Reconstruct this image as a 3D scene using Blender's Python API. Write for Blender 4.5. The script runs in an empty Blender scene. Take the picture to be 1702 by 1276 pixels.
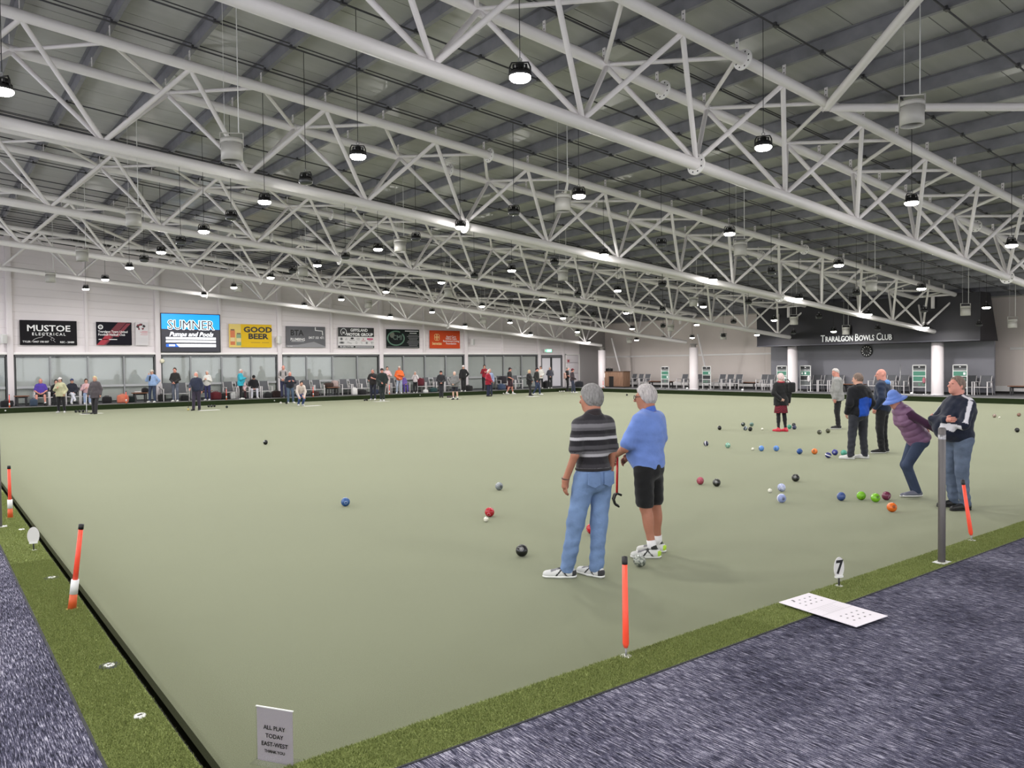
import bpy, bmesh, math, random
import numpy as np
from mathutils import Matrix, Vector, Quaternion

# ------------------------------------------------------------------ scene, camera, light, exposure
SC = bpy.context.scene
COL = SC.collection
rnd = random.Random(7)
PI = math.pi

cam_d = bpy.data.cameras.new('camera')
cam = bpy.data.objects.new('camera', cam_d)
COL.objects.link(cam)
cam_d.sensor_fit = 'HORIZONTAL'
cam_d.sensor_width = 36.0
cam_d.lens = 1289.743 / 1702 * 36.0
cam_d.clip_start = 0.05
cam_d.clip_end = 300
CAM = Vector((-0.95028754, -3.28219927, 1.95))
cam.matrix_world = Matrix(((0.7935126, 0.02357435, -0.60809704, CAM.x),
                           (-0.60845711, 0.01291972, -0.79348159, CAM.y),
                           (-0.01084937, 0.9996386, 0.02459594, CAM.z),
                           (0, 0, 0, 1)))
SC.camera = cam

world = bpy.data.worlds.new('world')
SC.world = world
world.use_nodes = True
world.node_tree.nodes['Background'].inputs[0].default_value = (0.93, 0.94, 1.0, 1)
world.node_tree.nodes['Background'].inputs[1].default_value = 2.3      # overcast daylight, enters by the windows behind the viewer

SC.view_settings.view_transform = 'Standard'
SC.view_settings.look = 'None'
SC.view_settings.gamma = 1.0
SC.view_settings.use_curve_mapping = False
SC.view_settings.exposure = 0.6
LAMP_W = 74.0          # each lit high bay lamp
SC.cycles.max_bounces = 7
SC.cycles.diffuse_bounces = 4
SC.cycles.glossy_bounces = 3
SC.cycles.transparent_max_bounces = 8
SC.cycles.sample_clamp_indirect = 6.0
SC.cycles.caustics_reflective = False
SC.cycles.caustics_refractive = False

# ------------------------------------------------------------------ object helpers
def mesh_from(verts, faces, name='mesh', smooth=False):
    me = bpy.data.meshes.new(name)
    me.from_pydata([tuple(v) for v in verts], [], faces)
    if smooth:
        me.polygons.foreach_set('use_smooth', [True] * len(me.polygons))
    me.update()
    return me

def link(name, me, m=None, parent=None, loc=None, rot=None, mat4=None):
    o = bpy.data.objects.new(name, me)
    COL.objects.link(o)
    if m is not None and me is not None and hasattr(me, 'materials') and len(me.materials) == 0:
        me.materials.append(m)
    if parent is not None:
        o.parent = parent
    if mat4 is not None:
        o.matrix_local = mat4
    else:
        if loc is not None:
            o.location = loc
        if rot is not None:
            o.rotation_euler = rot
    return o

def tag(o, label=None, cat=None, group=None, kind=None):
    if label: o['label'] = label
    if cat: o['category'] = cat
    if group: o['group'] = group
    if kind: o['kind'] = kind
    return o

def empty(name, loc=(0, 0, 0), rz=0.0, label=None, cat=None, group=None):
    o = bpy.data.objects.new(name, None)
    o.empty_display_size = 0.1
    COL.objects.link(o)
    o.location = loc
    o.rotation_euler = (0, 0, rz)
    return tag(o, label, cat, group)

class MB:
    """collects simple shapes; build() links them as one mesh object"""
    def __init__(s):
        s.v = []; s.f = []; s.sm = []
    def add(s, verts, faces, smooth=False):
        n = len(s.v)
        s.v += [tuple(v) for v in verts]
        s.f += [tuple(i + n for i in f) for f in faces]
        s.sm += [smooth] * len(faces)
        return s
    def box(s, x0, x1, y0, y1, z0, z1):
        v = [(x0, y0, z0), (x1, y0, z0), (x1, y1, z0), (x0, y1, z0), (x0, y0, z1), (x1, y0, z1), (x1, y1, z1), (x0, y1, z1)]
        return s.add(v, [(0, 3, 2, 1), (4, 5, 6, 7), (0, 1, 5, 4), (1, 2, 6, 5), (2, 3, 7, 6), (3, 0, 4, 7)])
    def bbox(s, x0, x1, y0, y1, z0, z1, b=0.01):
        bm = bmesh.new()
        bmesh.ops.create_cube(bm, size=1.0)
        for v in bm.verts:
            v.co = ((x0 + x1) / 2 + v.co.x * (x1 - x0), (y0 + y1) / 2 + v.co.y * (y1 - y0), (z0 + z1) / 2 + v.co.z * (z1 - z0))
        bmesh.ops.bevel(bm, geom=bm.edges[:], offset=b, segments=2, affect='EDGES', profile=0.5)
        bm.verts.index_update()
        s.add([v.co[:] for v in bm.verts], [[v.index for v in f.verts] for f in bm.faces], True)
        bm.free()
        return s
    def tube(s, pts, r, n=10, caps=True, smooth=True):
        pts = [Vector(p) for p in pts]
        rs = r if isinstance(r, (list, tuple)) else [r] * len(pts)
        base = len(s.v); vs = []; fs = []
        t0 = (pts[1] - pts[0]).normalized()
        ref = Vector((0, 0, 1)) if abs(t0.z) < 0.9 else Vector((1, 0, 0))
        u = t0.cross(ref).normalized()
        for i, p in enumerate(pts):
            if i == 0: t = pts[1] - pts[0]
            elif i == len(pts) - 1: t = pts[-1] - pts[-2]
            else: t = (pts[i + 1] - pts[i]).normalized() + (pts[i] - pts[i - 1]).normalized()
            t.normalize()
            u = (u - t * u.dot(t)).normalized()
            w = t.cross(u)
            for k in range(n):
                a = 2 * PI * k / n
                vs.append(p + (u * math.cos(a) + w * math.sin(a)) * rs[i])
        for i in range(len(pts) - 1):
            for k in range(n):
                k2 = (k + 1) % n
                fs.append((i * n + k, i * n + k2, (i + 1) * n + k2, (i + 1) * n + k))
        s.add(vs, fs, smooth)
        if caps:
            m = len(pts) - 1
            s.f.append(tuple(base + k for k in reversed(range(n)))); s.sm.append(False)
            s.f.append(tuple(base + m * n + k for k in range(n))); s.sm.append(False)
        return s
    def lathe(s, prof, n=20, c=(0, 0, 0), smooth=True, close=False):
        """prof: list of (r, z); around z"""
        vs = []; fs = []
        for r, z in prof:
            for k in range(n):
                a = 2 * PI * k / n
                vs.append((c[0] + r * math.cos(a), c[1] + r * math.sin(a), c[2] + z))
        for i in range(len(prof) - 1):
            for k in range(n):
                k2 = (k + 1) % n
                fs.append((i * n + k, i * n + k2, (i + 1) * n + k2, (i + 1) * n + k))
        return s.add(vs, fs, smooth)
    def sphere(s, c, r, nu=12, nv=8, sc=(1, 1, 1)):
        prof = [(max(1e-4, r * math.sin(PI * i / nv)), -r * math.cos(PI * i / nv)) for i in range(nv + 1)]
        k = len(s.v)
        s.lathe(prof, nu)
        for i in range(k, len(s.v)):
            x, y, z = s.v[i]
            s.v[i] = (c[0] + x * sc[0], c[1] + y * sc[1], c[2] + z * sc[2])
        return s
    def quad(s, a, b, c, d):
        return s.add([a, b, c, d], [(0, 1, 2, 3)])
    def xform(s, M, start=0):
        for i in range(start, len(s.v)):
            s.v[i] = tuple(M @ Vector(s.v[i]))
        return s
    def mesh(s, name='mesh'):
        me = bpy.data.meshes.new(name)
        me.from_pydata(s.v, [], s.f)
        me.polygons.foreach_set('use_smooth', s.sm)
        me.update()
        return me
    def build(s, name, m, parent=None, loc=None, rot=None, mat4=None):
        return link(name, s.mesh(name), m, parent, loc, rot, mat4)

def struct(name, mb, m, label=None, parent=None, kind='structure'):
    o = mb.build(name, m, parent)
    if parent is None:
        o['kind'] = kind
        if label: o['label'] = label
    return o

def ordinal(n):
    w = ['zeroth', 'first', 'second', 'third', 'fourth', 'fifth', 'sixth', 'seventh', 'eighth', 'ninth', 'tenth', 'eleventh', 'twelfth', 'thirteenth', 'fourteenth', 'fifteenth', 'sixteenth', 'seventeenth', 'eighteenth', 'nineteenth', 'twentieth']
    if n < len(w): return w[n]
    t = {2: 'twenty', 3: 'thirty'}[n // 10]
    return t + '-' + w[n % 10] if n % 10 else t[:-1] + 'ieth'

_unit = {}
def unit_tube(m, n=10):
    """shared cylinder of radius 1, z from 0 to 1"""
    key = (m.name, n)
    if key not in _unit:
        me = MB().tube([(0, 0, 0), (0, 0, 1)], 1.0, n).mesh('tube')
        me.materials.append(m)
        _unit[key] = me
    return _unit[key]

def strut(name, a, b, r, m, parent, n=10):
    a = Vector(a); b = Vector(b); d = b - a
    q = Vector((0, 0, 1)).rotation_difference(d.normalized())
    M = Matrix.Translation(a) @ q.to_matrix().to_4x4() @ Matrix.Diagonal((r, r, d.length, 1))
    return link(name, unit_tube(m, n), None, parent, mat4=M)

# ------------------------------------------------------------------ materials
def lin(c):
    return tuple(((x / 12.92) if x <= 0.04045 else ((x + 0.055) / 1.055) ** 2.4) for x in c)

def rgb(r, g, b):
    return lin((r / 255, g / 255, b / 255)) + (1.0,)

_mats = {}
def mat(name, c, rough=0.6, metal=0.0, bump=0.0, bscale=60.0, vary=0.0, vscale=6.0, emit=0.0, sheen=0.0, spec=0.5, coat=0.0, stretch=None):
    """plain procedural material: colour c (0..255 sRGB) with noise variation and fine relief"""
    if name in _mats: return _mats[name]
    m = bpy.data.materials.new(name); m.use_nodes = True
    nt = m.node_tree; N = nt.nodes; L = nt.links
    b = N['Principled BSDF']
    if name.startswith('board_'): spec, rough = 0.12, 0.5
    col = rgb(*c)
    b.inputs['Base Color'].default_value = col
    b.inputs['Roughness'].default_value = rough
    b.inputs['Metallic'].default_value = metal
    b.inputs['Specular IOR Level'].default_value = spec
    if coat: b.inputs['Coat Weight'].default_value = coat
    if sheen:
        b.inputs['Sheen Weight'].default_value = sheen
        b.inputs['Sheen Roughness'].default_value = 0.6
    if emit:
        b.inputs['Emission Color'].default_value = col
        b.inputs['Emission Strength'].default_value = emit
    tc = None
    if bump or vary:
        tc = N.new('ShaderNodeTexCoord'); mp = N.new('ShaderNodeMapping')
        L.new(tc.outputs['Object'], mp.inputs['Vector'])
        if stretch: mp.inputs['Scale'].default_value = stretch
    if vary:
        n1 = N.new('ShaderNodeTexNoise'); n1.inputs['Scale'].default_value = vscale; n1.inputs['Detail'].default_value = 4
        L.new(mp.outputs['Vector'], n1.inputs['Vector'])
        rp = N.new('ShaderNodeValToRGB')
        rp.color_ramp.elements[0].position = 0.3; rp.color_ramp.elements[1].position = 0.7
        rp.color_ramp.elements[0].color = tuple(x * (1 - vary) for x in col[:3]) + (1,)
        rp.color_ramp.elements[1].color = tuple(min(1, x * (1 + vary)) for x in col[:3]) + (1,)
        L.new(n1.outputs['Fac'], rp.inputs['Fac']); L.new(rp.outputs['Color'], b.inputs['Base Color'])
    if bump:
        n2 = N.new('ShaderNodeTexNoise'); n2.inputs['Scale'].default_value = bscale; n2.inputs['Detail'].default_value = 3
        L.new(mp.outputs['Vector'], n2.inputs['Vector'])
        bp = N.new('ShaderNodeBump'); bp.inputs['Strength'].default_value = bump; bp.inputs['Distance'].default_value = 0.02
        L.new(n2.outputs['Fac'], bp.inputs['Height']); L.new(bp.outputs['Normal'], b.inputs['Normal'])
    _mats[name] = m
    return m

def cloth(name, c, vary=0.12, bump=0.35, bscale=14.0, rough=0.85):
    return mat('cloth_' + name, c, rough, bump=bump, bscale=bscale, vary=vary, vscale=7.0, spec=0.25, sheen=0.15)

WHITE_STEEL = mat('white_painted_steel', (228, 224, 224), 0.42, vary=0.05, vscale=1.5)
GALV = mat('galvanised_steel', (128, 128, 134), 0.5, metal=0.3, vary=0.15, vscale=3)
BLACK = mat('black_plastic', (18, 18, 19), 0.45)
DARK = mat('dark_metal', (42, 42, 44), 0.5)
WHITE = mat('white_plastic', (225, 225, 223), 0.4)
SILVER = mat('silver_metal', (150, 150, 152), 0.35, metal=0.6)
ALU = mat('aluminium_frame', (150, 152, 154), 0.4, metal=0.2)

def node_mat(name):
    m = bpy.data.materials.new(name); m.use_nodes = True
    _mats[name] = m
    return m, m.node_tree.nodes, m.node_tree.links, m.node_tree.nodes['Principled BSDF']

# bowling surface: pale green woven carpet, fine mottling
GREEN, N, L, B = node_mat('bowling_surface')
tc = N.new('ShaderNodeTexCoord')
n1 = N.new('ShaderNodeTexNoise'); n1.inputs['Scale'].default_value = 0.25; n1.inputs['Detail'].default_value = 5
n2 = N.new('ShaderNodeTexNoise'); n2.inputs['Scale'].default_value = 170; n2.inputs['Detail'].default_value = 3; n2.inputs['Roughness'].default_value = 0.75
L.new(tc.outputs['Object'], n1.inputs['Vector']); L.new(tc.outputs['Object'], n2.inputs['Vector'])
r1 = N.new('ShaderNodeValToRGB'); r1.color_ramp.elements[0].position = 0.3; r1.color_ramp.elements[1].position = 0.7
r1.color_ramp.elements[0].color = rgb(93, 98, 76); r1.color_ramp.elements[1].color = rgb(99, 104, 81)
r2 = N.new('ShaderNodeValToRGB'); r2.color_ramp.elements[0].position = 0.32; r2.color_ramp.elements[1].position = 0.68
r2.color_ramp.elements[0].color = (0.60, 0.62, 0.60, 1); r2.color_ramp.elements[1].color = (1.34, 1.34, 1.32, 1)
mx = N.new('ShaderNodeMix'); mx.data_type = 'RGBA'; mx.blend_type = 'MULTIPLY'; mx.inputs[0].default_value = 1
L.new(n1.outputs['Fac'], r1.inputs['Fac']); L.new(n2.outputs['Fac'], r2.inputs['Fac'])
L.new(r1.outputs['Color'], mx.inputs[6]); L.new(r2.outputs['Color'], mx.inputs[7]); L.new(mx.outputs[2], B.inputs['Base Color'])
B.inputs['Roughness'].default_value = 0.9; B.inputs['Specular IOR Level'].default_value = 0.2
B.inputs['Sheen Weight'].default_value = 0.34; B.inputs['Sheen Roughness'].default_value = 0.5; B.inputs['Sheen Tint'].default_value = (0.96, 0.98, 0.72, 1)
bp = N.new('ShaderNodeBump'); bp.inputs['Strength'].default_value = 0.35; bp.inputs['Distance'].default_value = 0.004
L.new(n2.outputs['Fac'], bp.inputs['Height']); L.new(bp.outputs['Normal'], B.inputs['Normal'])

# turf of the verge and bank
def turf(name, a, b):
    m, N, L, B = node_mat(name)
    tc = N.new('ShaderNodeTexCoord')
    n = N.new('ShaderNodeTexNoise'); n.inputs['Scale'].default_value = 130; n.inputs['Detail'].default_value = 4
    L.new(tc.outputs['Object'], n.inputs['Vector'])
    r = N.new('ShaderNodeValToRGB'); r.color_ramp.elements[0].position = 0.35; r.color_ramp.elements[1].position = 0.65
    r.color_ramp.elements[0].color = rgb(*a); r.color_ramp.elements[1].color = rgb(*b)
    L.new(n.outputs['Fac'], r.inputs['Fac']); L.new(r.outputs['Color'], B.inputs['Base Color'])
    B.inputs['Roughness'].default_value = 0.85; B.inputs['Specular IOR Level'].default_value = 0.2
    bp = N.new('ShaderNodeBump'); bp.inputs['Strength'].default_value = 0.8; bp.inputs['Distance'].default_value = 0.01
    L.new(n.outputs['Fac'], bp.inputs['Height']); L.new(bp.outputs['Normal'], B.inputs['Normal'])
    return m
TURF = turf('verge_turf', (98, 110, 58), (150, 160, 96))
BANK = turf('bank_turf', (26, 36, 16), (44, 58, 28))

# streaky blue-grey carpet, streaks running along Y
CARPET, N, L, B = node_mat('streaky_carpet')
tc = N.new('ShaderNodeTexCoord')
mp = N.new('ShaderNodeMapping'); mp.inputs['Scale'].default_value = (170, 10, 30)
n1 = N.new('ShaderNodeTexNoise'); n1.inputs['Scale'].default_value = 1.0; n1.inputs['Detail'].default_value = 6; n1.inputs['Roughness'].default_value = 0.82
n2 = N.new('ShaderNodeTexNoise'); n2.inputs['Scale'].default_value = 1.3; n2.inputs['Detail'].default_value = 3
L.new(tc.outputs['Object'], mp.inputs['Vector']); L.new(mp.outputs['Vector'], n1.inputs['Vector']); L.new(tc.outputs['Object'], n2.inputs['Vector'])
ad = N.new('ShaderNodeMath'); ad.operation = 'MULTIPLY_ADD'; ad.inputs[1].default_value = 0.14; L.new(n2.outputs['Fac'], ad.inputs[0])
sb = N.new('ShaderNodeMath'); sb.operation = 'SUBTRACT'; sb.inputs[1].default_value = 0.07; L.new(n1.outputs['Fac'], sb.inputs[0]); L.new(sb.outputs[0], ad.inputs[2])
r = N.new('ShaderNodeValToRGB')
e = r.color_ramp.elements; e[0].position = 0.43; e[0].color = rgb(20, 20, 30); e[1].position = 0.605; e[1].color = rgb(188, 186, 198)
x = e.new(0.47); x.color = rgb(54, 54, 71)
x = e.new(0.55); x.color = rgb(92, 91, 110)
L.new(ad.outputs[0], r.inputs['Fac']); L.new(r.outputs['Color'], B.inputs['Base Color'])
B.inputs['Roughness'].default_value = 0.95; B.inputs['Specular IOR Level'].default_value = 0.1
bp = N.new('ShaderNodeBump'); bp.inputs['Strength'].default_value = 0.5; bp.inputs['Distance'].default_value = 0.006
L.new(n1.outputs['Fac'], bp.inputs['Height']); L.new(bp.outputs['Normal'], B.inputs['Normal'])

DECK = mat('grey_deck_carpet', (104, 104, 106), 0.9, bump=0.3, bscale=120, vary=0.15, vscale=9)
PANEL = mat('cream_wall_panel', (231, 224, 226), 0.55, vary=0.03, vscale=0.6)
BEIGE = mat('beige_wall', (226, 216, 210), 0.7, vary=0.03, vscale=0.5)
GREYW = mat('slate_grey_wall', (122, 122, 129), 0.7, vary=0.03, vscale=0.5)
NAVYB = mat('charcoal_fascia', (29, 28, 35), 0.6, vary=0.04, vscale=0.5)
TRIMW = mat('white_trim', (244, 241, 239), 0.45)

# roof sheet: pale grey-green steel, a soft gloss that smears along the sheet
ROOF, N, L, B = node_mat('roof_sheet')
tc = N.new('ShaderNodeTexCoord'); mp = N.new('ShaderNodeMapping'); mp.inputs['Scale'].default_value = (0.6, 4, 1)
n1 = N.new('ShaderNodeTexNoise'); n1.inputs['Scale'].default_value = 1.0; n1.inputs['Detail'].default_value = 4
L.new(tc.outputs['Object'], mp.inputs['Vector']); L.new(mp.outputs['Vector'], n1.inputs['Vector'])
r = N.new('ShaderNodeValToRGB'); r.color_ramp.elements[0].position = 0.3; r.color_ramp.elements[1].position = 0.7
r.color_ramp.elements[0].color = rgb(157, 157, 155); r.color_ramp.elements[1].color = rgb(170, 170, 168)
L.new(n1.outputs['Fac'], r.inputs['Fac']); L.new(r.outputs['Color'], B.inputs['Base Color'])
B.inputs['Roughness'].default_value = 0.33; B.inputs['Specular IOR Level'].default_value = 0.6

# glazing: clear with a mirror share that grows at grazing angles
GLASS, N, L, B = node_mat('window_glass')
N.remove(B)
tr = N.new('ShaderNodeBsdfTransparent'); tr.inputs[0].default_value = (0.97, 0.98, 0.975, 1)
gl = N.new('ShaderNodeBsdfGlossy'); gl.inputs['Roughness'].default_value = 0.03
lw = N.new('ShaderNodeLayerWeight'); lw.inputs[0].default_value = 0.5
pw = N.new('ShaderNodeMath'); pw.operation = 'POWER'; pw.inputs[1].default_value = 3.0; L.new(lw.outputs['Facing'], pw.inputs[0])
fr = N.new('ShaderNodeMath'); fr.operation = 'MULTIPLY_ADD'; fr.inputs[1].default_value = 0.35; fr.inputs[2].default_value = 0.04; L.new(pw.outputs[0], fr.inputs[0])
ms = N.new('ShaderNodeMixShader')
L.new(fr.outputs[0], ms.inputs[0]); L.new(tr.outputs[0], ms.inputs[1]); L.new(gl.outputs[0], ms.inputs[2])
L.new(ms.outputs[0], N['Material Output'].inputs['Surface'])

# wood with grain along z
def wood(name, a, b, sc=(30, 30, 2)):
    m, N, L, B = node_mat(name)
    tc = N.new('ShaderNodeTexCoord'); mp = N.new('ShaderNodeMapping'); mp.inputs['Scale'].default_value = sc
    n = N.new('ShaderNodeTexNoise'); n.inputs['Scale'].default_value = 1; n.inputs['Detail'].default_value = 4
    L.new(tc.outputs['Object'], mp.inputs['Vector']); L.new(mp.outputs['Vector'], n.inputs['Vector'])
    r = N.new('ShaderNodeValToRGB'); r.color_ramp.elements[0].position = 0.3; r.color_ramp.elements[1].position = 0.7
    r.color_ramp.elements[0].color = rgb(*a); r.color_ramp.elements[1].color = rgb(*b)
    L.new(n.outputs['Fac'], r.inputs['Fac']); L.new(r.outputs['Color'], B.inputs['Base Color'])
    B.inputs['Roughness'].default_value = 0.5
    return m
WOOD = wood('cabinet_wood', (112, 84, 66), (146, 114, 92))
WOODT = wood('bench_wood', (110, 74, 54), (140, 98, 74), (2, 30, 30))

# colour read from the mesh itself (patterned clothing)
PAINTED, N, L, B = node_mat('patterned_cloth')
at = N.new('ShaderNodeAttribute'); at.attribute_name = 'col'
L.new(at.outputs['Color'], B.inputs['Base Color'])
B.inputs['Roughness'].default_value = 0.85; B.inputs['Specular IOR Level'].default_value = 0.25; B.inputs['Sheen Weight'].default_value = 0.15
tc = N.new('ShaderNodeTexCoord'); n = N.new('ShaderNodeTexNoise'); n.inputs['Scale'].default_value = 14
L.new(tc.outputs['Object'], n.inputs['Vector'])
bp = N.new('ShaderNodeBump'); bp.inputs['Strength'].default_value = 0.35; bp.inputs['Distance'].default_value = 0.02
L.new(n.outputs['Fac'], bp.inputs['Height']); L.new(bp.outputs['Normal'], B.inputs['Normal'])

# ================================================================== THE SETTING
DZ = 0.24      # far decks
NZ = 0.20      # near carpet and verges

g = MB().box(0.18, 36.98, 0.18, 38.62, -0.06, 0.0)
struct('floor', g, GREEN, 'pale green bowling surface filling the hall')
ditch = MB()
ditch.box(0.0, 37.1, 0.0, 38.75, -0.30, -0.12)
struct('floor_ditch', ditch, mat('ditch_rubber', (30, 30, 26), 0.9), 'dark ditch around the bowling surface')
struct('floor_left', MB().box(-8, -0.33, -9, 38.75, -0.3, NZ), CARPET, 'streaky blue grey carpet beside the left verge')
struct('floor_front', MB().box(-0.33, 43, -9, -0.32, -0.3, NZ), CARPET, 'streaky blue grey carpet in front of the right verge')
struct('floor_deck_left', MB().box(-8, 42.4, 38.9, 41.3, -0.3, DZ), DECK, 'grey deck under the sponsor wall')
struct('floor_deck_right', MB().box(37.25, 42.4, -0.32, 38.9, -0.3, DZ), DECK, 'grey deck under the far end wall')
# near verges
struct('verge_left', MB().box(-0.33, 0.0, -0.32, 38.75, -0.3, NZ), TURF, 'bright green turf verge along the left side')
struct('verge_front', MB().box(0.0, 37.1, -0.32, 0.0, -0.3, NZ), TURF, 'bright green turf verge along the near side')
# far banks, dark upright turf with a pale capping
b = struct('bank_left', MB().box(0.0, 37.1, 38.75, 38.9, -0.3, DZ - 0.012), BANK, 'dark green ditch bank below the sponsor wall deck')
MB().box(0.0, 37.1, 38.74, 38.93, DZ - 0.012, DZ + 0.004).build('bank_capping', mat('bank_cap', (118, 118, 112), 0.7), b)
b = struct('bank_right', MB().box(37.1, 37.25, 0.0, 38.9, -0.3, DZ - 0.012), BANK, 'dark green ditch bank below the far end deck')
MB().box(37.09, 37.28, 0.0, 38.9, DZ - 0.012, DZ + 0.004).build('bank_capping', mat('bank_cap', (118, 118, 112), 0.7), b)
# dark seam where carpet meets the verge
struct('trim_1', MB().box(-0.34, -0.326, -0.32, 38.7, NZ - 0.01, NZ + 0.004), mat('seam', (40, 42, 44), 0.8), 'dark seam between left verge and carpet')
struct('trim_2', MB().box(-0.34, 37.1, -0.326, -0.314, NZ - 0.01, NZ + 0.004), mat('seam', (40, 42, 44), 0.8), 'dark seam between near verge and carpet')

# short blades on the nearest verge: nobody could count them
def grass(name, parent, areas, n):
    vs = []; fs = []
    tot = sum((a[1] - a[0]) * (a[3] - a[2]) * a[4] for a in areas)
    R = np.random.RandomState(3)
    V = []
    for x0, x1, y0, y1, w in areas:
        k = int(n * (x1 - x0) * (y1 - y0) * w / tot)
        p = np.stack([R.uniform(x0, x1, k), R.uniform(y0, y1, k)], 1)
        a = R.uniform(0, 2 * PI, k); h = R.uniform(0.008, 0.017, k); le = R.normal(0, 0.006, (k, 2))
        d = np.stack([np.cos(a), np.sin(a)], 1) * 0.0022
        z0 = np.full(k, NZ - 0.002)
        A = np.concatenate([p - d, z0[:, None]], 1); Bq = np.concatenate([p + d, z0[:, None]], 1)
        C = np.concatenate([p + le, (NZ + h)[:, None]], 1)
        V.append(np.stack([A, Bq, C], 1).reshape(-1, 3))
    V = np.concatenate(V).astype(np.float32)
    nf = len(V) // 3
    me = bpy.data.meshes.new(name)
    me.vertices.add(len(V)); me.vertices.foreach_set('co', V.ravel())
    me.loops.add(nf * 3); me.loops.foreach_set('vertex_index', np.arange(nf * 3, dtype=np.int32))
    me.polygons.add(nf); me.polygons.foreach_set('loop_start', np.arange(0, nf * 3, 3, dtype=np.int32))
    me.update()
    return tag(link(name, me, TURF, parent), 'short bright green turf pile on the verges', 'grass', None, 'stuff')
grass('verge_grass', None, [(-0.325, -0.003, -0.3, 5, 2.4), (-0.325, -0.003, 5, 10, 1), (0, 3.5, -0.31, -0.003, 2.4), (3.5, 9.5, -0.31, -0.003, 1.2)], 170000)

# ---------------------------------------------------------------- sponsor wall (along X at Y = 41)
SL = 0.0865
def zroof(x): return 8.13 - SL * (x - 9.4)      # underside of the roof sheet
def ztop(x): return 7.57 - SL * (x - 9.4)       # top chords
def zbot(x): return 5.72 - SL * (x - 10.9)      # bottom chords
YW = 41.0
mains = [-4.0, 2.62, 9.25, 15.88, 22.5, 29.0, 35.5]
mids = [-0.7, 5.9, 12.52, 19.15, 25.7, 32.2, 37.9]
wl = MB()
wl.add([(-8, 41.25, 0), (42.4, 41.25, 0), (42.4, 41.25, zroof(42.4)), (-8, 41.25, zroof(-8)), (-8, 41.45, 0), (42.4, 41.45, 0), (42.4, 41.45, zroof(42.4)), (-8, 41.45, zroof(-8))],
       [(0, 1, 2, 3), (7, 6, 5, 4), (0, 4, 5, 1), (3, 2, 6, 7), (0, 3, 7, 4), (1, 5, 6, 2)])
wall_left = struct('wall_left', wl, mat('wall_backing', (60, 60, 60), 0.8), 'pale sponsor wall with posts and a window band')
posts = sorted(mains + mids)
for a, c in zip(posts[:-1], posts[1:]):
    if c > 37: z0 = 2.62
    else: z0 = 2.80
    m = MB()
    x0, x1 = a + 0.05, c - 0.05
    # upright clad sheet with shallow horizontal ribs
    nr = 14
    zt0, zt1 = zroof(x0) - 0.35, zroof(x1) - 0.35
    for k in range(nr):
        f0, f1 = k / nr, (k + 1) / nr
        A = z0 + (zt0 - z0) * f0; A2 = z0 + (zt0 - z0) * f1 - 0.005
        Bq = z0 + (zt1 - z0) * f0; B2 = z0 + (zt1 - z0) * f1 - 0.005
        y = YW + 0.05
        m.add([(x0, y, A), (x1, y, Bq), (x1, y, B2), (x0, y, A2), (x0, y + 0.06, A), (x1, y + 0.06, Bq), (x1, y + 0.06, B2), (x0, y + 0.06, A2)],
              [(0, 1, 2, 3), (7, 6, 5, 4), (0, 4, 5, 1), (3, 2, 6, 7), (0, 3, 7, 4), (1, 5, 6, 2)])
    m.build('wall_panel', PANEL, wall_left)
for x in mains:
    MB().bbox(x - 0.13, x + 0.13, YW - 0.12, YW + 0.1, DZ, zroof(x) - 0.1, 0.02).build('wall_post', PANEL, wall_left)
for x in mids:
    w = 0.075 if x < 37 else 0.11
    MB().bbox(x - w, x + w, YW - 0.06, YW + 0.1, 2.8 if x < 37 else DZ, zroof(x) - 0.2, 0.015).build('wall_post', PANEL, wall_left)
for a, c in zip(mains[:-1], mains[1:]):
    MB().bbox(a + 0.13, c - 0.13, YW - 0.10, YW + 0.1, 2.70, 2.81, 0.01).build('window_head', TRIMW, wall_left)
# end bay: plain panels
MB().box(37.95, 39.55, YW + 0.0, YW + 0.1, 2.74, 5.25).build('wall_panel', PANEL, wall_left)
MB().box(39.55, 42.3, YW - 0.02, YW + 0.1, DZ, 5.2).build('wall_panel', mat('warm_grey_panel', (170, 166, 166), 0.6), wall_left)
MB().box(35.63, 37.8, YW - 0.02, YW + 0.1, 2.58, 2.66).build('door_head', mat('door_head_grey', (92, 92, 94), 0.5), wall_left)

BLIND = mat('roller_blind', (176, 179, 177), 0.8, vary=0.03, vscale=0.8)
for i, (a, c) in enumerate(zip(mains[:-1], mains[1:])):
    x0, x1 = a + 0.13, c - 0.13
    w = MB()
    for z0, z1, yy in ((2.60, 2.70, 0.0), (DZ, DZ + 0.06, 0.0)):
        w.box(x0, x1, YW - 0.03, YW + 0.06, z0, z1)
    w.box(x0, x0 + 0.06, YW - 0.03, YW + 0.06, DZ, 2.70); w.box(x1 - 0.06, x1, YW - 0.03, YW + 0.06, DZ, 2.70)
    win = struct('window_%d' % (i + 1), w, mat('window_frame_dark', (88, 90, 92), 0.45), 'window bay %d of the sponsor wall counted from the near end' % (i + 1))
    p = (c - a) / 4
    xs = [x0 + 0.06] + [a + p * k for k in (1, 2, 3)] + [x1 - 0.06]
    for k in (1, 2, 3):
        MB().box(xs[k] - 0.035, xs[k] + 0.035, YW - 0.04, YW + 0.06, DZ + 0.06, 2.60).build('mullion', ALU, win)
    for k in range(4):
        l, r_ = xs[k] + 0.04, xs[k + 1] - 0.04
        MB().box(l, r_, YW - 0.02, YW + 0.05, 1.05, 1.17).build('transom', mat('transom_alu', (176, 178, 180), 0.4), win)
        MB().box(l, r_, YW + 0.0, YW + 0.008, DZ + 0.06, 1.05).build('glass_pane', GLASS, win)
        MB().box(l, r_, YW + 0.0, YW + 0.008, 1.17, 2.60).build('glass_pane', GLASS, win)
        MB().box(l, r_, YW + 0.10, YW + 0.105, DZ + 0.1, 2.55).build('roller_blind', BLIND, win)

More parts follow.
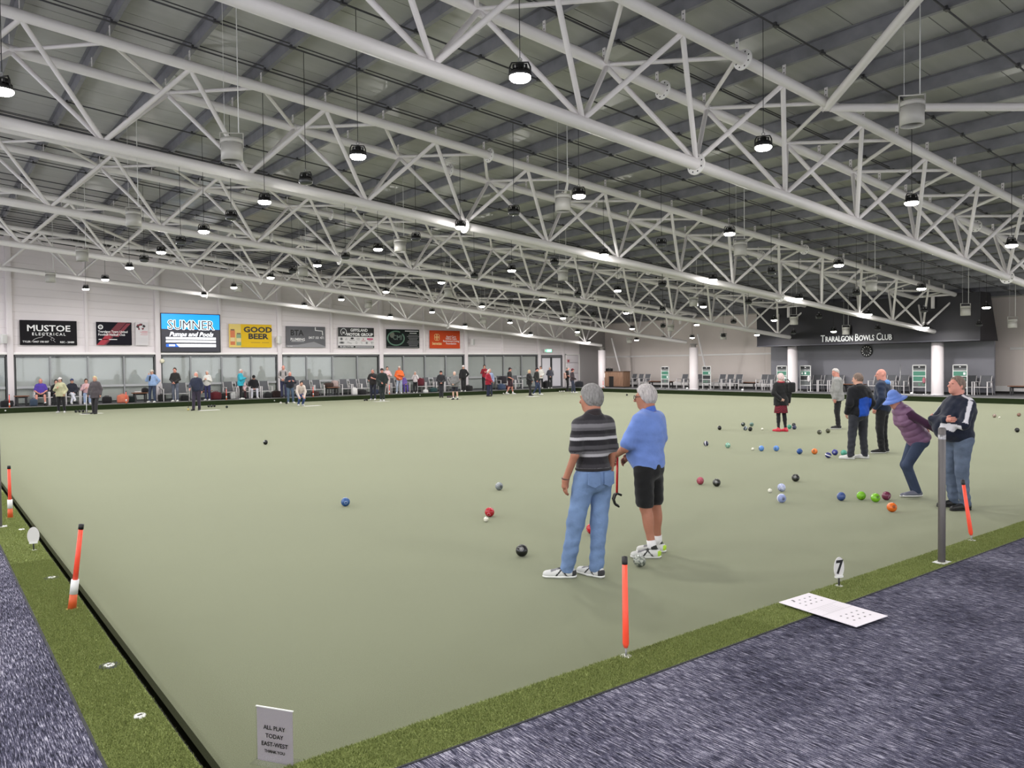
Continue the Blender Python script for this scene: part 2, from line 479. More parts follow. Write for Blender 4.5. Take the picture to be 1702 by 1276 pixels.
# glazed double door and the white door at the far corner
DOORW = mat('frosted_door', (226, 224, 230), 0.35)
d = struct('door_1', MB().box(35.64, 35.74, YW - 0.05, YW + 0.08, DZ, 2.56).box(37.66, 37.78, YW - 0.05, YW + 0.08, DZ, 2.56).box(35.64, 37.78, YW - 0.05, YW + 0.08, 2.50, 2.58),
           mat('door_frame_grey', (112, 112, 116), 0.45), 'pale double door below the green exit sign')
for x0, x1 in ((35.76, 36.62), (36.74, 37.64)):
    lf = MB().box(x0, x1, YW - 0.02, YW + 0.03, DZ + 0.02, 2.48).build('door_leaf', mat('door_frame_grey', (112, 112, 116), 0.45), d)
    MB().box(x0 + 0.05, x1 - 0.05, YW - 0.03, YW - 0.02, DZ + 0.1, 2.42).build('door_panel', DOORW, lf)
    hx = x1 - 0.1 if x0 < 36 else x0 + 0.1
    MB().tube([(hx, YW - 0.07, 1.1), (hx, YW - 0.07, 1.5)], 0.015, 8).build('door_handle', SILVER, lf)
d = struct('door_2', MB().box(38.1, 38.2, YW - 0.05, YW + 0.1, DZ, 2.72).box(39.45, 39.55, YW - 0.05, YW + 0.1, DZ, 2.72).box(38.1, 39.55, YW - 0.05, YW + 0.1, 2.66, 2.74), TRIMW, 'white panelled door beside the corner column')
for z0, z1 in ((DZ + 0.02, 1.25), (1.27, 2.05), (2.07, 2.64)):
    MB().bbox(38.22, 39.43, YW - 0.03, YW + 0.05, z0, z1, 0.008).build('door_panel', mat('door_white', (222, 216, 220), 0.4), d)

# ---------------------------------------------------------------- far end wall (along Y at X = 42.3)
XR = 42.3
def zr2(x): return zroof(x) + 0.0
wr = MB().box(XR, XR + 0.2, -9, 41.3, 0, 5.16)
wall_right = struct('wall_right', wr, BEIGE, 'beige end wall behind the round columns')
y = -9.0
k = 0
while y < 41:
    MB().bbox(XR - 0.02, XR + 0.02, y + 0.006, min(y + 5.9, 41) - 0.006, 2.56, 5.06, 0.004).build('wall_panel', BEIGE, wall_right)
    MB().bbox(XR - 0.02, XR + 0.02, y + 0.006, min(y + 5.9, 41) - 0.006, 0.64, 2.44, 0.004).build('wall_panel', BEIGE, wall_right)
    y += 5.9
struct('trim_3', MB().bbox(XR - 0.09, XR - 0.02, -9, 12.3, 2.43, 2.55, 0.01).bbox(XR - 0.09, XR - 0.02, 24.8, 41, 2.43, 2.55, 0.01), TRIMW, 'white rail along the beige end wall')
struct('trim_4', MB().bbox(XR - 0.12, XR, -9, 41, 5.06, 5.17, 0.01), mat('cornice', (176, 172, 166), 0.5), 'pale cornice on top of the beige end wall')
struct('baseboard_right', MB().bbox(XR - 0.05, XR, -9, 41, 0.36, 0.63, 0.01), TRIMW, 'white baseboard of the beige end wall')
struct('trim_5', MB().box(XR - 0.04, XR, -9, 41, DZ, 0.36), mat('dark_base_strip', (38, 37, 37), 0.8), 'dark strip in place of the gap under the white baseboard')  # dark strip in place of the shadow gap below the baseboard
# slate grey room front
gw = MB().box(40.5, 40.62, 12.35, 24.75, DZ, 2.86)
wi = struct('wall_inner', gw, GREYW, 'slate grey wall under the charcoal fascia')
MB().box(40.47, 40.5, 12.35, 24.75, DZ, DZ + 0.1).build('skirting', mat('dark_base_strip', (38, 37, 37), 0.8), wi)
# charcoal fascia box, its near end raked back
f = MB()
zt = 5.12
yA, yB = 12.12, 24.2
f.add([(38.3, yA, 2.85), (40.3, yA, 2.85), (39.4, yA, zt), (38.3, yA, zt), (38.3, yB, 2.85), (40.3, yB, 2.85), (39.4, yB, zt), (38.3, yB, zt)],
      [(0, 1, 2, 3), (7, 6, 5, 4), (0, 4, 5, 1), (3, 2, 6, 7), (0, 3, 7, 4), (1, 5, 6, 2)])
fas = struct('wall_fascia', f, NAVYB, 'charcoal fascia box carrying the club name')
MB().box(38.27, 38.3, yA, yB, 2.85, 2.9).build('fascia_edge', mat('fascia_edge', (58, 58, 66), 0.5), fas)
# the two sides of the hall behind the camera
wb = MB().box(-8.2, -8, -9, 41.4, 0, 0.8).box(-8.2, -8, -9, 41.4, 4.6, 9.7)
wf = MB().box(-8, 42.5, -9.2, -9, 0, 0.8).box(-8, 42.5, -9.2, -9, 3.4, 9.7)
for k in range(9):
    y = -9 + 6.3 * k
    wb.box(-8.2, -8, y - 0.2, y + 0.2, 0.8, 4.6)
for k in range(9):
    x = -8 + 6.3 * k
    wf.box(x - 0.2, x + 0.2, -9.2, -9, 0.8, 3.4)
struct('wall_back', wb, PANEL, 'pale wall with a window band on the open side behind the left carpet')
struct('wall_front', wf, PANEL, 'pale wall with a window band behind the viewer')
for k in range(8):
    y = -9 + 6.3 * k
    w = struct('window_%d' % (k + 7), MB().box(-8.14, -8.06, y + 3.1, y + 3.2, 0.8, 4.6).box(-8.14, -8.06, y + 0.2, y + 6.1, 2.65, 2.75), ALU, 'daylight window %d of the side wall outside the picture' % (k + 1))
    MB().box(-8.105, -8.1, y + 0.2, min(y + 6.1, 41.2), 0.8, 4.6).build('glass_pane', GLASS, w)
    x = -8 + 6.3 * k
    w = struct('window_%d' % (k + 15), MB().box(x + 3.1, x + 3.2, -9.14, -9.06, 0.8, 3.4), ALU, 'daylight window %d of the wall behind the viewer' % (k + 1))
    MB().box(x + 0.2, x + 6.1, -9.105, -9.1, 0.8, 3.4).build('glass_pane', GLASS, w)

# ---------------------------------------------------------------- roof: backing, panels, purlins, conduits
rb = MB()
rb.add([(-8.2, -9.2, zroof(-8.2) + 0.04), (42.6, -9.2, zroof(42.6) + 0.04), (42.6, 41.5, zroof(42.6) + 0.04), (-8.2, 41.5, zroof(-8.2) + 0.04),
        (-8.2, -9.2, zroof(-8.2) + 0.1), (42.6, -9.2, zroof(42.6) + 0.1), (42.6, 41.5, zroof(42.6) + 0.1), (-8.2, 41.5, zroof(-8.2) + 0.1)],
       [(3, 2, 1, 0), (4, 5, 6, 7), (0, 1, 5, 4), (1, 2, 6, 5), (2, 3, 7, 6), (3, 0, 4, 7)])
ceiling = struct('ceiling', rb, mat('roof_backing', (52, 52, 48), 0.9), 'grey sheet roof on purlins sloping down to the right')
pm = MB()
xa, xb = -8.1, 42.5
pm.add([(xa, 0.008, zroof(xa)), (xb, 0.008, zroof(xb)), (xb, 0.992, zroof(xb)), (xa, 0.992, zroof(xa)),
        (xa, 0.008, zroof(xa) + 0.03), (xb, 0.008, zroof(xb) + 0.03), (xb, 0.992, zroof(xb) + 0.03), (xa, 0.992, zroof(xa) + 0.03)],
       [(3, 2, 1, 0), (4, 5, 6, 7), (0, 1, 5, 4), (1, 2, 6, 5), (2, 3, 7, 6), (3, 0, 4, 7)])
pme = pm.mesh('roof_panel')
for k in range(-9, 42):
    link('roof_panel', pme, ROOF, ceiling, loc=(0, k, 0))
# Z purlins
pu = MB()
pr = [(-0.075, 0.255), (0.0, 0.255), (0.0, 0.012), (0.08, 0.012), (0.08, 0.0), (-0.008, 0.0), (-0.008, 0.243), (-0.075, 0.243)]
n = len(pr)
vs = [(x, y, z) for y in (-9.0, 41.2) for x, z in pr]
fs = [(i, (i + 1) % n, n + (i + 1) % n, n + i) for i in range(n)] + [tuple(range(n))[::-1], tuple(range(n, 2 * n))]
pu.add(vs, fs)
pme = pu.mesh('purlin')
PX = [9.44 + 1.46 * k for k in range(-11, 23)]
for x in PX:
    link('purlin', pme, GALV, ceiling, loc=(x, 0, zroof(x) - 0.258))
# conduits under the purlins with a clamp at each crossing
COND = mat('dark_conduit', (58, 58, 60), 0.5)
ROWY = [4.62 + 2.31 * r for r in range(0, 16)]
def crow(y, kind):
    c = MB()
    x0, x1 = -8.0, 41.5
    z = lambda x: zroof(x) - 0.275
    c.tube([(x0, y, z(x0)), (x1, y, z(x1))], 0.017, 6)
    if kind:
        c.tube([(x0, y + 0.11, z(x0) + 0.12), (x1, y + 0.11, z(x1) + 0.12)], 0.012, 6)
    o = c.build('conduit', COND, ceiling)
    q = MB()
    for x in PX:
        if x > 41: continue
        q.box(x - 0.05, x + 0.06, y - 0.03, y + 0.03, z(x) - 0.02, z(x) + 0.05)
    q.build('conduit_clamp', COND, o)
for i, yv in enumerate(ROWY):
    if yv < 40.5: crow(yv, i % 2)
crow(2.46, 0); crow(13.0, 1); crow(20.9, 1); crow(28.7, 0); crow(36.4, 1)

# ---------------------------------------------------------------- roof trusses
TY = [-1.5, 6.35, 14.2, 22.05, 29.9, 37.75]
HW = 0.95; PAN = 2.92
fl = MB()
nn = 20
def ring_plate(ro, ri, t, nh):
    m = MB()
    m.lathe([(ri, -t), (ro, -t), (ro, t), (ri, t), (ri, -t)], 24, smooth=False)
    for k in range(nh):
        a = 2 * PI * (k + 0.5) / nh
        m.lathe([(0.0001, t + 0.001), (0.017, t + 0.001)], 8, c=((ro + ri) / 2 * math.cos(a), (ro + ri) / 2 * math.sin(a), 0))
        m.lathe([(0.017, -t - 0.001), (0.0001, -t - 0.001)], 8, c=((ro + ri) / 2 * math.cos(a), (ro + ri) / 2 * math.sin(a), 0))
    return m
rp_me = ring_plate(0.20, 0.10, 0.016, 8).mesh('flange')
rp_me.materials.append(mat('flange_white', (240, 238, 236), 0.4)); rp_me.materials.append(DARK)
for p in rp_me.polygons:
    if len(p.vertices) == 4 and all((Vector(rp_me.vertices[i].co).xy.length > 0.105 and Vector(rp_me.vertices[i].co).xy.length < 0.195) for i in p.vertices): p.material_index = 1
cl_m = MB().box(-0.007, 0.007, -0.035, 0.035, 0.0, 0.22)
for z in (0.07, 0.16):
    for s in (-1, 1):
        q = MB().lathe([(0.0001, 0), (0.013, 0)], 8)
        q.xform(Matrix.Translation((s * 0.0078, 0, z)) @ Matrix.Rotation(s * PI / 2, 4, 'Y'))
        cl_m.add(q.v, q.f)
cl_me = cl_m.mesh('cleat')
cl_me.materials.append(WHITE_STEEL); cl_me.materials.append(DARK)
for p in cl_me.polygons:
    if p.index >= 6: p.material_index = 1
tilt = Matrix.Rotation(math.atan(SL), 4, 'Y')
names = {0: 'nearest, over the viewer side of the green', 5: 'nearest the sponsor wall'}
for ti, Y in enumerate(TY):
    lab = ['white tubular roof truss just outside the near edge of the green',
           'white tubular roof truss nearest the camera, crossing the top of the picture',
           'white tubular roof truss ending in the fascia right of the clock',
           'white tubular roof truss ending in the fascia left of the clock',
           'white tubular roof truss landing on the second free column from the cabinet',
           'white tubular roof truss nearest the sponsor wall, landing behind the wooden cabinet'][ti]
    root = empty('roof_truss', (0, 0, 0), 0, lab, 'truss', 'roof trusses over the green')
    xs0, xs1 = -6.62, 38.75
    strut('bottom_chord', (xs0, Y, zbot(xs0)), (xs1, Y, zbot(xs1)), 0.112, WHITE_STEEL, root, 16)
    for s in (-1, 1):
        strut('top_chord', (xs0, Y + s * HW, ztop(xs0)), (38.6, Y + s * HW, ztop(38.6)), 0.105, WHITE_STEEL, root, 16)
    for j in range(-6, 10):
        X = 10.9 + PAN * j
        Bp = (X, Y, zbot(X) + 0.06)
        for d in (-1, 1):
            xt = X + d * PAN / 2
            for s in (-1, 1):
                if xt < xs0 or xt > 38.7: continue
                strut('web_tube', Bp, (xt, Y + s * HW * 0.96, ztop(xt) - 0.05), 0.048, WHITE_STEEL, root, 10)
            if xs0 < xt < 38.7:
                strut('lacing_tube', (xt, Y + HW, ztop(xt)), (X, Y - HW, ztop(X)), 0.042, WHITE_STEEL, root, 8)
    for X in (-3.7, 10.9, 25.5):
        link('flange_plate', rp_me, None, root, mat4=Matrix.Translation((X, Y, zbot(X))) @ tilt @ Matrix.Rotation(PI / 2, 4, 'Y'))
        for s in (-1, 1):
            link('flange_plate', rp_me, None, root, mat4=Matrix.Translation((X + 0.15, Y + s * HW, ztop(X + 0.15))) @ tilt @ Matrix.Rotation(PI / 2, 4, 'Y') @ Matrix.Diagonal((0.94, 0.94, 1, 1)))
    for x in PX:
        if x < -6.5 or x > 38.5: continue
        for s in (-1, 1):
            link('cleat', cl_me, None, root, loc=(x - 0.02, Y + s * HW, ztop(x) + 0.09))
    if ti > 0:
        strut('end_post', (38.2, Y, ztop(38.2) - 0.02), (38.2, Y, ztop(38.2) - 0.62), 0.085, WHITE_STEEL, root, 12)
        strut('end_tie', (38.2, Y - HW, ztop(38.2)), (38.2, Y + HW, ztop(38.2)), 0.06, WHITE_STEEL, root, 10)
# bracing tubes between trusses in the roof plane
def brace(a, b, lab, r=0.082):
    A = (a[0], a[1], ztop(a[0]) - 0.06); B2 = (b[0], b[1], ztop(b[0]) - 0.06)
    root = empty('roof_brace', A, 0, lab, 'brace', 'roof bracing tubes')
    d = Vector(B2) - Vector(A)
    strut('tube', (0, 0, 0), d, r, WHITE_STEEL, root, 14)
    u = d.normalized()
    for base, s in ((Vector((0, 0, 0)), -1), (d, 1)):
        m = MB().box(-0.006, 0.006, -0.07, 0.07, -0.22, 0.16)
        q = Vector((0, 0, 1)).rotation_difference(u * s)
        o = m.build('end_plate', WHITE_STEEL, root)
        o.matrix_local = Matrix.Translation(base) @ q.to_matrix().to_4x4()
brace((13.85, 5.4), (8.5, -0.55), 'thick white roof brace rising steeply out of the top edge')
brace((13.95, 5.4), (19.5, -0.55), 'thick white roof brace running level behind the nearest ceiling fan drum')
z4 = [3.6, 12.34, 21.1, 29.86]; z5 = [7.97, 16.7, 25.5]
for i, x in enumerate(z5):
    brace((x, 36.8), (z4[i], 30.85), 'white roof brace by the sponsor wall truss, running to the near end, %s one' % ordinal(i + 1), 0.06)
    brace((x, 36.8), (z4[i + 1], 30.85), 'white roof brace by the sponsor wall truss, running to the far end, %s one' % ordinal(i + 1), 0.06)

# ---------------------------------------------------------------- round columns and raking struts
COLM = mat('white_column', (214, 207, 208), 0.55, vary=0.02, vscale=1)
for Y, top, lab in ((14.33, 2.84, 'white round column under the fascia, right of the clock'), (22.31, 2.84, 'white round column under the fascia, left of the clock'),
                    (29.47, 2.95, 'white round column standing free between two score boards'), (37.95, 2.95, 'white round column beside the wooden cabinet'),
                    (6.4, 2.95, 'white round column outside the right edge of the picture')):
    t = empty('column', (39.0, Y, DZ), 0, lab, 'column', 'round columns along the far end')
    MB().lathe([(0.278, 0), (0.278, top - DZ), (0.0001, top - DZ)], 32).build('shaft', COLM, t)
    MB().lathe([(0.29, 0), (0.29, 0.05), (0.279, 0.05)], 32).build('base_ring', COLM, t)
    if top > 2.9:
        MB().lathe([(0.15, top - DZ), (0.15, top - DZ + 0.18), (0.24, top - DZ + 0.18), (0.24, top - DZ + 0.24), (0.0001, top - DZ + 0.24)], 20).build('cap_plate', mat('grey_steel', (120, 118, 114), 0.5), t)
for Y, lab in ((29.75, 'thin white raking strut behind the free round column'), (37.7, 'thin white raking strut behind the wooden cabinet'), (6.4, 'thin white raking strut at the right end of the far deck')):
    t = empty('raking_strut', (41.0, Y, DZ), 0, lab, 'strut')
    strut('tube', (0, 0, 0), (-1.25, 0, 3.6), 0.06, WHITE_STEEL, t, 12)
    MB().bbox(-0.12, 0.12, -0.1, 0.1, 0, 0.02, 0.004).build('foot_plate', WHITE_STEEL, t)

# ---------------------------------------------------------------- high bay lamps
LENS_ON = mat('lit_lens', (255, 252, 240), 0.4, emit=22.0)
LENS_OFF = mat('dark_lens', (70, 72, 74), 0.25)
LABEL = mat('lamp_label', (196, 196, 190), 0.5)
lz = [5.72, 5.65, 5.6, 5.28, 4.83, 4.40, 3.95, 3.5]
lampm = {}
def lamp_meshes():
    m = MB().lathe([(0.0001, 0.175), (0.075, 0.175), (0.085, 0.165), (0.085, 0.09), (0.13, 0.075), (0.155, 0.045), (0.16, 0.0), (0.148, 0.0), (0.146, 0.012), (0.0001, 0.012)], 24)
    for k in range(16):
        a = 2 * PI * k / 16
        q = MB().box(0.085, 0.138, -0.004, 0.004, 0.03, 0.10)
        q.xform(Matrix.Rotation(a, 4, 'Z')); m.add(q.v, q.f)
    lampm['body'] = m.mesh('lamp_body')
    lampm['lens'] = MB().lathe([(0.158, 0.004), (0.155, -0.03), (0.13, -0.055), (0.08, -0.068), (0.0001, -0.072)], 20).mesh('lens')
    lampm['bracket'] = MB().tube([(-0.158, 0, 0.01), (-0.15, 0, 0.14), (-0.12, 0, 0.205), (0.12, 0, 0.205), (0.15, 0, 0.14), (0.158, 0, 0.01)], 0.013, 8).mesh('bracket')
    lampm['driver'] = MB().bbox(-0.11, 0.11, -0.055, 0.055, 0.10, 0.17, 0.01).mesh('driver')
    lampm['label'] = MB().box(-0.075, 0.075, -0.0575, -0.0555, 0.115, 0.15).mesh('plate')
    r = MB(); pts = [(0.028 * math.cos(a), 0, 0.245 + 0.028 * math.sin(a)) for a in [2 * PI * k / 12 for k in range(13)]]
    r.tube(pts, 0.007, 6); lampm['hook'] = r.mesh('hook')
    lampm['cable'] = MB().tube([(0, 0, 0), (0, 0, 1)], 0.007, 6).mesh('cable')
lamp_meshes()
LB = mat('lamp_black', (22, 22, 23), 0.4)
def lens_mesh(on):
    k = 'lens_on' if on else 'lens_off'
    if k not in lampm:
        me = lampm['lens'].copy(); me.materials.append(LENS_ON if on else LENS_OFF); lampm[k] = me
    return lampm[k]
for k_, m_ in (('body', LB), ('bracket', LB), ('driver', LB), ('label', LABEL), ('hook', SILVER), ('cable', BLACK)):
    lampm[k_].materials.append(m_)
ld = bpy.data.lights.new('high_bay', 'AREA')
ld.shape = 'DISK'; ld.size = 0.28; ld.energy = LAMP_W; ld.color = (1.0, 0.97, 0.965)
lp = bpy.data.lights.new('high_bay_dome', 'POINT')      # the domed lens also throws light sideways
lp.shadow_soft_size = 0.08; lp.energy = LAMP_W * 0.24; lp.color = (1.0, 0.97, 0.965)
def lamp(k, r, X, Y, z, on, lab, grp):
    t = empty('high_bay_lamp', (X, Y, z), math.radians(-37 + rnd.uniform(-25, 25)), lab, 'lamp', grp)
    t.scale = (0.88, 0.88, 0.88)
    link('housing', lampm['body'], None, t); link('bracket', lampm['bracket'], None, t)
    dr = link('driver', lampm['driver'], None, t); link('label_plate', lampm['label'], None, dr)
    link('hook', lampm['hook'], None, t)
    c = link('cable', lampm['cable'], None, t, loc=(0, 0, 0.27)); c.scale = (1, 1, max(0.2, (zroof(X) - 0.29 - z) / 0.88 - 0.27))
    link('lens', lens_mesh(on), None, t)
    if on:
        o = bpy.data.objects.new('lamp_light', ld); COL.objects.link(o); o.parent = t; o.location = (0, 0, -0.078)
        o = bpy.data.objects.new('lamp_dome_light', lp); COL.objects.link(o); o.parent = t; o.location = (0, 0, -0.17)
for k in range(8):
    for r in range(15):
        if r in (1, 13) or (r == 11 and k < 6): continue
        X, Y = 0.05 + 5.24 * k, 4.62 + 2.31 * r
        on = r % 2 == 0
        row = 14 - r
        lab = '%s high bay lamp, %s row from the left, %s from the sponsor wall' % ('lit' if on else 'unlit', ordinal(k + 1), ordinal(row + 1))
        lamp(k, r, X, Y, lz[k], on, lab, 'lit high bay lamps' if on else 'unlit high bay lamps')
# unseen lamps added on the same grid, to light near carpet and left side
for iq, (X, Y) in enumerate(((-5.19, 4.62), (-5.19, 9.24), (-5.19, 13.86), (-5.19, 18.48), (-5.19, 23.1), (-5.19, 27.7), (-5.19, 0.0), (0.05, 0.0), (5.29, -4.62), (10.5, -4.62), (0.05, -4.62), (15.77, 0.0), (21.0, 0.0))):
    lamp(-1, 0, X, Y, 5.3 if X < 15 else (5.25 if X < 20 else 4.83), True, 'lit high bay lamp added outside the picture, %s of those behind the viewer' % ordinal(iq + 1), 'lit high bay lamps')

# ---------------------------------------------------------------- drum fans
FAN = mat('fan_drum', (188, 186, 180), 0.4)
fm = {}
fm['drum'] = MB().lathe([(0.17, 0.0), (0.185, 0.0), (0.185, 0.30), (0.17, 0.30), (0.17, 0.0)], 32).mesh('drum')
fm['collar'] = MB().lathe([(0.165, 0.31), (0.188, 0.31), (0.188, 0.385), (0.165, 0.385), (0.165, 0.31)], 32).mesh('collar')
m = MB().lathe([(0.0001, 0.16), (0.05, 0.16), (0.05, 0.24), (0.0001, 0.24)], 12)
for k in range(7):
    q = MB().quad((0.045, -0.012, 0.18), (0.165, -0.04, 0.175), (0.165, 0.04, 0.215), (0.045, 0.012, 0.21)); q.xform(Matrix.Rotation(2 * PI * k / 7, 4, 'Z')); m.add(q.v, q.f)
fm['rotor'] = m.mesh('rotor')
fm['back_plate'] = MB().lathe([(0.0001, 0.29), (0.17, 0.29), (0.17, 0.295), (0.0001, 0.295)], 24).mesh('back_plate')
m = MB()
for s in (-1, 1):
    m.box(s * 0.195 - 0.006, s * 0.195 + 0.006, -0.02, 0.02, 0.24, 0.50)
m.box(-0.2, 0.2, -0.012, 0.012, 0.49, 0.502)
fm['yoke'] = m.mesh('yoke')
fm['cable'] = MB().tube([(0, 0, 0), (0, 0, 1)], 0.009, 6).mesh('cable')
for k_, m_ in (('drum', FAN), ('collar', FAN), ('rotor', DARK), ('back_plate', DARK), ('yoke', FAN), ('cable', WHITE)):
    fm[k_].materials.append(m_)
fx = [3.57, 11.35, 18.22, 25.7, 33.25, 38.05]
fz = [5.78, 5.76, 5.24, 4.57, 3.94, 3.53]
fy = [2.85, 10.7, 18.55, 26.4, 34.25]
for i, X in enumerate(fx):
    for j, Y in enumerate(fy):
        if j == 0 and i != 1: continue
        z = fz[i] - 0.17; XX = X
        if j == 0: XX, z = 12.03, 5.78
        t = empty('drum_fan', (XX, Y, z), math.radians(-35 + rnd.uniform(-15, 15)),
                  'pale drum fan, %s row from the left, %s from the sponsor wall' % (ordinal(i + 1), ordinal(5 - j)), 'fan', 'drum fans under the roof')
        for p in ('drum', 'collar', 'rotor', 'back_plate', 'yoke'):
            link(p, fm[p], None, t)
        for s in (-1, 1):
            c = link('cable', fm['cable'], None, t, loc=(s * 0.12, 0, 0.5)); h = zroof(XX) - z - 0.5 - 0.02
            c.scale = (1 if s > 0 else 0.4, 1 if s > 0 else 0.4, h)

# ================================================================== SIGNS
def text(name, body, size, m, parent, M, align='CENTER', sx=1.0, off=0.0, space=1.0, ext=0.002, res=2, shear=0.0):
    c = bpy.data.curves.new(name, 'FONT')
    c.body = body; c.size = size; c.align_x = align; c.align_y = 'CENTER'; c.extrude = ext; c.resolution_u = res
    c.offset = off; c.space_character = space; c.shear = shear
    c.materials.append(m)
    return link(name, text_mesh(c, m), None, parent, mat4=M @ Matrix.Diagonal((sx, 1, 1, 1)))

def text_mesh(c, m):
    o = bpy.data.objects.new('type', c); COL.objects.link(o)
    dg = bpy.context.evaluated_depsgraph_get(); dg.update()
    me = bpy.data.meshes.new_from_object(o.evaluated_get(dg))
    bpy.data.objects.remove(o)
    if len(me.materials) == 0: me.materials.append(m)
    return me

class Board:
    """a sign board; u to the right, v up, front towards the hall"""
    def __init__(s, name, x0, x1, z0, z1, m, lab, cat='sign', frame=None, y=40.93):
        s.w, s.h = x1 - x0, z1 - z0
        s.root = empty(name, (x0, y, z0), 0, lab, cat)
        s.F = Matrix(((1, 0, 0, 0), (0, 0, -1, 0), (0, 1, 0, 0), (0, 0, 0, 1)))   # (u, v, out) -> local
        MB().box(0, s.w, -0.01, 0.03, 0, s.h).build('board', m, s.root)
        s.o = 0.0125
        if frame:
            f = MB()
            t = 0.04
            f.box(-t, s.w + t, -0.02, 0.035, -t, 0).box(-t, s.w + t, -0.02, 0.035, s.h, s.h + t).box(-t, 0, -0.02, 0.035, 0, s.h).box(s.w, s.w + t, -0.02, 0.035, 0, s.h)
            f.build('frame', frame, s.root)
    def poly(s, name, pts, m, d=0.002, fr=True):
        """flat shape from board fractions"""
        P = [((u * s.w if fr else u), (v * s.h if fr else v)) for u, v in pts]
        y = -s.o - d
        n = len(P)
        v = [(u, y, w) for u, w in P] + [(u, y + 0.0015, w) for u, w in P]
        mb = MB().add(v, [tuple(range(n)), tuple(range(2 * n - 1, n - 1, -1))] + [(i, n + i, n + (i + 1) % n, (i + 1) % n) for i in range(n)])
        return mb.build(name, m, s.root)
    def rect(s, name, u0, v0, u1, v1, m, d=0.002):
        return s.poly(name, [(u0, v0), (u1, v0), (u1, v1), (u0, v1)], m, d)
    def disc(s, name, u, v, ru, rv, m, d=0.003, n=20):
        return s.poly(name, [(u * s.w + ru * math.cos(2 * PI * k / n), v * s.h + rv * math.sin(2 * PI * k / n)) for k in range(n)], m, d, False)
    def line(s, name, pts, r, m, d=0.004):
        return MB().tube([(u * s.w, -s.o - d, v * s.h) for u, v in pts], r, 6).build(name, m, s.root)
    def ring(s, name, u, v, ru, rv, r, m, a0=0, a1=360, d=0.004, n=24):
        return MB().tube([(u * s.w + ru * math.cos(math.radians(a0 + (a1 - a0) * k / n)), -s.o - d, v * s.h + rv * math.sin(math.radians(a0 + (a1 - a0) * k / n))) for k in range(n + 1)], r, 6).build(name, m, s.root)
    def text(s, body, u, v, size, m, sx=1.0, off=0.0, align='CENTER', d=0.003, space=1.0, shear=0.0):
        M = Matrix.Translation((u * s.w, -s.o - d, v * s.h)) @ s.F
        return text('lettering', body, size, m, s.root, M, align, sx, off, space, 0.001, 2, shear)

INK_W = mat('print_white', (235, 235, 235), 0.5)
INK_K = mat('print_black', (20, 20, 22), 0.5)
INK_R = mat('print_red', (170, 40, 58), 0.5)
INK_DR = mat('print_dark_red', (112, 30, 46), 0.5)
INK_G = mat('print_grey', (110, 110, 112), 0.5)
BOARD_K = mat('board_black', (22, 20, 24), 0.25)

s = Board('wall_sign', 3.03, 5.46, 3.17, 4.38, BOARD_K, 'black sign with white lettering and a lightning bolt, first from the near end')
s.text('MUSTOE', 0.5, 0.67, 0.42, INK_W, 1.15, 0.008)
s.text('ELECTRICAL', 0.5, 0.44, 0.19, INK_W, 1.0, 0.004, space=1.45)
s.text('TYLER - 0447 198 007', 0.27, 0.13, 0.125, INK_W, 0.95, 0.002)
s.text('REC - 28488', 0.82, 0.12, 0.125, INK_W, 0.95, 0.002)
s.line('lightning', [(0.2, 0.14), (0.25, 0.24), (0.31, 0.29), (0.38, 0.32), (0.41, 0.44), (0.47, 0.5), (0.46, 0.42), (0.56, 0.3), (0.6, 0.24), (0.57, 0.2), (0.61, 0.12)], 0.008, INK_W)
s.line('lightning', [(0.56, 0.3), (0.53, 0.24), (0.55, 0.18)], 0.007, INK_W)

s = Board('wall_sign', 6.33, 7.98, 3.19, 4.37, mat('board_navy_black', (24, 22, 32), 0.3), 'dark sign with red diagonal bands and a white round badge')
s.poly('colour_band', [(0.02, 0.0), (0.26, 0.0), (0.86, 1.0), (0.62, 1.0)], INK_DR, 0.001)
s.poly('colour_band', [(0.0, 0.0), (0.2, 0.0), (0.42, 0.36), (0.3, 0.5)], INK_R, 0.002)
s.poly('colour_band', [(0.62, 0.36), (0.98, 0.96), (0.86, 0.96), (0.5, 0.36)], mat('print_mid_red', (128, 34, 52), 0.5), 0.0015)
s.disc('badge', 0.12, 0.78, 0.12, 0.12, INK_W)
s.disc('badge_centre', 0.12, 0.78, 0.075, 0.075, INK_G, 0.005)
s.text('Traralgon Tyers United', 0.05, 0.58, 0.155, INK_W, 0.93, 0.003, 'LEFT')
s.text('Football Netball Club', 0.05, 0.45, 0.155, INK_W, 0.93, 0.003, 'LEFT')
s.rect('rule_line', 0.06, 0.23, 0.58, 0.26, INK_W)

s = Board('poster', 8.17, 8.78, 3.19, 4.4, mat('poster_white', (214, 210, 212), 0.5), 'white poster with a dark red dragon emblem and small red print', 'poster')
R2 = random.Random(11)
for k in range(10):
    a = R2.uniform(0, 6.28); u = 0.42 + 0.24 * math.cos(a); v = 0.80 + 0.11 * math.sin(a)
    pts = [(u + R2.uniform(0.05, 0.15) * math.cos(t), v + R2.uniform(0.03, 0.07) * math.sin(t)) for t in [q * 0.9 for q in range(7)]]
    s.poly('emblem', pts, INK_DR if k % 2 else INK_K, 0.002 + k * 0.0004)
for v, u0 in ((0.60, 0.5), (0.56, 0.35), (0.52, 0.45), (0.45, 0.38)):
    s.rect('small_print', u0, v, 0.95, v + 0.02, mat('print_pink', (200, 130, 140), 0.5))
for v in (0.30, 0.24, 0.18, 0.12):
    s.rect('small_print', 0.05, v, 0.95, v + 0.008, mat('print_pale', (180, 178, 182), 0.5))

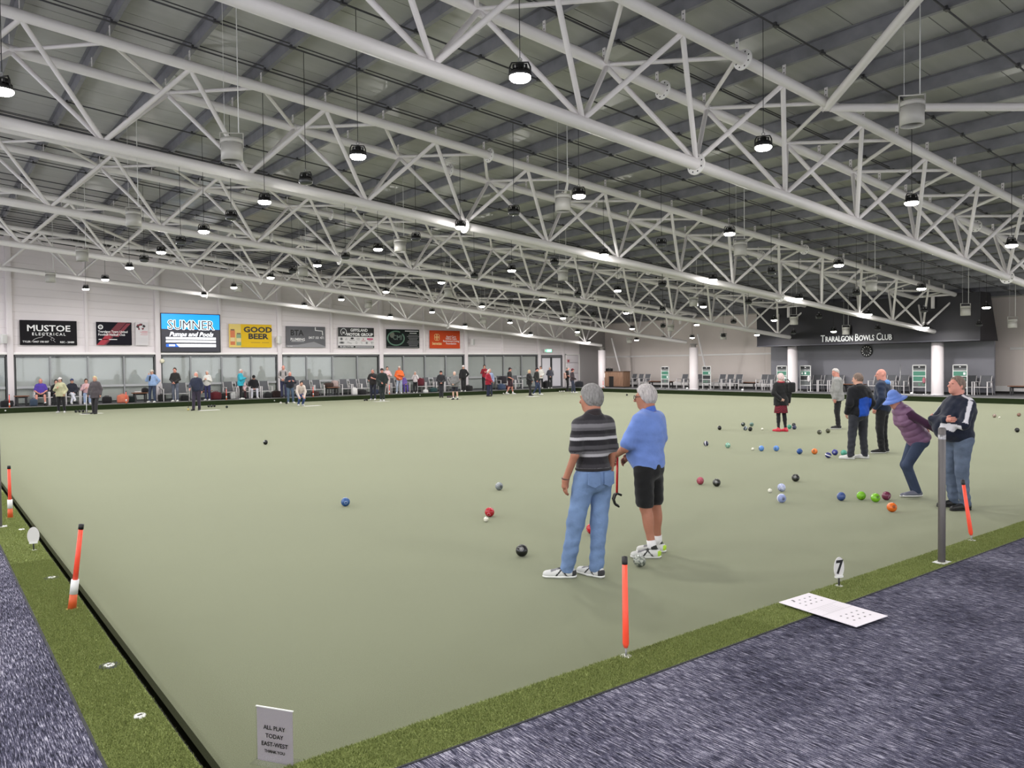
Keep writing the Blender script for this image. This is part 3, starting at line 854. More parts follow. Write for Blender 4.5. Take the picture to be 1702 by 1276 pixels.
# LED screen: gives off its own light
SB = mat('screen_blue', (0, 138, 240), 0.4, emit=0.8)
SD = mat('screen_slate', (46, 46, 56), 0.4, emit=0.25)
SW = mat('screen_white', (248, 250, 255), 0.4, emit=0.9)
SN = mat('screen_navy', (30, 90, 190), 0.4, emit=0.7)
s = Board('led_screen', 9.42, 12.44, 2.86, 4.88, SD, 'bright blue and white LED advertising screen in a dark casing', 'screen', DARK, 40.85)
s.rect('screen_field', 0.0, 0.60, 1.0, 1.0, SB)
s.text('SUMNER', 0.5, 0.70, 0.70, SW, 0.90, 0.028, d=0.005)
s.text('SUMNER', 0.5, 0.70, 0.70, SD, 0.90, 0.0, d=0.009)
s.text('Pumps and Pools', 0.5, 0.46, 0.33, SW, 1.0, 0.008, d=0.011, shear=0.3)
s.rect('text_bar', 0.07, 0.325, 0.93, 0.385, SW); s.rect('text_bar', 0.07, 0.245, 0.93, 0.30, SW); s.rect('text_bar', 0.07, 0.125, 0.93, 0.205, SW)
s.poly('text_bar', [(0.07, 0.125), (0.29, 0.125), (0.24, 0.205), (0.07, 0.205)], SN, 0.005)
s.rect('text_bar', 0.12, 0.145, 0.22, 0.19, SW, 0.007)

YEL = mat('board_yellow', (226, 186, 40), 0.4)
s = Board('wall_sign', 12.98, 15.42, 3.11, 4.42, YEL, 'yellow sign with two drink cans and heavy black lettering')
s.text('GOOD', 0.67, 0.76, 0.42, INK_K, 1.25, 0.016)
s.text('BEER', 0.67, 0.47, 0.42, INK_K, 1.25, 0.016)
s.rect('small_print', 0.5, 0.2, 0.72, 0.22, mat('print_brown', (150, 116, 30), 0.5)); s.rect('small_print', 0.76, 0.2, 0.93, 0.22, mat('print_brown', (150, 116, 30), 0.5))
s.rect('pale_field', 0.0, 0.0, 0.27, 1.0, mat('print_pale_yellow', (228, 202, 110), 0.5), 0.001)
CAN_O = mat('can_orange', (206, 110, 50), 0.3); CAN_G = mat('can_green', (130, 160, 120), 0.3)
for u, c, z0, z1 in ((0.08, CAN_O, 0.1, 0.72), (0.22, CAN_G, 0.08, 0.56)):
    s.rect('drink_can', u - 0.055, z0, u + 0.055, z1, c, 0.003)
    s.rect('can_top', u - 0.045, z1, u + 0.045, z1 + 0.06, mat('can_rim', (120, 90, 60), 0.4), 0.003)
    s.rect('can_label', u - 0.05, z0 + 0.15, u + 0.05, z0 + 0.32, mat('can_label', (225, 205, 150), 0.5), 0.005)

GRS = mat('board_grey', (104, 104, 108), 0.3, vary=0.12, vscale=1.2)
s = Board('wall_sign', 16.27, 18.72, 3.13, 4.37, GRS, 'grey sign with black letters and a white bent pipe')
s.text('BTA', 0.27, 0.68, 0.46, INK_K, 0.95, 0.012)
s.text('PLUMBING', 0.29, 0.37, 0.22, INK_W, 0.85, 0.005)
s.rect('rule_line', 0.13, 0.27, 0.45, 0.285, INK_W)
s.text('0417 101 471', 0.77, 0.46, 0.21, INK_W, 0.85, 0.003)
s.line('pipe', [(0.74, 0.97), (0.74, 0.82), (0.92, 0.79), (0.93, 0.58)], 0.035, INK_W)
s.poly('grey_hill', [(0.0, 0.0), (1.0, 0.0), (1.0, 0.05), (0.7, 0.27), (0.52, 0.2), (0.3, 0.12), (0.0, 0.1)], mat('print_light_grey', (140, 140, 144), 0.4))
s.text('LIC. 50268', 0.1, 0.05, 0.06, INK_W)

s = Board('wall_sign', 19.55, 21.99, 3.08, 4.37, mat('board_white', (218, 216, 216), 0.4), 'white sign with a black header and two rows of car makers\' emblems')
s.rect('header', 0.0, 0.56, 1.0, 1.0, INK_K); s.rect('footer', 0.0, 0.02, 1.0, 0.13, INK_K)
s.text('GIPPSLAND', 0.58, 0.87, 0.25, INK_W, 0.92, 0.006, d=0.005)
s.text('MOTOR GROUP', 0.60, 0.66, 0.25, INK_W, 0.98, 0.010, d=0.005)
s.ring('logo_ring', 0.15, 0.78, 0.19, 0.21, 0.018, INK_W, -60, 240, 0.006)
s.text('M', 0.15, 0.74, 0.2, INK_W, 1, 0.004, d=0.006)
s.text('PH: (03) 5174 7000', 0.05, 0.075, 0.12, INK_W, 0.95, 0.002, 'LEFT', d=0.005)
s.rect('small_print', 0.47, 0.06, 0.97, 0.09, INK_W, 0.004)
s.disc('emblem', 0.09, 0.45, 0.09, 0.085, INK_K); s.ring('emblem', 0.09, 0.45, 0.06, 0.055, 0.008, INK_W, d=0.006)
s.line('emblem', [(0.2, 0.4), (0.225, 0.5), (0.25, 0.4), (0.2, 0.4)], 0.008, INK_G)
s.disc('emblem', 0.385, 0.48, 0.11, 0.06, INK_K); s.rect('emblem', 0.31, 0.39, 0.46, 0.41, INK_G)
s.ring('emblem', 0.53, 0.45, 0.05, 0.06, 0.008, INK_G); s.ring('emblem', 0.57, 0.45, 0.05, 0.06, 0.008, INK_G)
s.poly('emblem', [(0.68, 0.45), (0.695, 0.5), (0.71, 0.45), (0.695, 0.4)], INK_R); s.rect('emblem', 0.64, 0.36, 0.76, 0.38, INK_R)
s.rect('emblem', 0.80, 0.42, 0.97, 0.49, mat('print_rose', (190, 60, 110), 0.5)); s.rect('emblem', 0.84, 0.37, 0.93, 0.39, mat('print_rose', (190, 60, 110), 0.5))
s.disc('emblem', 0.10, 0.27, 0.17, 0.075, INK_K); s.ring('emblem', 0.10, 0.27, 0.13, 0.05, 0.007, INK_W, d=0.006)
s.line('emblem', [(0.25, 0.31), (0.37, 0.24)], 0.010, INK_G); s.line('emblem', [(0.24, 0.27), (0.36, 0.21)], 0.006, INK_G)
s.ring('emblem', 0.5, 0.27, 0.05, 0.07, 0.007, INK_G); s.line('emblem', [(0.62, 0.3), (0.65, 0.3), (0.65, 0.22)], 0.008, INK_G)
s.disc('emblem', 0.79, 0.27, 0.085, 0.085, INK_G); s.ring('emblem', 0.79, 0.27, 0.065, 0.065, 0.007, INK_W, d=0.006)
s.line('emblem', [(0.90, 0.28), (0.93, 0.31), (0.98, 0.29)], 0.01, INK_K); s.line('emblem', [(0.93, 0.31), (0.94, 0.2)], 0.01, INK_K)

s = Board('wall_sign', 22.87, 25.29, 3.12, 4.32, mat('board_green_black', (20, 28, 26), 0.3), 'near black sign with a large green ring and small white lines')
GRN = mat('print_green_grey', (92, 128, 108), 0.4)
s.ring('logo_ring', 0.28, 0.52, 0.60, 0.45, 0.05, GRN, 60, 400)
s.text('CMI', 0.33, 0.55, 0.42, mat('print_dim_green', (60, 84, 72), 0.4), 0.95, 0.01)
s.disc('emblem', 0.17, 0.7, 0.17, 0.2, mat('print_olive', (86, 92, 76), 0.4))
for v, u0 in ((0.90, 0.56), (0.79, 0.7), (0.68, 0.66), (0.6, 0.62), (0.52, 0.66), (0.44, 0.68), (0.36, 0.64), (0.28, 0.62), (0.2, 0.66), (0.12, 0.68)):
    s.rect('small_print', u0, v, 1.62 - u0 if u0 > 0.6 else 0.97, v + 0.035, INK_W if v > 0.75 else INK_G)
s.rect('footer', 0.02, 0.03, 0.97, 0.07, INK_G)

s = Board('wall_sign', 26.1, 28.49, 3.11, 4.3, mat('board_orange', (206, 78, 40), 0.4, vary=0.06, vscale=0.6), 'orange sign with a looped knot emblem, last of the row')
CRM = mat('print_cream', (240, 214, 150), 0.5)
for du, dv in ((-0.03, 0.07), (0.03, 0.07), (-0.03, -0.07), (0.03, -0.07)):
    s.ring('emblem', 0.23 + du, 0.62 + dv, 0.12, 0.13, 0.016, CRM)
s.text('benetas', 0.23, 0.27, 0.28, CRM, 0.85, 0.004)
for v, t in ((0.66, 'Aged Care'), (0.54, 'Home Care'), (0.41, 'Retirement Living'), (0.27, 'Foundation')):
    s.text(t, 0.70, v, 0.19, INK_W, 0.95, 0.002)

# exit sign, loudspeaker, small devices on the wall
t = empty('exit_sign', (36.3, 40.9, 2.84), 0, 'green lit exit sign above the pale double door', 'sign')
MB().bbox(-0.36, 0.36, -0.05, 0.05, 0, 0.26, 0.01).build('casing', WHITE, t)
MB().box(-0.2, 0.33, -0.056, -0.05, 0.03, 0.23).build('lit_panel', mat('exit_green', (120, 235, 180), 0.4, emit=1.2), t)
text('lettering', 'EXIT', 0.19, mat('exit_white', (240, 255, 245), 0.4, emit=1.5), t, Matrix.Translation((0.1, -0.058, 0.13)) @ Matrix(((1, 0, 0, 0), (0, 0, -1, 0), (0, 1, 0, 0), (0, 0, 0, 1))), off=0.004)
MB().tube([(-0.3, -0.052, 0.06), (-0.27, -0.052, 0.14), (-0.31, -0.052, 0.2)], 0.014, 6).build('runner_mark', mat('exit_green', (120, 235, 180), 0.4, emit=1.2), t)
for x, z, lab in ((29.38, 3.55, 'white wall loudspeaker right of the orange sign'), (15.75, 3.55, 'pale wall loudspeaker between the yellow and the grey sign'), (2.35, 3.45, 'pale wall loudspeaker at the near end of the sponsor wall')):
    t = empty('loudspeaker', (x, 40.72, z), math.radians(20), lab, 'speaker')
    MB().bbox(-0.13, 0.13, -0.12, 0.10, -0.22, 0.22, 0.03).build('case', WHITE, t)
    MB().bbox(-0.10, 0.10, -0.128, -0.115, -0.18, 0.18, 0.01).build('grille', mat('speaker_grille', (205, 205, 203), 0.7), t)
    MB().box(-0.03, 0.03, 0.08, 0.26, -0.03, 0.03).build('bracket', WHITE, t)
t = empty('bulkhead_lamp', (9.42, 40.82, 2.36), 0, 'small round cream wall lamp on the post left of the LED screen bay', 'lamp')
b = MB().sphere((0, 0, 0), 0.12, 14, 8, (1, 0.6, 1)); b.build('cover', mat('cream_cover', (226, 222, 196), 0.4), t)
MB().tube([(0, 0.03, 0), (0, 0.12, 0)], 0.1, 14).build('base', WHITE, t)
t = empty('alarm_box', (38.32, 40.92, 2.2), 0, 'small red framed call point beside the white panelled door', 'alarm')
MB().bbox(-0.16, 0.16, -0.03, 0.03, -0.16, 0.16, 0.01).build('case', mat('alarm_pale', (214, 196, 198), 0.5), t)
MB().box(-0.09, 0.09, -0.035, -0.03, -0.09, 0.09).build('window', mat('alarm_red', (170, 70, 80), 0.5), t)

# club name and clock
FX = 38.275
Mh = Matrix(((0, 0, -1, 0), (-1, 0, 0, 0), (0, 1, 0, 0), (0, 0, 0, 1)))
t = empty('club_name', (FX, 18.16, 3.02), 0, 'white raised capital letters of the club name on the charcoal fascia', 'sign')
LET = mat('raised_letters', (214, 216, 216), 0.4)
def small_caps(words, x0, z, big, small, total):
    """measured with the built-in font, first letters large; fitted to the total length"""
    items = []
    for w in words:
        items += [(w[0], big), (w[1:], small), (' ', small * 0.75)]
    items = items[:-1]
    objs = []; x = 0
    for s_, sz in items:
        if s_ == ' ': x += sz * 0.42; continue
        c = bpy.data.curves.new('measure', 'FONT'); c.body = s_; c.size = sz; c.resolution_u = 1
        o = bpy.data.objects.new('measure', c); COL.objects.link(o); bpy.context.view_layer.update()
        w_ = o.dimensions.x; bpy.data.objects.remove(o)
        objs.append((s_, sz, x)); x += w_ + sz * 0.11
    k = total / x
    for s_, sz, xx in objs:
        c = bpy.data.curves.new('lettering', 'FONT'); c.body = s_; c.size = sz; c.extrude = 0.015; c.resolution_u = 3; c.offset = 0.006
        c.materials.append(LET)
        o = link('lettering', text_mesh(c, LET), None, t)
        o.matrix_local = Matrix.Translation((-0.02, x0 - xx * k, z)) @ Mh @ Matrix.Diagonal((k, 1, 1, 1))
small_caps(['TRARALGON', 'BOWLS', 'CLUB'], 1.95, 0.0, 0.52, 0.40, 3.9)
t = empty('wall_clock', (40.46, 18.7, 2.5), 0, 'round black wall clock with white hour marks under the club name', 'clock')
MB().lathe([(0.0001, 0.02), (0.28, 0.02), (0.31, 0.035), (0.33, 0.02), (0.33, -0.02), (0.0001, -0.02)], 32).xform(Matrix.Rotation(-PI / 2, 4, 'Y')).build('case', BLACK, t)
for k in range(12):
    a = 2 * PI * k / 12
    q = MB().box(-0.032, -0.022, -0.022, 0.022, 0.20, 0.275); q.xform(Matrix.Rotation(a, 4, 'X'))
    q.build('hour_mark', INK_W, t)
for a, l, w in ((math.radians(-128), 0.16, 0.014), (math.radians(-35), 0.24, 0.009)):
    q = MB().box(-0.034, -0.03, -w, w, -0.03, l); q.xform(Matrix.Rotation(-a, 4, 'X')); q.build('clock_hand', INK_G, t)

# ================================================================== FURNITURE
CH_F = mat('chair_frame_white', (212, 208, 208), 0.4)
CH_S = mat('chair_sling_grey', (92, 93, 97), 0.8, bump=0.3, bscale=90, vary=0.08, vscale=20)
chm = {}
def chair_meshes():
    for s in (-1, 1):
        x = s * 0.29
        chm['front_leg', s] = MB().bbox(x - 0.022, x + 0.022, -0.29, -0.245, 0, 0.64, 0.006).mesh('leg')
        chm['rear_leg', s] = MB().tube([(x, 0.30, 0.0), (x, 0.22, 0.40), (x, 0.20, 0.62)], 0.019, 8).mesh('leg')
        chm['armrest', s] = MB().bbox(x - 0.03, x + 0.03, -0.30, 0.24, 0.625, 0.655, 0.01).mesh('armrest')
        chm['back_rail', s] = MB().tube([(s * 0.25, 0.17, 0.40), (s * 0.25, 0.25, 0.70), (s * 0.25, 0.32, 0.93)], 0.017, 8).mesh('rail')
    chm['seat'] = MB().bbox(-0.245, 0.245, -0.27, 0.20, 0.395, 0.42, 0.008).mesh('seat')
    b = MB(); pr = [(0.20, 0.43), (0.235, 0.58), (0.265, 0.74), (0.325, 0.95)]
    vs = []; 
    for y, z in pr: vs += [(-0.245, y, z), (0.245, y, z), (0.245, y + 0.015, z), (-0.245, y + 0.015, z)]
    fs = [(0, 1, 2, 3), (12, 15, 14, 13)]
    for i in range(3):
        for k in range(4): fs.append((i * 4 + k, i * 4 + (k + 1) % 4, i * 4 + 4 + (k + 1) % 4, i * 4 + 4 + k))
    b.add(vs, [tuple(reversed(f)) for f in fs]); chm['backrest'] = b.mesh('backrest')
    chm['seat_frame'] = MB().box(-0.29, 0.29, -0.285, -0.25, 0.37, 0.40).box(-0.29, 0.29, 0.19, 0.225, 0.37, 0.40).box(-0.29, -0.255, -0.285, 0.22, 0.37, 0.40).box(0.255, 0.29, -0.285, 0.22, 0.37, 0.40).mesh('seat_frame')
    for k, me in chm.items():
        me.materials.append(CH_S if k in ('seat', 'backrest') else CH_F)
chair_meshes()
def chair(x, y, z, face, lab, grp):
    """face: compass angle the sitter looks to, degrees from +X"""
    t = empty('arm_chair', (x, y, z), math.radians(face + 90), lab, 'chair', grp)
    for k, me in chm.items():
        link(k if isinstance(k, str) else {'front_leg': 'leg', 'rear_leg': 'leg'}.get(k[0], k[0]), me, None, t)
    return t
LX = [3.77, 4.42, 5.10, 5.74, 9.55, 10.25, 12.75, 13.42, 14.08, 14.75, 16.6, 17.25, 17.9, 19.65, 20.3, 20.95, 22.3, 22.95, 23.7, 24.85, 25.5, 26.3, 26.95, 27.6, 31.5, 32.18, 32.86]
for i, x in enumerate(LX):
    chair(x, 40.25, DZ, -90 + rnd.uniform(-4, 4), 'white framed grey sling chair below the sponsor wall windows, %s chair from the near end' % ordinal(i + 1), 'chairs along the sponsor wall')
RY = [36.2, 35.55, 34.9, 31.5, 30.85, 30.2, 28.4, 27.75, 27.1, 25.2, 24.52, 23.84, 21.5, 20.82, 20.14, 17.9, 17.23, 16.56, 13.3, 12.62]
for i, y in enumerate(RY):
    chair(39.95 + 0.35 * (y > 25), y, DZ, 180 + rnd.uniform(-4, 4), 'white framed grey sling chair on the far end deck, %s from the wooden cabinet' % ordinal(i + 1), 'chairs along the far end')

def bench(x, y, z, rz, w, lab, h=0.46, cat='bench', d=0.4):
    t = empty('low_bench', (x, y, z), math.radians(rz), lab, cat)
    MB().bbox(-w / 2, w / 2, -d / 2, d / 2, h - 0.045, h, 0.008).build('top', WOODT, t)
    MB().box(-w / 2 + 0.05, w / 2 - 0.05, -0.02, 0.02, h - 0.12, h - 0.045).build('rail', DARK, t)
    for sx in (-1, 1):
        for sy in (-1, 1):
            MB().box(sx * (w / 2 - 0.12) - 0.03, sx * (w / 2 - 0.12) + 0.03, sy * (d / 2 - 0.06) - 0.03, sy * (d / 2 - 0.06) + 0.03, 0, h - 0.045).build('leg', DARK, t)
    return t
bench(2.98, 40.3, DZ, 0, 0.6, 'small low wooden table at the near end of the sponsor wall', 0.5, 'table', 0.5)
bench(8.1, 39.9, DZ, 0, 0.75, 'low wooden table beside the person in the pale blue jacket', 0.5, 'table', 0.5)
bench(11.35, 40.35, DZ, 0, 0.9, 'low dark table piled with bags behind the person in the white jumper', 0.5, 'table', 0.5)
bench(18.78, 40.2, DZ, 0, 0.8, 'low table heaped with clothes between the two chair groups', 0.5, 'table', 0.5)
bench(40.6, 33.7, DZ, 90, 2.1, 'long low wooden bench between the first chairs and the first score board')
bench(40.9, 26.9, DZ, 90, 1.7, 'long low wooden bench behind the chairs left of the slate grey wall')
bench(40.1, 19.25, DZ, 90, 1.3, 'low wooden bench under the round clock')
bench(40.6, 10.9, DZ, 90, 1.7, 'low wooden bench at the right end of the far deck')

# wooden cabinet at the corner
t = empty('wooden_cabinet', (39.35, 37.0, DZ), 0, 'brown wooden cabinet standing at the far corner', 'cabinet')
MB().bbox(-0.35, 0.35, -1.2, 1.2, 0.06, 1.13, 0.01).build('body', WOOD, t)
MB().box(-0.33, 0.33, -1.18, 1.18, 0, 0.06).build('plinth', DARK, t)
MB().bbox(-0.39, 0.39, -1.24, 1.24, 1.13, 1.17, 0.008).build('top', mat('cabinet_top', (96, 72, 58), 0.5), t)
MB().box(-0.36, -0.345, -0.22, 0.22, 0.06, 0.80).build('opening_shade_plate', mat('opening_shade', (22, 18, 16), 0.9), t)  # flat dark plate; shade inside the opening is put into its colour
for a, c in ((-1.18, -0.24), (0.24, 1.18)):
    dd = MB().bbox(-0.375, -0.35, a, c, 0.1, 1.1, 0.006).build('door', WOOD, t)
    MB().tube([(-0.395, a + 0.08 if a > 0 else c - 0.08, 0.6), (-0.395, a + 0.08 if a > 0 else c - 0.08, 0.72)], 0.01, 8).build('handle', SILVER, dd)
MB().box(-0.382, -0.377, 0.62, 0.88, 0.72, 1.02).build('notice_paper', mat('paper', (226, 222, 216), 0.6), t)
t = empty('black_box', (39.4, 37.6, DZ + 1.17), 0, 'small black box standing on the wooden cabinet', 'box')
MB().bbox(-0.12, 0.12, -0.25, 0.25, 0, 0.2, 0.015).build('case', BLACK, t)
MB().tube([(0, -0.12, 0.2), (0, -0.08, 0.25), (0, 0.08, 0.25), (0, 0.12, 0.2)], 0.012, 6).build('handle', DARK, t)

# score boards
SBG = mat('score_green', (70, 128, 108), 0.5); SBK = mat('score_black', (44, 46, 48), 0.5)
def score_board(y, lab, k):
    t = empty('score_board', (39.4, y, DZ), math.radians(-90), lab, 'score board', 'score boards along the far end')
    for s in (-1, 1):
        MB().box(s * 0.32 - 0.018, s * 0.32 + 0.018, -0.02, 0.02, 0, 1.48).build('post', WHITE, t)
        MB().box(s * 0.32 - 0.02, s * 0.32 + 0.02, -0.25, 0.25, 0, 0.03).build('foot', WHITE, t)
    MB().box(-0.34, 0.34, -0.02, 0.02, 1.45, 1.49).build('rail', WHITE, t)
    for z in (1.18, 0.92, 0.64, 0.36):
        MB().box(-0.32, 0.32, -0.015, 0.015, z - 0.015, z + 0.015).build('rail', WHITE, t)
    h = MB().box(-0.30, 0.30, -0.012, 0.012, 1.30, 1.45).build('header_panel', SBK, t)
    MB().box(-0.035, 0.035, -0.016, -0.012, 1.36, 1.40).build('mark', INK_W, h)
    R3 = random.Random(k)
    for z0, z1, m in ((0.94, 1.16, SBG), (0.66, 0.90, SBG if k % 2 else SBK), (1.2, 1.29, mat('score_dim', (110, 114, 114), 0.5)), (0.38, 0.62, mat('score_dim2', (96, 100, 100), 0.5))):
        p = MB().box(-0.30, 0.30, -0.008, 0.008, z0, z1).build('number_panel', m, t)
        for c in range(3):
            if R3.random() < 0.55:
                u = -0.2 + 0.2 * c
                MB().box(u - 0.05, u + 0.05, -0.011, -0.008, z0 + 0.05, z1 - 0.05).build('number_card', INK_W if R3.random() < 0.4 else GRN, p)
score_board(32.25, 'white framed score board with green panels left of the free round column', 1)
score_board(28.75, 'white framed score board with green panels right of the free round column', 2)
score_board(23.27, 'white framed score board with green panels behind the person in the plaid skirt', 3)
score_board(21.75, 'white framed score board with a white cloth, right of the column by the plaid skirt', 4)
score_board(15.39, 'white framed score board with a pink card left of the column below the fascia end', 5)
score_board(13.45, 'white framed score board with green panels right of the column below the fascia end', 6)
t = empty('hanging_cloth', (39.33, 21.5, 0.98), 0, 'white cloth hung over the score board right of the column', 'cloth')
MB().sphere((0, 0, 0), 0.13, 12, 8, (0.5, 0.7, 1.35)).build('cloth', cloth('white', (220, 216, 216)), t)
t = empty('hanging_cloth', (39.33, 15.13, 0.95), 0, 'pink cloth hung over the score board left of the column', 'cloth')
MB().sphere((0, 0, 0), 0.12, 12, 8, (0.5, 0.7, 1.3)).build('cloth', cloth('dusty_pink', (176, 110, 120)), t)
for y, lab, ln in ((15.2, 'white ball on a thin white pusher lying below the score board with a pink card', 1.0), (29.35, 'white ball and thin white pusher at the foot of the free round column', 0.8)):
    t = empty('ball_pusher', (38.2, y, DZ), 0, lab, 'pusher')
    MB().sphere((0, 0, 0.075), 0.075, 14, 8).build('ball', WHITE, t)
    MB().tube([(0.05, -ln, 0.02), (0.05, ln, 0.02)], 0.016, 8).build('rod', WHITE, t)
t = empty('white_ball', (38.0, 25.0, DZ), 0, 'white ball on the far deck left of the person in the plaid skirt', 'ball')
MB().sphere((0, 0, 0.075), 0.075, 14, 8).build('ball', WHITE, t); MB().lathe([(0.0001, 0), (0.05, 0), (0.04, 0.02), (0.0001, 0.02)], 12).build('base', WHITE, t)
t = empty('thin_pole', (39.0, 16.15, DZ), 0, 'thin grey pole standing beside the chairs under the fascia', 'pole')
MB().tube([(0, 0, 0.01), (0, 0, 1.5)], 0.018, 8).build('rod', SILVER, t); MB().lathe([(0.14, 0), (0.14, 0.015), (0.0001, 0.02)], 14).build('foot', SILVER, t)

# bags and heaps on the far deck
bagn = [0]
def bag(x, y, c, w, d, h, lab, z=DZ, rz=0, handle=True):
    t = empty('sports_bag', (x, y, z), math.radians(rz), lab, 'bag')
    m = cloth('bag_%d_%d_%d' % c, c)
    b = MB()
    bm = bmesh.new(); bmesh.ops.create_cube(bm, size=1.0)
    bmesh.ops.subdivide_edges(bm, edges=bm.edges[:], cuts=3, use_grid_fill=True)
    for v in bm.verts:
        p = v.co.copy(); q = p.normalized() * 0.62
        p = p.lerp(q, 0.45)
        p.x += 0.03 * math.sin(p.y * 9 + x); p.z += 0.03 * math.sin(p.x * 8 + y)
        v.co = (p.x * w, p.y * d, max(0, (p.z + 0.5) * h))
    bm.verts.index_update()
    b.add([v.co[:] for v in bm.verts], [[v.index for v in f.verts] for f in bm.faces], True); bm.free()
    b.build('body', m, t)
    if handle:
        MB().tube([(-w * 0.25, 0, h * 0.9), (-w * 0.18, 0, h * 1.12), (w * 0.18, 0, h * 1.12), (w * 0.25, 0, h * 0.9)], 0.014, 6).build('handle', m, t)
        MB().tube([(-w * 0.4, -d * 0.2, h * 0.86), (0, -d * 0.22, h * 0.98), (w * 0.4, -d * 0.2, h * 0.86)], 0.008, 5).build('zip', SILVER, t)
K = (24, 24, 26)
for x, y, c, w, d, h, lab in (
    (2.35, 39.9, K, 0.5, 0.3, 0.3, 'black bag at the near end of the far deck left of the small table'),
    (3.4, 39.7, (52, 66, 84), 0.3, 0.28, 0.34, 'slate blue bag beside the small wooden table'),
    (6.62, 40.2, K, 0.42, 0.3, 0.34, 'black bag right of the person in the grey cardigan'),
    (7.25, 39.7, (196, 110, 86), 0.5, 0.35, 0.42, 'orange and black patterned bag left of the low wooden table'),
    (7.72, 40.2, (28, 40, 38), 0.5, 0.3, 0.3, 'dark green bag beside the patterned orange bag'),
    (9.2, 40.15, K, 0.35, 0.3, 0.36, 'black bag between the pale blue jacket and the next chair'),
    (10.25, 39.85, K, 0.4, 0.3, 0.3, 'black bag under the chair right of the person in the black jumper'),
    (11.85, 39.8, (88, 24, 32), 0.55, 0.3, 0.42, 'dark red bag on the deck right of the person in the white jumper'),
    (12.35, 39.9, (30, 26, 28), 0.5, 0.3, 0.32, 'dark bag beside the dark red bag'),
    (12.75, 39.7, (190, 190, 188), 0.25, 0.22, 0.36, 'pale bag behind the person in the teal shirt'),
    (14.75, 39.9, K, 0.4, 0.3, 0.3, 'black bag under the chair right of the seated black jumper'),
    (15.25, 39.9, (40, 24, 22), 0.5, 0.3, 0.38, 'dark brown bag left of the tall person in the grey shirt'),
    (17.5, 39.8, (52, 36, 34), 0.45, 0.3, 0.3, 'brown bag under the chairs behind the crouching bowler'),
    (19.9, 39.5, (212, 210, 208), 0.3, 0.25, 0.42, 'white bag on the deck in front of the middle chairs'),
    (20.6, 39.9, K, 0.5, 0.3, 0.3, 'black bag under the middle chairs'),
    (21.4, 39.8, (36, 44, 70), 0.45, 0.3, 0.3, 'navy bag behind the pair in black on the green'),
    (24.55, 39.0, (196, 196, 196), 0.3, 0.22, 0.2, 'pale grey shoe bag at the feet of the person in the white top'),
    (25.6, 39.75, (30, 60, 60), 0.5, 0.3, 0.28, 'dark teal bag under the chair with the maroon jacket'),
    (28.35, 39.8, K, 0.6, 0.35, 0.36, 'black bag right of the person in the white cap'),
    (31.0, 39.6, (52, 66, 92), 0.5, 0.35, 0.4, 'blue grey bag behind the person in the pale blue shirt'),
    (31.65, 39.6, (80, 34, 40), 0.5, 0.3, 0.3, 'maroon bag right of the person in the pale blue shirt'),
    (35.3, 39.9, K, 0.5, 0.35, 0.5, 'round black bag in front of the pale double door'),
    (38.5, 39.9, (36, 38, 44), 0.6, 0.35, 0.42, 'dark bag beside the person in the maroon cap')):
    bag(x, y, c, w, d, h, lab)
bag(11.2, 40.35, (40, 40, 44), 0.5, 0.35, 0.24, 'dark grey bag on the low dark table', DZ + 0.5)
bag(11.55, 40.3, K, 0.32, 0.3, 0.2, 'black bag on the low dark table', DZ + 0.5)
bag(18.55, 40.2, (58, 40, 34), 0.5, 0.4, 0.26, 'brown coat folded on the low table', DZ + 0.5, 0, False)
bag(18.95, 40.2, (170, 150, 146), 0.35, 0.35, 0.38, 'pale pink coat folded on the low table', DZ + 0.5, 0, False)
bag(24.85, 40.2, (92, 28, 40), 0.5, 0.4, 0.5, 'maroon jacket heaped on a chair right of the person in the white top', DZ + 0.42, 0, False)
bag(31.55, 40.2, (38, 34, 40), 0.5, 0.4, 0.5, 'dark jacket heaped on a chair left of the person with the black cap and shorts', DZ + 0.42, 0, False)
bag(8.0, 39.9, (206, 200, 196), 0.3, 0.25, 0.07, 'white folded towel on the low wooden table', DZ + 0.5, 0, False)
bag(8.35, 39.95, K, 0.3, 0.25, 0.22, 'black bag on the low wooden table', DZ + 0.5)

# ================================================================== PEGS, POSTS, MARKERS, BOWLS
PEG = mat('peg_fluoro_red', (252, 84, 58), 0.4); PEGO = mat('peg_orange', (206, 88, 42), 0.5)
def peg_near(x, y, top, lab):
    t = empty('boundary_peg', (x, y, NZ), 0, lab, 'peg')
    d = Vector(top) - Vector((x, y, NZ)); L_ = d.length; u = d.normalized()
    q = Vector((0, 0, 1)).rotation_difference(u).to_matrix().to_4x4()
    b = MB().lathe([(0.0001, 0.05), (0.012, 0.05), (0.0195, 0.075), (0.0155, L_ - 0.04), (0.0001, L_ - 0.04)], 16); b.xform(q); b.build('shaft', PEG, t)
    b = MB().lathe([(0.0165, L_ - 0.05), (0.0175, L_ - 0.045), (0.0175, L_ - 0.004), (0.0001, L_)], 16); b.xform(q); b.build('cap', BLACK, t)
    b = MB().tube([(0, 0, -0.02), (0, 0, 0.06)], 0.006, 8); b.xform(q); b.build('pin', SILVER, t)
    MB().lathe([(0.0001, 0.003), (0.032, 0.003), (0.035, 0.0)], 20).build('disc', WHITE, t)
peg_near(2.38, -0.03, (2.385, -0.02, 0.80), 'red boundary peg with a black cap, standing nearest to the grey speckled bowl')
peg_near(7.14, -0.04, (7.08, 0.02, 0.79), 'leaning red boundary peg in front of the jeans of the person with folded arms')
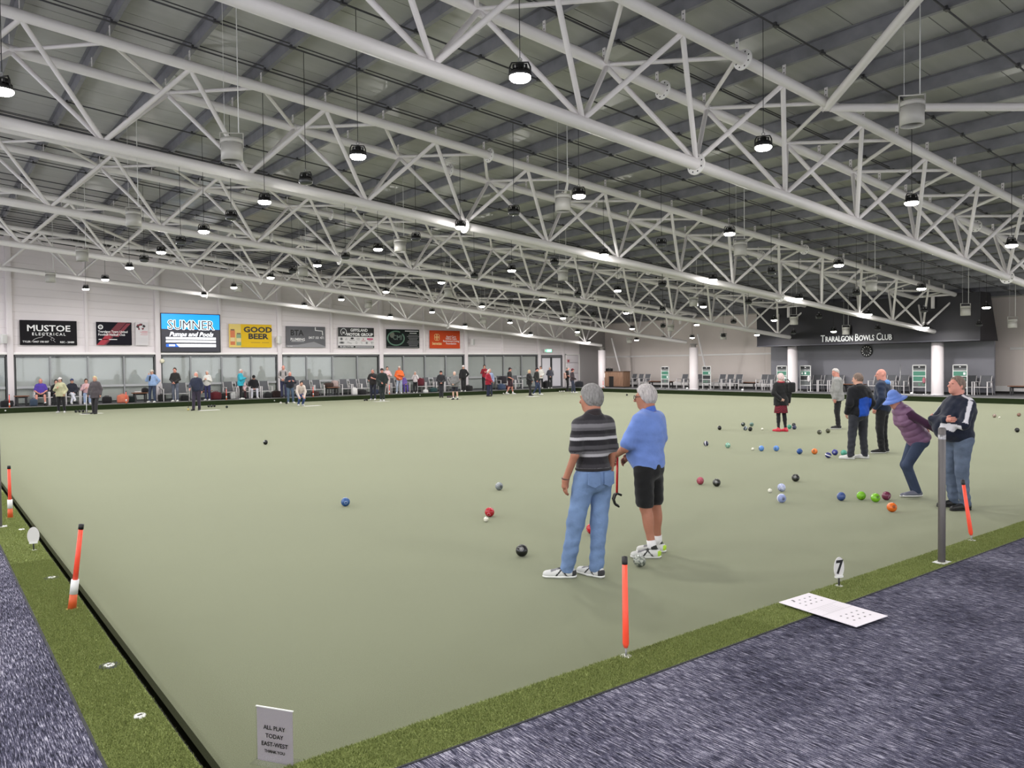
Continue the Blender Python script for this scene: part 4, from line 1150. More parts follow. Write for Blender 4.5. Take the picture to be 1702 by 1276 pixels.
def peg_left(x, y, top, lab, z=NZ, s=1.0):
    t = empty('boundary_peg', (x, y, z), 0, lab, 'peg')
    d = Vector(top) - Vector((x, y, z)); L_ = d.length
    q = Vector((0, 0, 1)).rotation_difference(d.normalized()).to_matrix().to_4x4()
    for nm, pr, m in (('shaft', [(0.0001, 0.16), (0.019, 0.16), (0.016, L_ - 0.035), (0.0001, L_ - 0.035)], PEG), ('sleeve', [(0.0001, 0.11), (0.028, 0.11), (0.027, 0.215), (0.0001, 0.215)], WHITE),
                      ('base', [(0.0001, 0.0), (0.029, 0.0), (0.026, 0.115), (0.0001, 0.115)], PEGO), ('cap', [(0.0001, L_ - 0.04), (0.0185, L_ - 0.04), (0.0185, L_ - 0.003), (0.0001, L_)], BLACK)):
        b = MB().lathe(pr, 16); b.xform(q); b.build(nm, m, t)
    MB().lathe([(0.0001, 0.003), (0.04, 0.003), (0.043, 0.0)], 20).build('disc', mat('peg_foot_yellow', (196, 170, 90), 0.5), t)
peg_left(-0.09, 3.17, (-0.02, 3.14, 0.82), 'red boundary peg with a white sleeve, nearer one on the left verge')
peg_left(-0.11, 7.65, (-0.11, 7.66, 0.82), 'red boundary peg with a white sleeve, farther one on the left verge')
for x, lab in ((2.37, 'pink boundary peg on the far bank below the sponsor wall, first from the near end'), (7.24, 'pink boundary peg on the far bank beside the orange patterned bag'), (12.12, 'pink boundary peg on the far bank beside the dark red bag'),
               (17.0, 'pink boundary peg on the far bank behind the crouching bowler'), (21.9, 'pink boundary peg on the far bank behind the pair in black'), (26.8, 'pink boundary peg on the far bank beside the black cap')):
    peg_left(x, 38.84, (x, 38.84, 0.86), lab, DZ)
for x, y, lab in ((37.2, 36.0, 'pink boundary peg on the far end bank in front of the wooden cabinet'), (37.2, 21.6, 'pink boundary peg on the far end bank beside the column left of the clock')):
    peg_left(x, y, (x, y, 0.78), lab, DZ)
# steel posts
GUN = mat('gunmetal_post', (96, 92, 90), 0.35, metal=0.5)
for x, y, h, lab in ((6.05, -0.235, 1.17, 'tall gunmetal steel post at the right verge'), (-0.262, 7.06, 1.18, 'tall steel post at the left edge of the picture')):
    t = empty('steel_post', (x, y, NZ), 0, lab, 'post')
    MB().lathe([(0.030, 0.008), (0.030, h - 0.01), (0.026, h), (0.0001, h)], 24).build('shaft', GUN, t)
    MB().bbox(-0.075, 0.075, -0.05, 0.05, 0, 0.008, 0.003).build('base_plate', WHITE, t)
    MB().lathe([(0.031, h - 0.10), (0.0315, h - 0.06), (0.031, h - 0.06)], 24).build('band', SILVER, t)
# rink number markers
def marker(x, y, rz, num, lab):
    t = empty('rink_marker', (x, y, NZ), math.radians(rz), lab, 'marker')
    pts = [(0.052 * math.cos(a), 0.078 * math.sin(a)) for a in [math.radians(-62 + k * (304 / 24)) for k in range(25)]]
    pts = [(-0.045 + 0.09 * k / 4, -0.068) for k in range(0, 0)] + [(0.052 * math.cos(a), 0.085 * math.sin(a)) for a in [math.radians(-50 + k * (280 / 22)) for k in range(23)]]
    n = len(pts); v = [(u, -0.003, w + 0.140) for u, w in pts] + [(u, 0.003, w + 0.140) for u, w in pts]
    MB().add(v, [tuple(range(n)), tuple(range(2 * n - 1, n - 1, -1))] + [(i, n + i, n + (i + 1) % n, (i + 1) % n) for i in range(n)]).build('plate', mat('marker_plate', (214, 212, 210), 0.4), t)
    MB().box(-0.035, 0.035, -0.012, 0.012, 0.065, 0.08).build('clamp', WHITE, t)
    MB().tube([(0, 0, 0), (0, 0, 0.07)], 0.007, 8).build('pin', DARK, t)
    MB().lathe([(0.0001, 0.003), (0.028, 0.003), (0.03, 0.0)], 18).build('disc', WHITE, t)
    if num:
        F = Matrix(((1, 0, 0, 0), (0, 0, -1, 0), (0, 1, 0, 0), (0, 0, 0, 1)))
        text('numeral', num, 0.145, INK_K, t, Matrix.Translation((0.0, -0.0045, 0.143)) @ F, off=0.004, ext=0.0005, res=4)
marker(4.72, -0.05, -14, '7', 'white oval rink marker with a black seven on the right verge')
marker(-0.09, 5.52, -18, '', 'blank white oval rink marker on the left verge')
for x, y, ro, lab in ((-0.09, 1.78, True, 'white disc with a navy ring set in the left verge'), (-0.10, 0.94, False, 'white disc with a dark slot, nearest in the left verge'), (-0.09, 4.24, True, 'white disc with a dark rim between the peg and the blank marker'), (-0.08, 6.74, False, 'thin white disc in the left verge behind the blank marker')):
    t = empty('verge_disc', (x, y, NZ), 0.4, lab, 'disc')
    if ro:
        MB().lathe([(0.0001, 0.004), (0.056, 0.004), (0.060, 0.0)], 28).build('rim', mat('navy_ring', (34, 34, 66), 0.5), t)
    MB().lathe([(0.0001, 0.008), (0.028, 0.008), (0.032, 0.0)], 28).build('plate', WHITE, t)
    MB().box(-0.012, 0.012, -0.006, 0.006, 0.008, 0.0095).build('slot', BLACK, t)

# notice stand and paper sheet
pr_ = Vector((0.323, -0.019, NZ)); pl_ = Vector((0.216, 0.145, NZ))
u = (pr_ - pl_); W_ = u.length; u.normalize()
t = empty('notice_stand', pl_, 0, 'clear stand with a printed notice in capitals at the near corner', 'notice')
nrm = Vector((u.y, -u.x, 0))
M0 = Matrix(((u.x, 0, nrm.x, 0), (u.y, 0, nrm.y, 0), (0, 1, 0, 0), (0, 0, 0, 1)))   # (right, up, out)
ACR, N, L, B = node_mat('clear_acrylic')
N.remove(B)
tr = N.new('ShaderNodeBsdfTransparent'); tr.inputs[0].default_value = (0.95, 0.95, 0.96, 1); gl = N.new('ShaderNodeBsdfGlossy'); gl.inputs['Roughness'].default_value = 0.05
ms = N.new('ShaderNodeMixShader'); ms.inputs[0].default_value = 0.06
L.new(tr.outputs[0], ms.inputs[1]); L.new(gl.outputs[0], ms.inputs[2]); L.new(ms.outputs[0], N['Material Output'].inputs['Surface'])
def onm(mb): return mb.xform(M0)
H_ = 0.244
onm(MB().box(0.004, W_ - 0.004, 0.0, H_ - 0.004, -0.001, 0.001)).build('notice_paper', mat('paper_grey', (184, 176, 179), 0.6), t)
onm(MB().box(0, W_, 0, H_, 0.002, 0.004)).build('front_sheet', ACR, t)
onm(MB().box(0, W_, H_ - 0.004, H_, -0.004, 0.004)).build('top_edge', mat('acrylic_edge', (222, 222, 214), 0.3), t)
onm(MB().box(0, W_, 0, 0.006, -0.05, 0.05)).build('foot', ACR, t)
for body, v, sz in (('ALL PLAY', 0.154, 0.027), ('TODAY', 0.117, 0.027), ('EAST-WEST', 0.080, 0.027), ('THANK YOU', 0.048, 0.0185)):
    text('lettering', body, sz, INK_K, t, M0 @ Matrix.Translation((W_ * 0.5, v, 0.0048)), off=0.0003, ext=0.0002, res=3)
P4 = [Vector(p) for p in ((3.93, -0.04, 0), (4.30, -0.05, 0), (4.23, -0.68, 0), (3.86, -0.66, 0))]
t = empty('paper_sheet', (3.86, -0.66, NZ + 0.02), 0, 'large white printed chart lying across the right verge and carpet', 'paper')
o0 = Vector((3.86, -0.66, 0))
Q = [p - o0 for p in P4]
MB().add([q + Vector((0, 0, z)) for z in (0, 0.004) for q in Q], [(0, 1, 2, 3), (7, 6, 5, 4), (0, 4, 5, 1), (1, 5, 6, 2), (2, 6, 7, 3), (3, 7, 4, 0)]).build('sheet', mat('sheet_white', (226, 220, 226), 0.55), t)
def pq(a, b):
    """a across the short side, b along the long side, 0..1"""
    return (Q[0].lerp(Q[1], a)).lerp(Q[3].lerp(Q[2], a), b) + Vector((0, 0, 0.0045))
def pmark(a0, b0, a1, b1, m):
    MB().quad(pq(a0, b0), pq(a0, b1), pq(a1, b1), pq(a1, b0)).build('print_mark', m, t)
pmark(0.02, 0.39, 0.98, 0.393, INK_G); pmark(0.02, 0.58, 0.98, 0.583, INK_G)
for bb in (0.42, 0.455, 0.49, 0.525, 0.555):
    pmark(0.25, bb, 0.75, bb + 0.006, mat('print_faint', (190, 186, 192), 0.5))
for j in range(3):
    for i in range(4):
        a = 0.25 + 0.17 * i; b_ = 0.09 + 0.08 * j
        pmark(a, b_, a + 0.05, b_ + 0.02, INK_K if (i + j) % 3 == 0 else INK_G)
        pmark(a, b_ + 0.61, a + 0.05, b_ + 0.63, INK_K if (i * j) % 3 == 1 else INK_G)
pmark(0.28, 0.05, 0.33, 0.085, INK_K)

# bowls and jacks
def bowl_mat(name, c, c2=None):
    if not c2:
        return mat('bowl_' + name, c, 0.22, vary=0.10, vscale=14, coat=0.3)
    nm = 'bowl_' + name
    if nm in _mats: return _mats[nm]
    m, N, L, B = node_mat(nm)
    tc = N.new('ShaderNodeTexCoord'); n = N.new('ShaderNodeTexNoise'); n.inputs['Scale'].default_value = 38; n.inputs['Detail'].default_value = 5
    L.new(tc.outputs['Object'], n.inputs['Vector'])
    r = N.new('ShaderNodeValToRGB'); r.color_ramp.elements[0].position = 0.42; r.color_ramp.elements[1].position = 0.62
    r.color_ramp.elements[0].color = rgb(*c); r.color_ramp.elements[1].color = rgb(*c2)
    L.new(n.outputs['Fac'], r.inputs['Fac']); L.new(r.outputs['Color'], B.inputs['Base Color'])
    B.inputs['Roughness'].default_value = 0.22; B.inputs['Coat Weight'].default_value = 0.3
    return m
bw = {}
def bowl_meshes():
    prof = []
    for i in range(17):
        a = PI * i / 16
        prof.append((max(1e-4, 0.0625 * math.sin(a) ** 0.9), -0.056 * math.cos(a)))
    bw['body'] = MB().lathe(prof, 24).mesh('bowl')
    d = MB()
    for s in (-1, 1):
        d.lathe([(0.017, s * 0.0552), (0.022, s * 0.0545), (0.0225, s * 0.0535)] if s > 0 else [(0.0225, s * 0.0535), (0.022, s * 0.0545), (0.017, s * 0.0552)], 20)
    bw['ring'] = d.mesh('ring')
    d = MB().lathe([(0.0001, 0.0572), (0.013, 0.0569), (0.014, 0.055)], 18)
    bw['emblem'] = d.mesh('emblem')
    bw['band'] = MB().lathe([(0.0612, -0.011), (0.0632, -0.006), (0.0635, 0.0), (0.0632, 0.006), (0.0612, 0.011)], 28).mesh('band')
    bw['jack'] = MB().sphere((0, 0, 0), 0.032, 16, 10).mesh('jack')
    bw['jack_mark'] = MB().lathe([(0.0001, 0.0322), (0.006, 0.0319), (0.0062, 0.0312)], 10).mesh('mark')
bowl_meshes()
def bowl(x, y, c, name, lab, c2=None, band=None, rim=None, z=0.0, tilt=None, yaw=None):
    t = empty('bowl', (x, y, z + 0.0618), 0, lab, 'bowl')
    yaw = rnd.uniform(0, 360) if yaw is None else yaw
    ti = (75 + rnd.uniform(-14, 14)) if tilt is None else tilt
    M = Matrix.Rotation(math.radians(yaw), 4, 'Z') @ Matrix.Rotation(math.radians(ti), 4, 'X')
    mm = bowl_mat(name, c, c2)
    def part(nm, me, m, parent=t):
        me = me.copy(); me.materials.clear(); me.materials.append(m)
        return link(nm, me, None, parent, mat4=M if parent is t else None)
    b = part('body', bw['body'], mm)
    lo = tuple(min(255, int(v * 0.45 + 130)) for v in c) if sum(c) < 300 else tuple(int(v * 0.6) for v in c)
    part('groove_ring', bw['ring'], mat('bowl_ring_%d_%d_%d' % lo, lo, 0.35))
    part('emblem', bw['emblem'], mat('bowl_ring_%d_%d_%d' % lo, lo, 0.35))
    if band: part('band', bw['band'], mat('bowl_band_%d_%d_%d' % band, band, 0.3))
def jack(x, y, lab, z=0.0):
    t = empty('jack', (x, y, z + 0.032), 0, lab, 'jack')
    me = bw['jack']
    if not me.materials: me.materials.append(mat('jack_white', (232, 230, 214), 0.3)); bw['jack_mark'].materials.append(INK_G)
    link('ball', me, None, t); link('mark', bw['jack_mark'], None, t, mat4=Matrix.Rotation(rnd.uniform(0.3, 1.2), 4, 'X'))
BK = (20, 20, 21)
bowl(6.00, 16.06, BK, 'black', 'lone black bowl in the open left half of the green')
bowl(3.76, 6.72, (44, 84, 140), 'blue', 'blue bowl with a white emblem alone left of centre')
bowl(6.21, 6.42, (112, 118, 122), 'grey', 'plain grey bowl beyond the red bowl and jack', (140, 146, 150))
bowl(4.85, 4.79, (176, 26, 40), 'red', 'red bowl touching the nearest white jack')
jack(4.63, 4.56, 'white jack beside the red bowl')
bowl(3.89, 2.90, BK, 'black', 'black bowl nearest the camera, left of the striped shirt', tilt=60, yaw=-40)
bowl(5.14, 3.20, (176, 26, 40), 'red', 'red bowl half hidden behind the blue jeans of the striped shirt')
bowl(4.50, 1.85, (84, 90, 84), 'speckled', 'grey speckled bowl at the white shoes of the person in shorts', (168, 172, 160), tilt=20, yaw=10)
bowl(8.97, 4.73, (160, 62, 80), 'rose', 'rose red bowl right of the blue shirt', (176, 92, 106))
bowl(9.01, 4.44, BK, 'black_fleck', 'black flecked bowl beside the rose red bowl', (60, 62, 56))
bowl(13.67, 8.35, (40, 40, 66), 'navy_dark', 'white and navy bowl, leftmost of the long middle line', None, (224, 222, 230), tilt=80, yaw=20)
bowl(13.70, 7.76, (90, 160, 136), 'mint', 'mint green marbled bowl, second in the long middle line', (180, 206, 190))
jack(13.68, 7.08, 'white jack in the long middle line of bowls')
bowl(13.71, 6.88, (96, 142, 208), 'sky', 'sky blue bowl next to the jack in the middle line')
bowl(13.94, 6.66, (96, 142, 208), 'sky', 'sky blue bowl alone between the jack and the navy blue bowl')
bowl(13.79, 6.00, (46, 86, 152), 'royal', 'royal blue bowl left of the small orange bowl')
bowl(14.01, 5.79, (222, 120, 54), 'orange', 'orange bowl in the middle line of bowls')
bowl(13.60, 5.24, (40, 44, 110), 'navy', 'navy bowl with a white band at the shoes of the blue and black jacket', None, (226, 224, 232), tilt=20, yaw=30)
bowl(14.16, 5.42, (52, 56, 136), 'indigo', 'indigo bowl half hidden behind the banded navy bowl')
bowl(14.19, 5.24, (86, 168, 144), 'teal', 'teal bowl beside the white shoe of the blue and black jacket')
bowl(18.20, 8.19, (40, 42, 32), 'dark_fleck', 'dark flecked bowl, left of two near the person in grey', (86, 88, 70))
bowl(18.69, 8.23, (60, 62, 42), 'dark_olive', 'dark olive bowl, right of two near the person in grey', (84, 84, 60))
bowl(17.46, 10.88, BK, 'black', 'black bowl alone left of the dark cluster')
bowl(19.03, 11.21, (30, 44, 40), 'dark_green', 'dark green bowl at the back left of the cluster')
bowl(19.19, 11.02, (100, 130, 120), 'grey_green', 'grey green bowl at the back right of the cluster')
bowl(17.85, 10.28, (60, 72, 78), 'slate', 'slate bowl with a pale band at the front left of the cluster', None, (190, 198, 206))
bowl(17.72, 10.02, BK, 'black', 'black bowl at the front right of the cluster')
jack(18.26, 10.00, 'white jack between the dark cluster and the red shoes')
bowl(19.18, 9.72, (60, 150, 120), 'sea_green', 'sea green bowl just behind the red shoes')
bowl(19.84, 10.00, BK, 'black', 'black bowl behind the red shoes')
bowl(19.08, 9.50, (52, 58, 90), 'slate_blue', 'slate blue bowl right of the red shoes')
bowl(10.37, 3.92, BK, 'black_fleck', 'black flecked bowl above the two pale blue bowls', (52, 52, 48))
bowl(9.34, 3.50, (166, 176, 214), 'ice', 'pale ice blue bowl beside the jack', (214, 218, 236))
jack(9.12, 3.55, 'white jack left of the pale ice blue bowl')
bowl(8.52, 2.96, (150, 162, 206), 'ice2', 'pale blue bowl with a white band nearest below the jack', None, (220, 222, 236), tilt=85, yaw=-30)
bowl(9.27, 2.51, (62, 84, 140), 'denim', 'denim blue bowl left of the lime green pair')
bowl(9.53, 2.36, (124, 190, 40), 'lime', 'lime green bowl, left of the pair')
bowl(9.52, 2.15, (124, 190, 40), 'lime', 'lime green bowl, right of the pair')
bowl(9.78, 2.13, (116, 50, 74), 'plum', 'plum coloured bowl touching the lime green pair')
bowl(8.99, 1.66, (226, 110, 34), 'bright_orange', 'bright orange bowl with a black ring, nearest on the right')
bowl(23.24, 7.59, (120, 64, 52), 'brown', 'brown bowl between the purple vest and the folded arms')
bowl(27.77, 7.54, (120, 100, 88), 'taupe', 'taupe bowl beside a jack right of the navy shirt', (190, 170, 156))
jack(27.54, 7.30, 'white jack beside the taupe bowl at the right edge')
bowl(28.88, 7.20, (120, 84, 70), 'brown_grey', 'brown bowl right of the taupe bowl', (150, 116, 100))
bowl(30.74, 7.62, BK, 'black', 'black bowl at the right edge of the picture, farther one')
bowl(22.36, 4.95, BK, 'black', 'black bowl at the right edge of the picture, nearer one')
bowl(33.19, 29.82, BK, 'black', 'tiny black bowl left of the curly grey head, far across the green')
bowl(10.97, 35.1, (30, 42, 36), 'dark_green', 'dark bowl right of the navy jumper near the far bank')
MATW = mat('mat_white', (226, 224, 220), 0.7)
def row(x, y, n, c, lab, dx=0.14, name=None):
    for k in range(n):
        bowl(x + dx * k, y, c, name or 'black', lab + (', %s from the left' % ordinal(k + 1) if n > 1 else ''))
row(4.72, 36.6, 4, BK, 'black bowl in the row beside the cream hoodie')
row(10.55, 36.6, 3, BK, 'black bowl in the row behind the navy jumper')
row(24.5, 36.3, 4, (60, 36, 60), 'dark plum bowl in the row beside the black cap', 0.16, 'dark_plum')
row(14.35, 36.9, 1, (220, 218, 210), 'white bowl at the feet of the bald black jumper', name='white')
row(14.6, 36.75, 1, BK, 'black bowl at the feet of the bald black jumper')
row(19.1, 36.59, 2, BK, 'black bowl left of the pair in black')
row(29.6, 37.5, 2, (200, 200, 190), 'pale bowl left of the group at the far corner', 0.22, 'pale')
row(34.3, 37.3, 3, (190, 190, 180), 'pale bowl beside the pair near the white door', 0.2, 'pale')
jack(10.1, 36.9, 'yellowish jack beside the stick of the navy jumper')
for x, y, lab in ((5.1, 35.1, 'white bowling mat at the feet of the person in the grey cardigan'), (9.75, 33.8, 'white bowling mat at the feet of the person in the navy jumper'), (14.75, 33.75, 'white bowling mat under the crouching bowler'),
                  (19.5, 35.4, 'white bowling mat at the feet of the person in the black jacket'), (28.9, 33.6, 'white bowling mat at the feet of the blonde person in black'), (24.2, 35.2, 'white bowling mat beside the person in grey shorts')):
    t = empty('bowling_mat', (x, y, 0), math.radians(8), lab, 'mat')
    MB().bbox(-0.45, 0.45, -0.2, 0.2, 0.001, 0.008, 0.003).build('mat', MATW, t)
    MB().box(-0.38, 0.38, -0.13, 0.13, 0.008, 0.0095).build('inlay', mat('mat_inlay', (206, 206, 200), 0.7), t)
for x, lab in ((2.2, 'small white jack marker on the far bank, first from the near end'), (14.7, 'small white jack marker on the far bank below the seated pair'), (24.0, 'small white jack marker on the far bank beside the white top')):
    t = empty('bank_marker', (x, 38.745, 0.12), 0, lab, 'marker')
    MB().lathe([(0.0001, 0.012), (0.03, 0.010), (0.034, 0)], 14).xform(Matrix.Rotation(PI / 2, 4, 'X')).build('disc', WHITE, t)
    MB().tube([(0, -0.012, 0), (0, -0.018, 0)], 0.008, 8).build('stud', INK_G, t)

# ================================================================== PEOPLE
F32 = np.float32
def V3(*a): return np.array(a, dtype=F32)

def d_rcone(P, a, b, ra, rb):
    a = np.asarray(a, F32); b = np.asarray(b, F32); ba = b - a
    pa = P - a
    t = np.clip(pa @ ba / max(float(ba @ ba), 1e-9), 0, 1)
    q = pa - t[:, None] * ba
    return np.sqrt((q * q).sum(1)) - (ra + (rb - ra) * t)

def d_ell(P, c, r, R=None):
    q = P - np.asarray(c, F32)
    if R is not None: q = q @ np.asarray(R, F32)      # columns of R are the axes
    r = np.asarray(r, F32)
    k0 = np.sqrt(((q / r) ** 2).sum(1)); k1 = np.sqrt(((q / (r * r)) ** 2).sum(1))
    return k0 * (k0 - 1) / np.maximum(k1, 1e-6)

def smin(a, b, k):
    h = np.maximum(k - np.abs(a - b), 0) / k
    return np.minimum(a, b) - h * h * k * 0.25

def sdf_eval(P, prims):
    """prims: ('c', a, b, ra, rb, k) round cone, ('e', c, r, R, k) ellipsoid, ('-', n, d) keep dot(P,n) <= d, ('s', prim) subtract, ('f', func) added offset"""
    d = None
    for p in prims:
        if p[0] == 'c': v = d_rcone(P, p[1], p[2], p[3], p[4]); d = v if d is None else smin(d, v, p[5])
        elif p[0] == 'e': v = d_ell(P, p[1], p[2], p[3]); d = v if d is None else smin(d, v, p[4])
        elif p[0] == '-': d = np.maximum(d, P @ np.asarray(p[1], F32) - F32(p[2]))
        elif p[0] == 's':
            v = d_ell(P, p[1], p[2], p[3]); d = np.maximum(d, -v)
        elif p[0] == 'f': d = d + p[1](P)
    return d

def prim_bounds(prims):
    lo = np.full(3, 1e9); hi = -lo
    for p in prims:
        if p[0] == 'c':
            for q, r in ((p[1], p[3]), (p[2], p[4])):
                lo = np.minimum(lo, np.asarray(q) - r); hi = np.maximum(hi, np.asarray(q) + r)
        elif p[0] == 'e':
            r = max(p[2]) if p[3] is not None else np.asarray(p[2])
            lo = np.minimum(lo, np.asarray(p[1]) - r); hi = np.maximum(hi, np.asarray(p[1]) + r)
    return lo, hi

def surface_nets(prims, h):
    lo, hi = prim_bounds(prims)
    B = 5
    lo = lo - h * 2.5; hi = hi + h * 2.5
    nb = np.maximum(1, np.ceil((hi - lo) / (h * B)).astype(int))
    n = nb * B + 1
    cc = [lo[i] + (np.arange(nb[i]) + 0.5) * h * B for i in range(3)]
    G = np.stack(np.meshgrid(*cc, indexing='ij'), -1).reshape(-1, 3).astype(F32)
    dc = sdf_eval(G, prims).reshape(nb)
    near = np.abs(dc) < h * B * 0.95 + 0.012
    D = np.where(np.repeat(np.repeat(np.repeat(dc, B, 0), B, 1), B, 2) < 0, F32(-1), F32(1))
    D = np.pad(D, ((0, 1), (0, 1), (0, 1)), mode='edge')
    bi = np.argwhere(near)
    off = np.stack(np.meshgrid(*[np.arange(B + 1)] * 3, indexing='ij'), -1).reshape(-1, 3)
    CH = 1500
    for s in range(0, len(bi), CH):
        I = (bi[s:s + CH, None, :] * B + off[None]).reshape(-1, 3)
        P = (lo + I * h).astype(F32)
        D[I[:, 0], I[:, 1], I[:, 2]] = sdf_eval(P, prims)
    S = D < 0
    S[0] = S[-1] = False; S[:, 0] = S[:, -1] = False; S[:, :, 0] = S[:, :, -1] = False
    D = np.where(S, D, np.abs(D) + 1e-6)
    c = np.zeros((n[0] - 1, n[1] - 1, n[2] - 1), np.int8)
    corners = [(i, j, k) for i in (0, 1) for j in (0, 1) for k in (0, 1)]
    for i, j, k in corners:
        c += S[i:n[0] - 1 + i, j:n[1] - 1 + j, k:n[2] - 1 + k]
    act = np.argwhere((c > 0) & (c < 8))
    if len(act) == 0: return np.zeros((0, 3)), np.zeros((0, 4), int)
    idx = np.full(c.shape, -1, np.int32); idx[act[:, 0], act[:, 1], act[:, 2]] = np.arange(len(act))
    acc = np.zeros((len(act), 3)); cnt = np.zeros(len(act))
    cv = {q: D[act[:, 0] + q[0], act[:, 1] + q[1], act[:, 2] + q[2]] for q in corners}
    for q in corners:
        for ax in range(3):
            if q[ax]: continue
            q2 = tuple(1 if a == ax else q[a] for a in range(3))
            a, b = cv[q], cv[q2]
            m = (a < 0) != (b < 0)
            t = np.where(m, a / np.where(m, a - b, 1), 0)
            p = np.tile(np.array(q, float), (len(act), 1)); p[:, ax] = t
            acc += np.where(m[:, None], p, 0); cnt += m
    verts = lo + (act + acc / np.maximum(cnt, 1)[:, None]) * h
    faces = []
    for ax in range(3):
        o = [a for a in range(3) if a != ax]
        sl = [slice(None)] * 3; sl2 = [slice(None)] * 3
        sl[ax] = slice(0, -1); sl2[ax] = slice(1, None)
        e = S[tuple(sl)] != S[tuple(sl2)]
        w = np.argwhere(e)
        w = w[(w[:, o[0]] > 0) & (w[:, o[1]] > 0) & (w[:, o[0]] < n[o[0]] - 1) & (w[:, o[1]] < n[o[1]] - 1)]
        if not len(w): continue
        def at(d0, d1):
            q = w.copy(); q[:, o[0]] += d0; q[:, o[1]] += d1
            return idx[q[:, 0], q[:, 1], q[:, 2]]
        quad = np.stack([at(-1, -1), at(0, -1), at(0, 0), at(-1, 0)], 1)
        ins = S[w[:, 0], w[:, 1], w[:, 2]]
        flip = ins if ax != 1 else ~ins
        quad = np.where(flip[:, None], quad, quad[:, ::-1])
        faces.append(quad)
    f = np.concatenate(faces); f = f[(f >= 0).all(1)]
    return verts, f

def np_mesh(name, v, f, m, extra=None, paint=None):
    """v, f arrays of quads; extra: MB with more geometry"""
    nv, nf = len(v), len(f)
    ev = np.array(extra.v) if extra and extra.v else np.zeros((0, 3))
    loops = [f.ravel()]; starts = [np.arange(nf) * 4]; tot = nf * 4
    if extra and extra.f:
        st = []
        ex = []
        for q in extra.f:
            st.append(tot + sum(0 for _ in ())); ex += [i + nv for i in q]; tot_add = len(q); st[-1] = tot; tot += tot_add
        loops.append(np.array(ex)); starts.append(np.array(st))
    V = np.concatenate([v, ev]).astype(np.float32)
    Lp = np.concatenate(loops).astype(np.int32); St = np.concatenate(starts).astype(np.int32)
    me = bpy.data.meshes.new(name)
    me.vertices.add(len(V)); me.vertices.foreach_set('co', V.ravel())
    me.loops.add(len(Lp)); me.loops.foreach_set('vertex_index', Lp)
    me.polygons.add(len(St)); me.polygons.foreach_set('loop_start', St)
    me.polygons.foreach_set('use_smooth', np.ones(len(St), bool))
    me.update(); me.validate()
    me.materials.append(m)
    if paint is not None:
        a = me.attributes.new('col', 'FLOAT_COLOR', 'POINT')
        c = paint(V)
        a.data.foreach_set('color', np.concatenate([c, np.ones((len(c), 1))], 1).astype(np.float32).ravel())
    return me

def unit(v):
    v = np.asarray(v, float); return v / max(1e-9, np.linalg.norm(v))

SKIN = {k: mat('skin_' + k, c, 0.55, bump=0.1, bscale=40, vary=0.08, vscale=9, spec=0.35) for k, c in
        {'fair': (206, 156, 136), 'pink': (214, 150, 134), 'tan': (170, 116, 94), 'pale': (216, 176, 158)}.items()}
EYE = mat('eye_dark', (40, 30, 26), 0.2); LIP = mat('lip', (160, 96, 88), 0.5)
eye_me = MB().sphere((0, 0, 0), 0.0105, 8, 6).mesh('eye'); eye_me.materials.append(EYE)

ARMS = {   # elbow, wrist for the right side (x mirrored for the left), hand direction
    'down': ((.232, -.03, 1.12), (.240, .05, .885), (0.0, .12, -1)),
    'loose': ((.250, -.05, 1.125), (.275, .05, .895), (0.0, .15, -1)),
    'folded': ((.255, .10, 1.12), (-.13, .185, 1.17), (-1, -.45, .1)),
    'crossed': ((.240, .07, 1.14), (-.02, .215, 1.20), (-1, .05, .1)),
    'clasp': ((.238, .00, 1.125), (.055, .20, .985), (-.8, .25, -.5)),
    'behind': ((.240, -.12, 1.14), (.07, -.185, .98), (-.8, 0, -.35)),
    'pocket': ((.245, -.07, 1.125), (.205, .07, .935), (-.1, .3, -1)),
    'chest': ((.240, .04, 1.125), (.085, .235, 1.21), (-.75, .3, .45)),
    'face': ((.235, .12, 1.17), (.08, .20, 1.43), (-.3, .2, .9)),
    'forward': ((.22, .15, 1.18), (.12, .38, 1.10), (-.1, 1, -.1)),
    'hip': ((.29, -.12, 1.15), (.19, -.10, 1.0), (-.6, -.2, -.6)),
    'reach': ((.22, .20, 1.20), (.13, .42, 1.05), (0, .8, -.6)),
    'stick': ((.240, .05, 1.125), (.17, .26, 1.02), (-.1, .6, -.75)),
    'lap': ((.24, .02, 1.12), (.10, .24, .99), (-.5, .7, -.2)),
}
LEGS = {   # knee, ankle (right), foot turn-out
    'stand': ((.10, .02, .50), (.105, -.02, .085), 8),
    'wide': ((.14, .02, .50), (.17, -.02, .085), 12),
    'close': ((.075, .02, .50), (.07, -.02, .085), 6),
    'sit': ((.12, .42, .50), (.12, .44, .085), 8),
    'sit_out': ((.17, .40, .49), (.19, .46, .085), 14),
    'crouch': ((.12, .26, .40), (.11, -.06, .085), 6),
    'fore': ((.09, .12, .50), (.09, .17, .085), 6),
    'back': ((.10, .02, .49), (.10, -.20, .10), 6),
    'soft': ((.10, .13, .47), (.10, -.03, .085), 6),
}

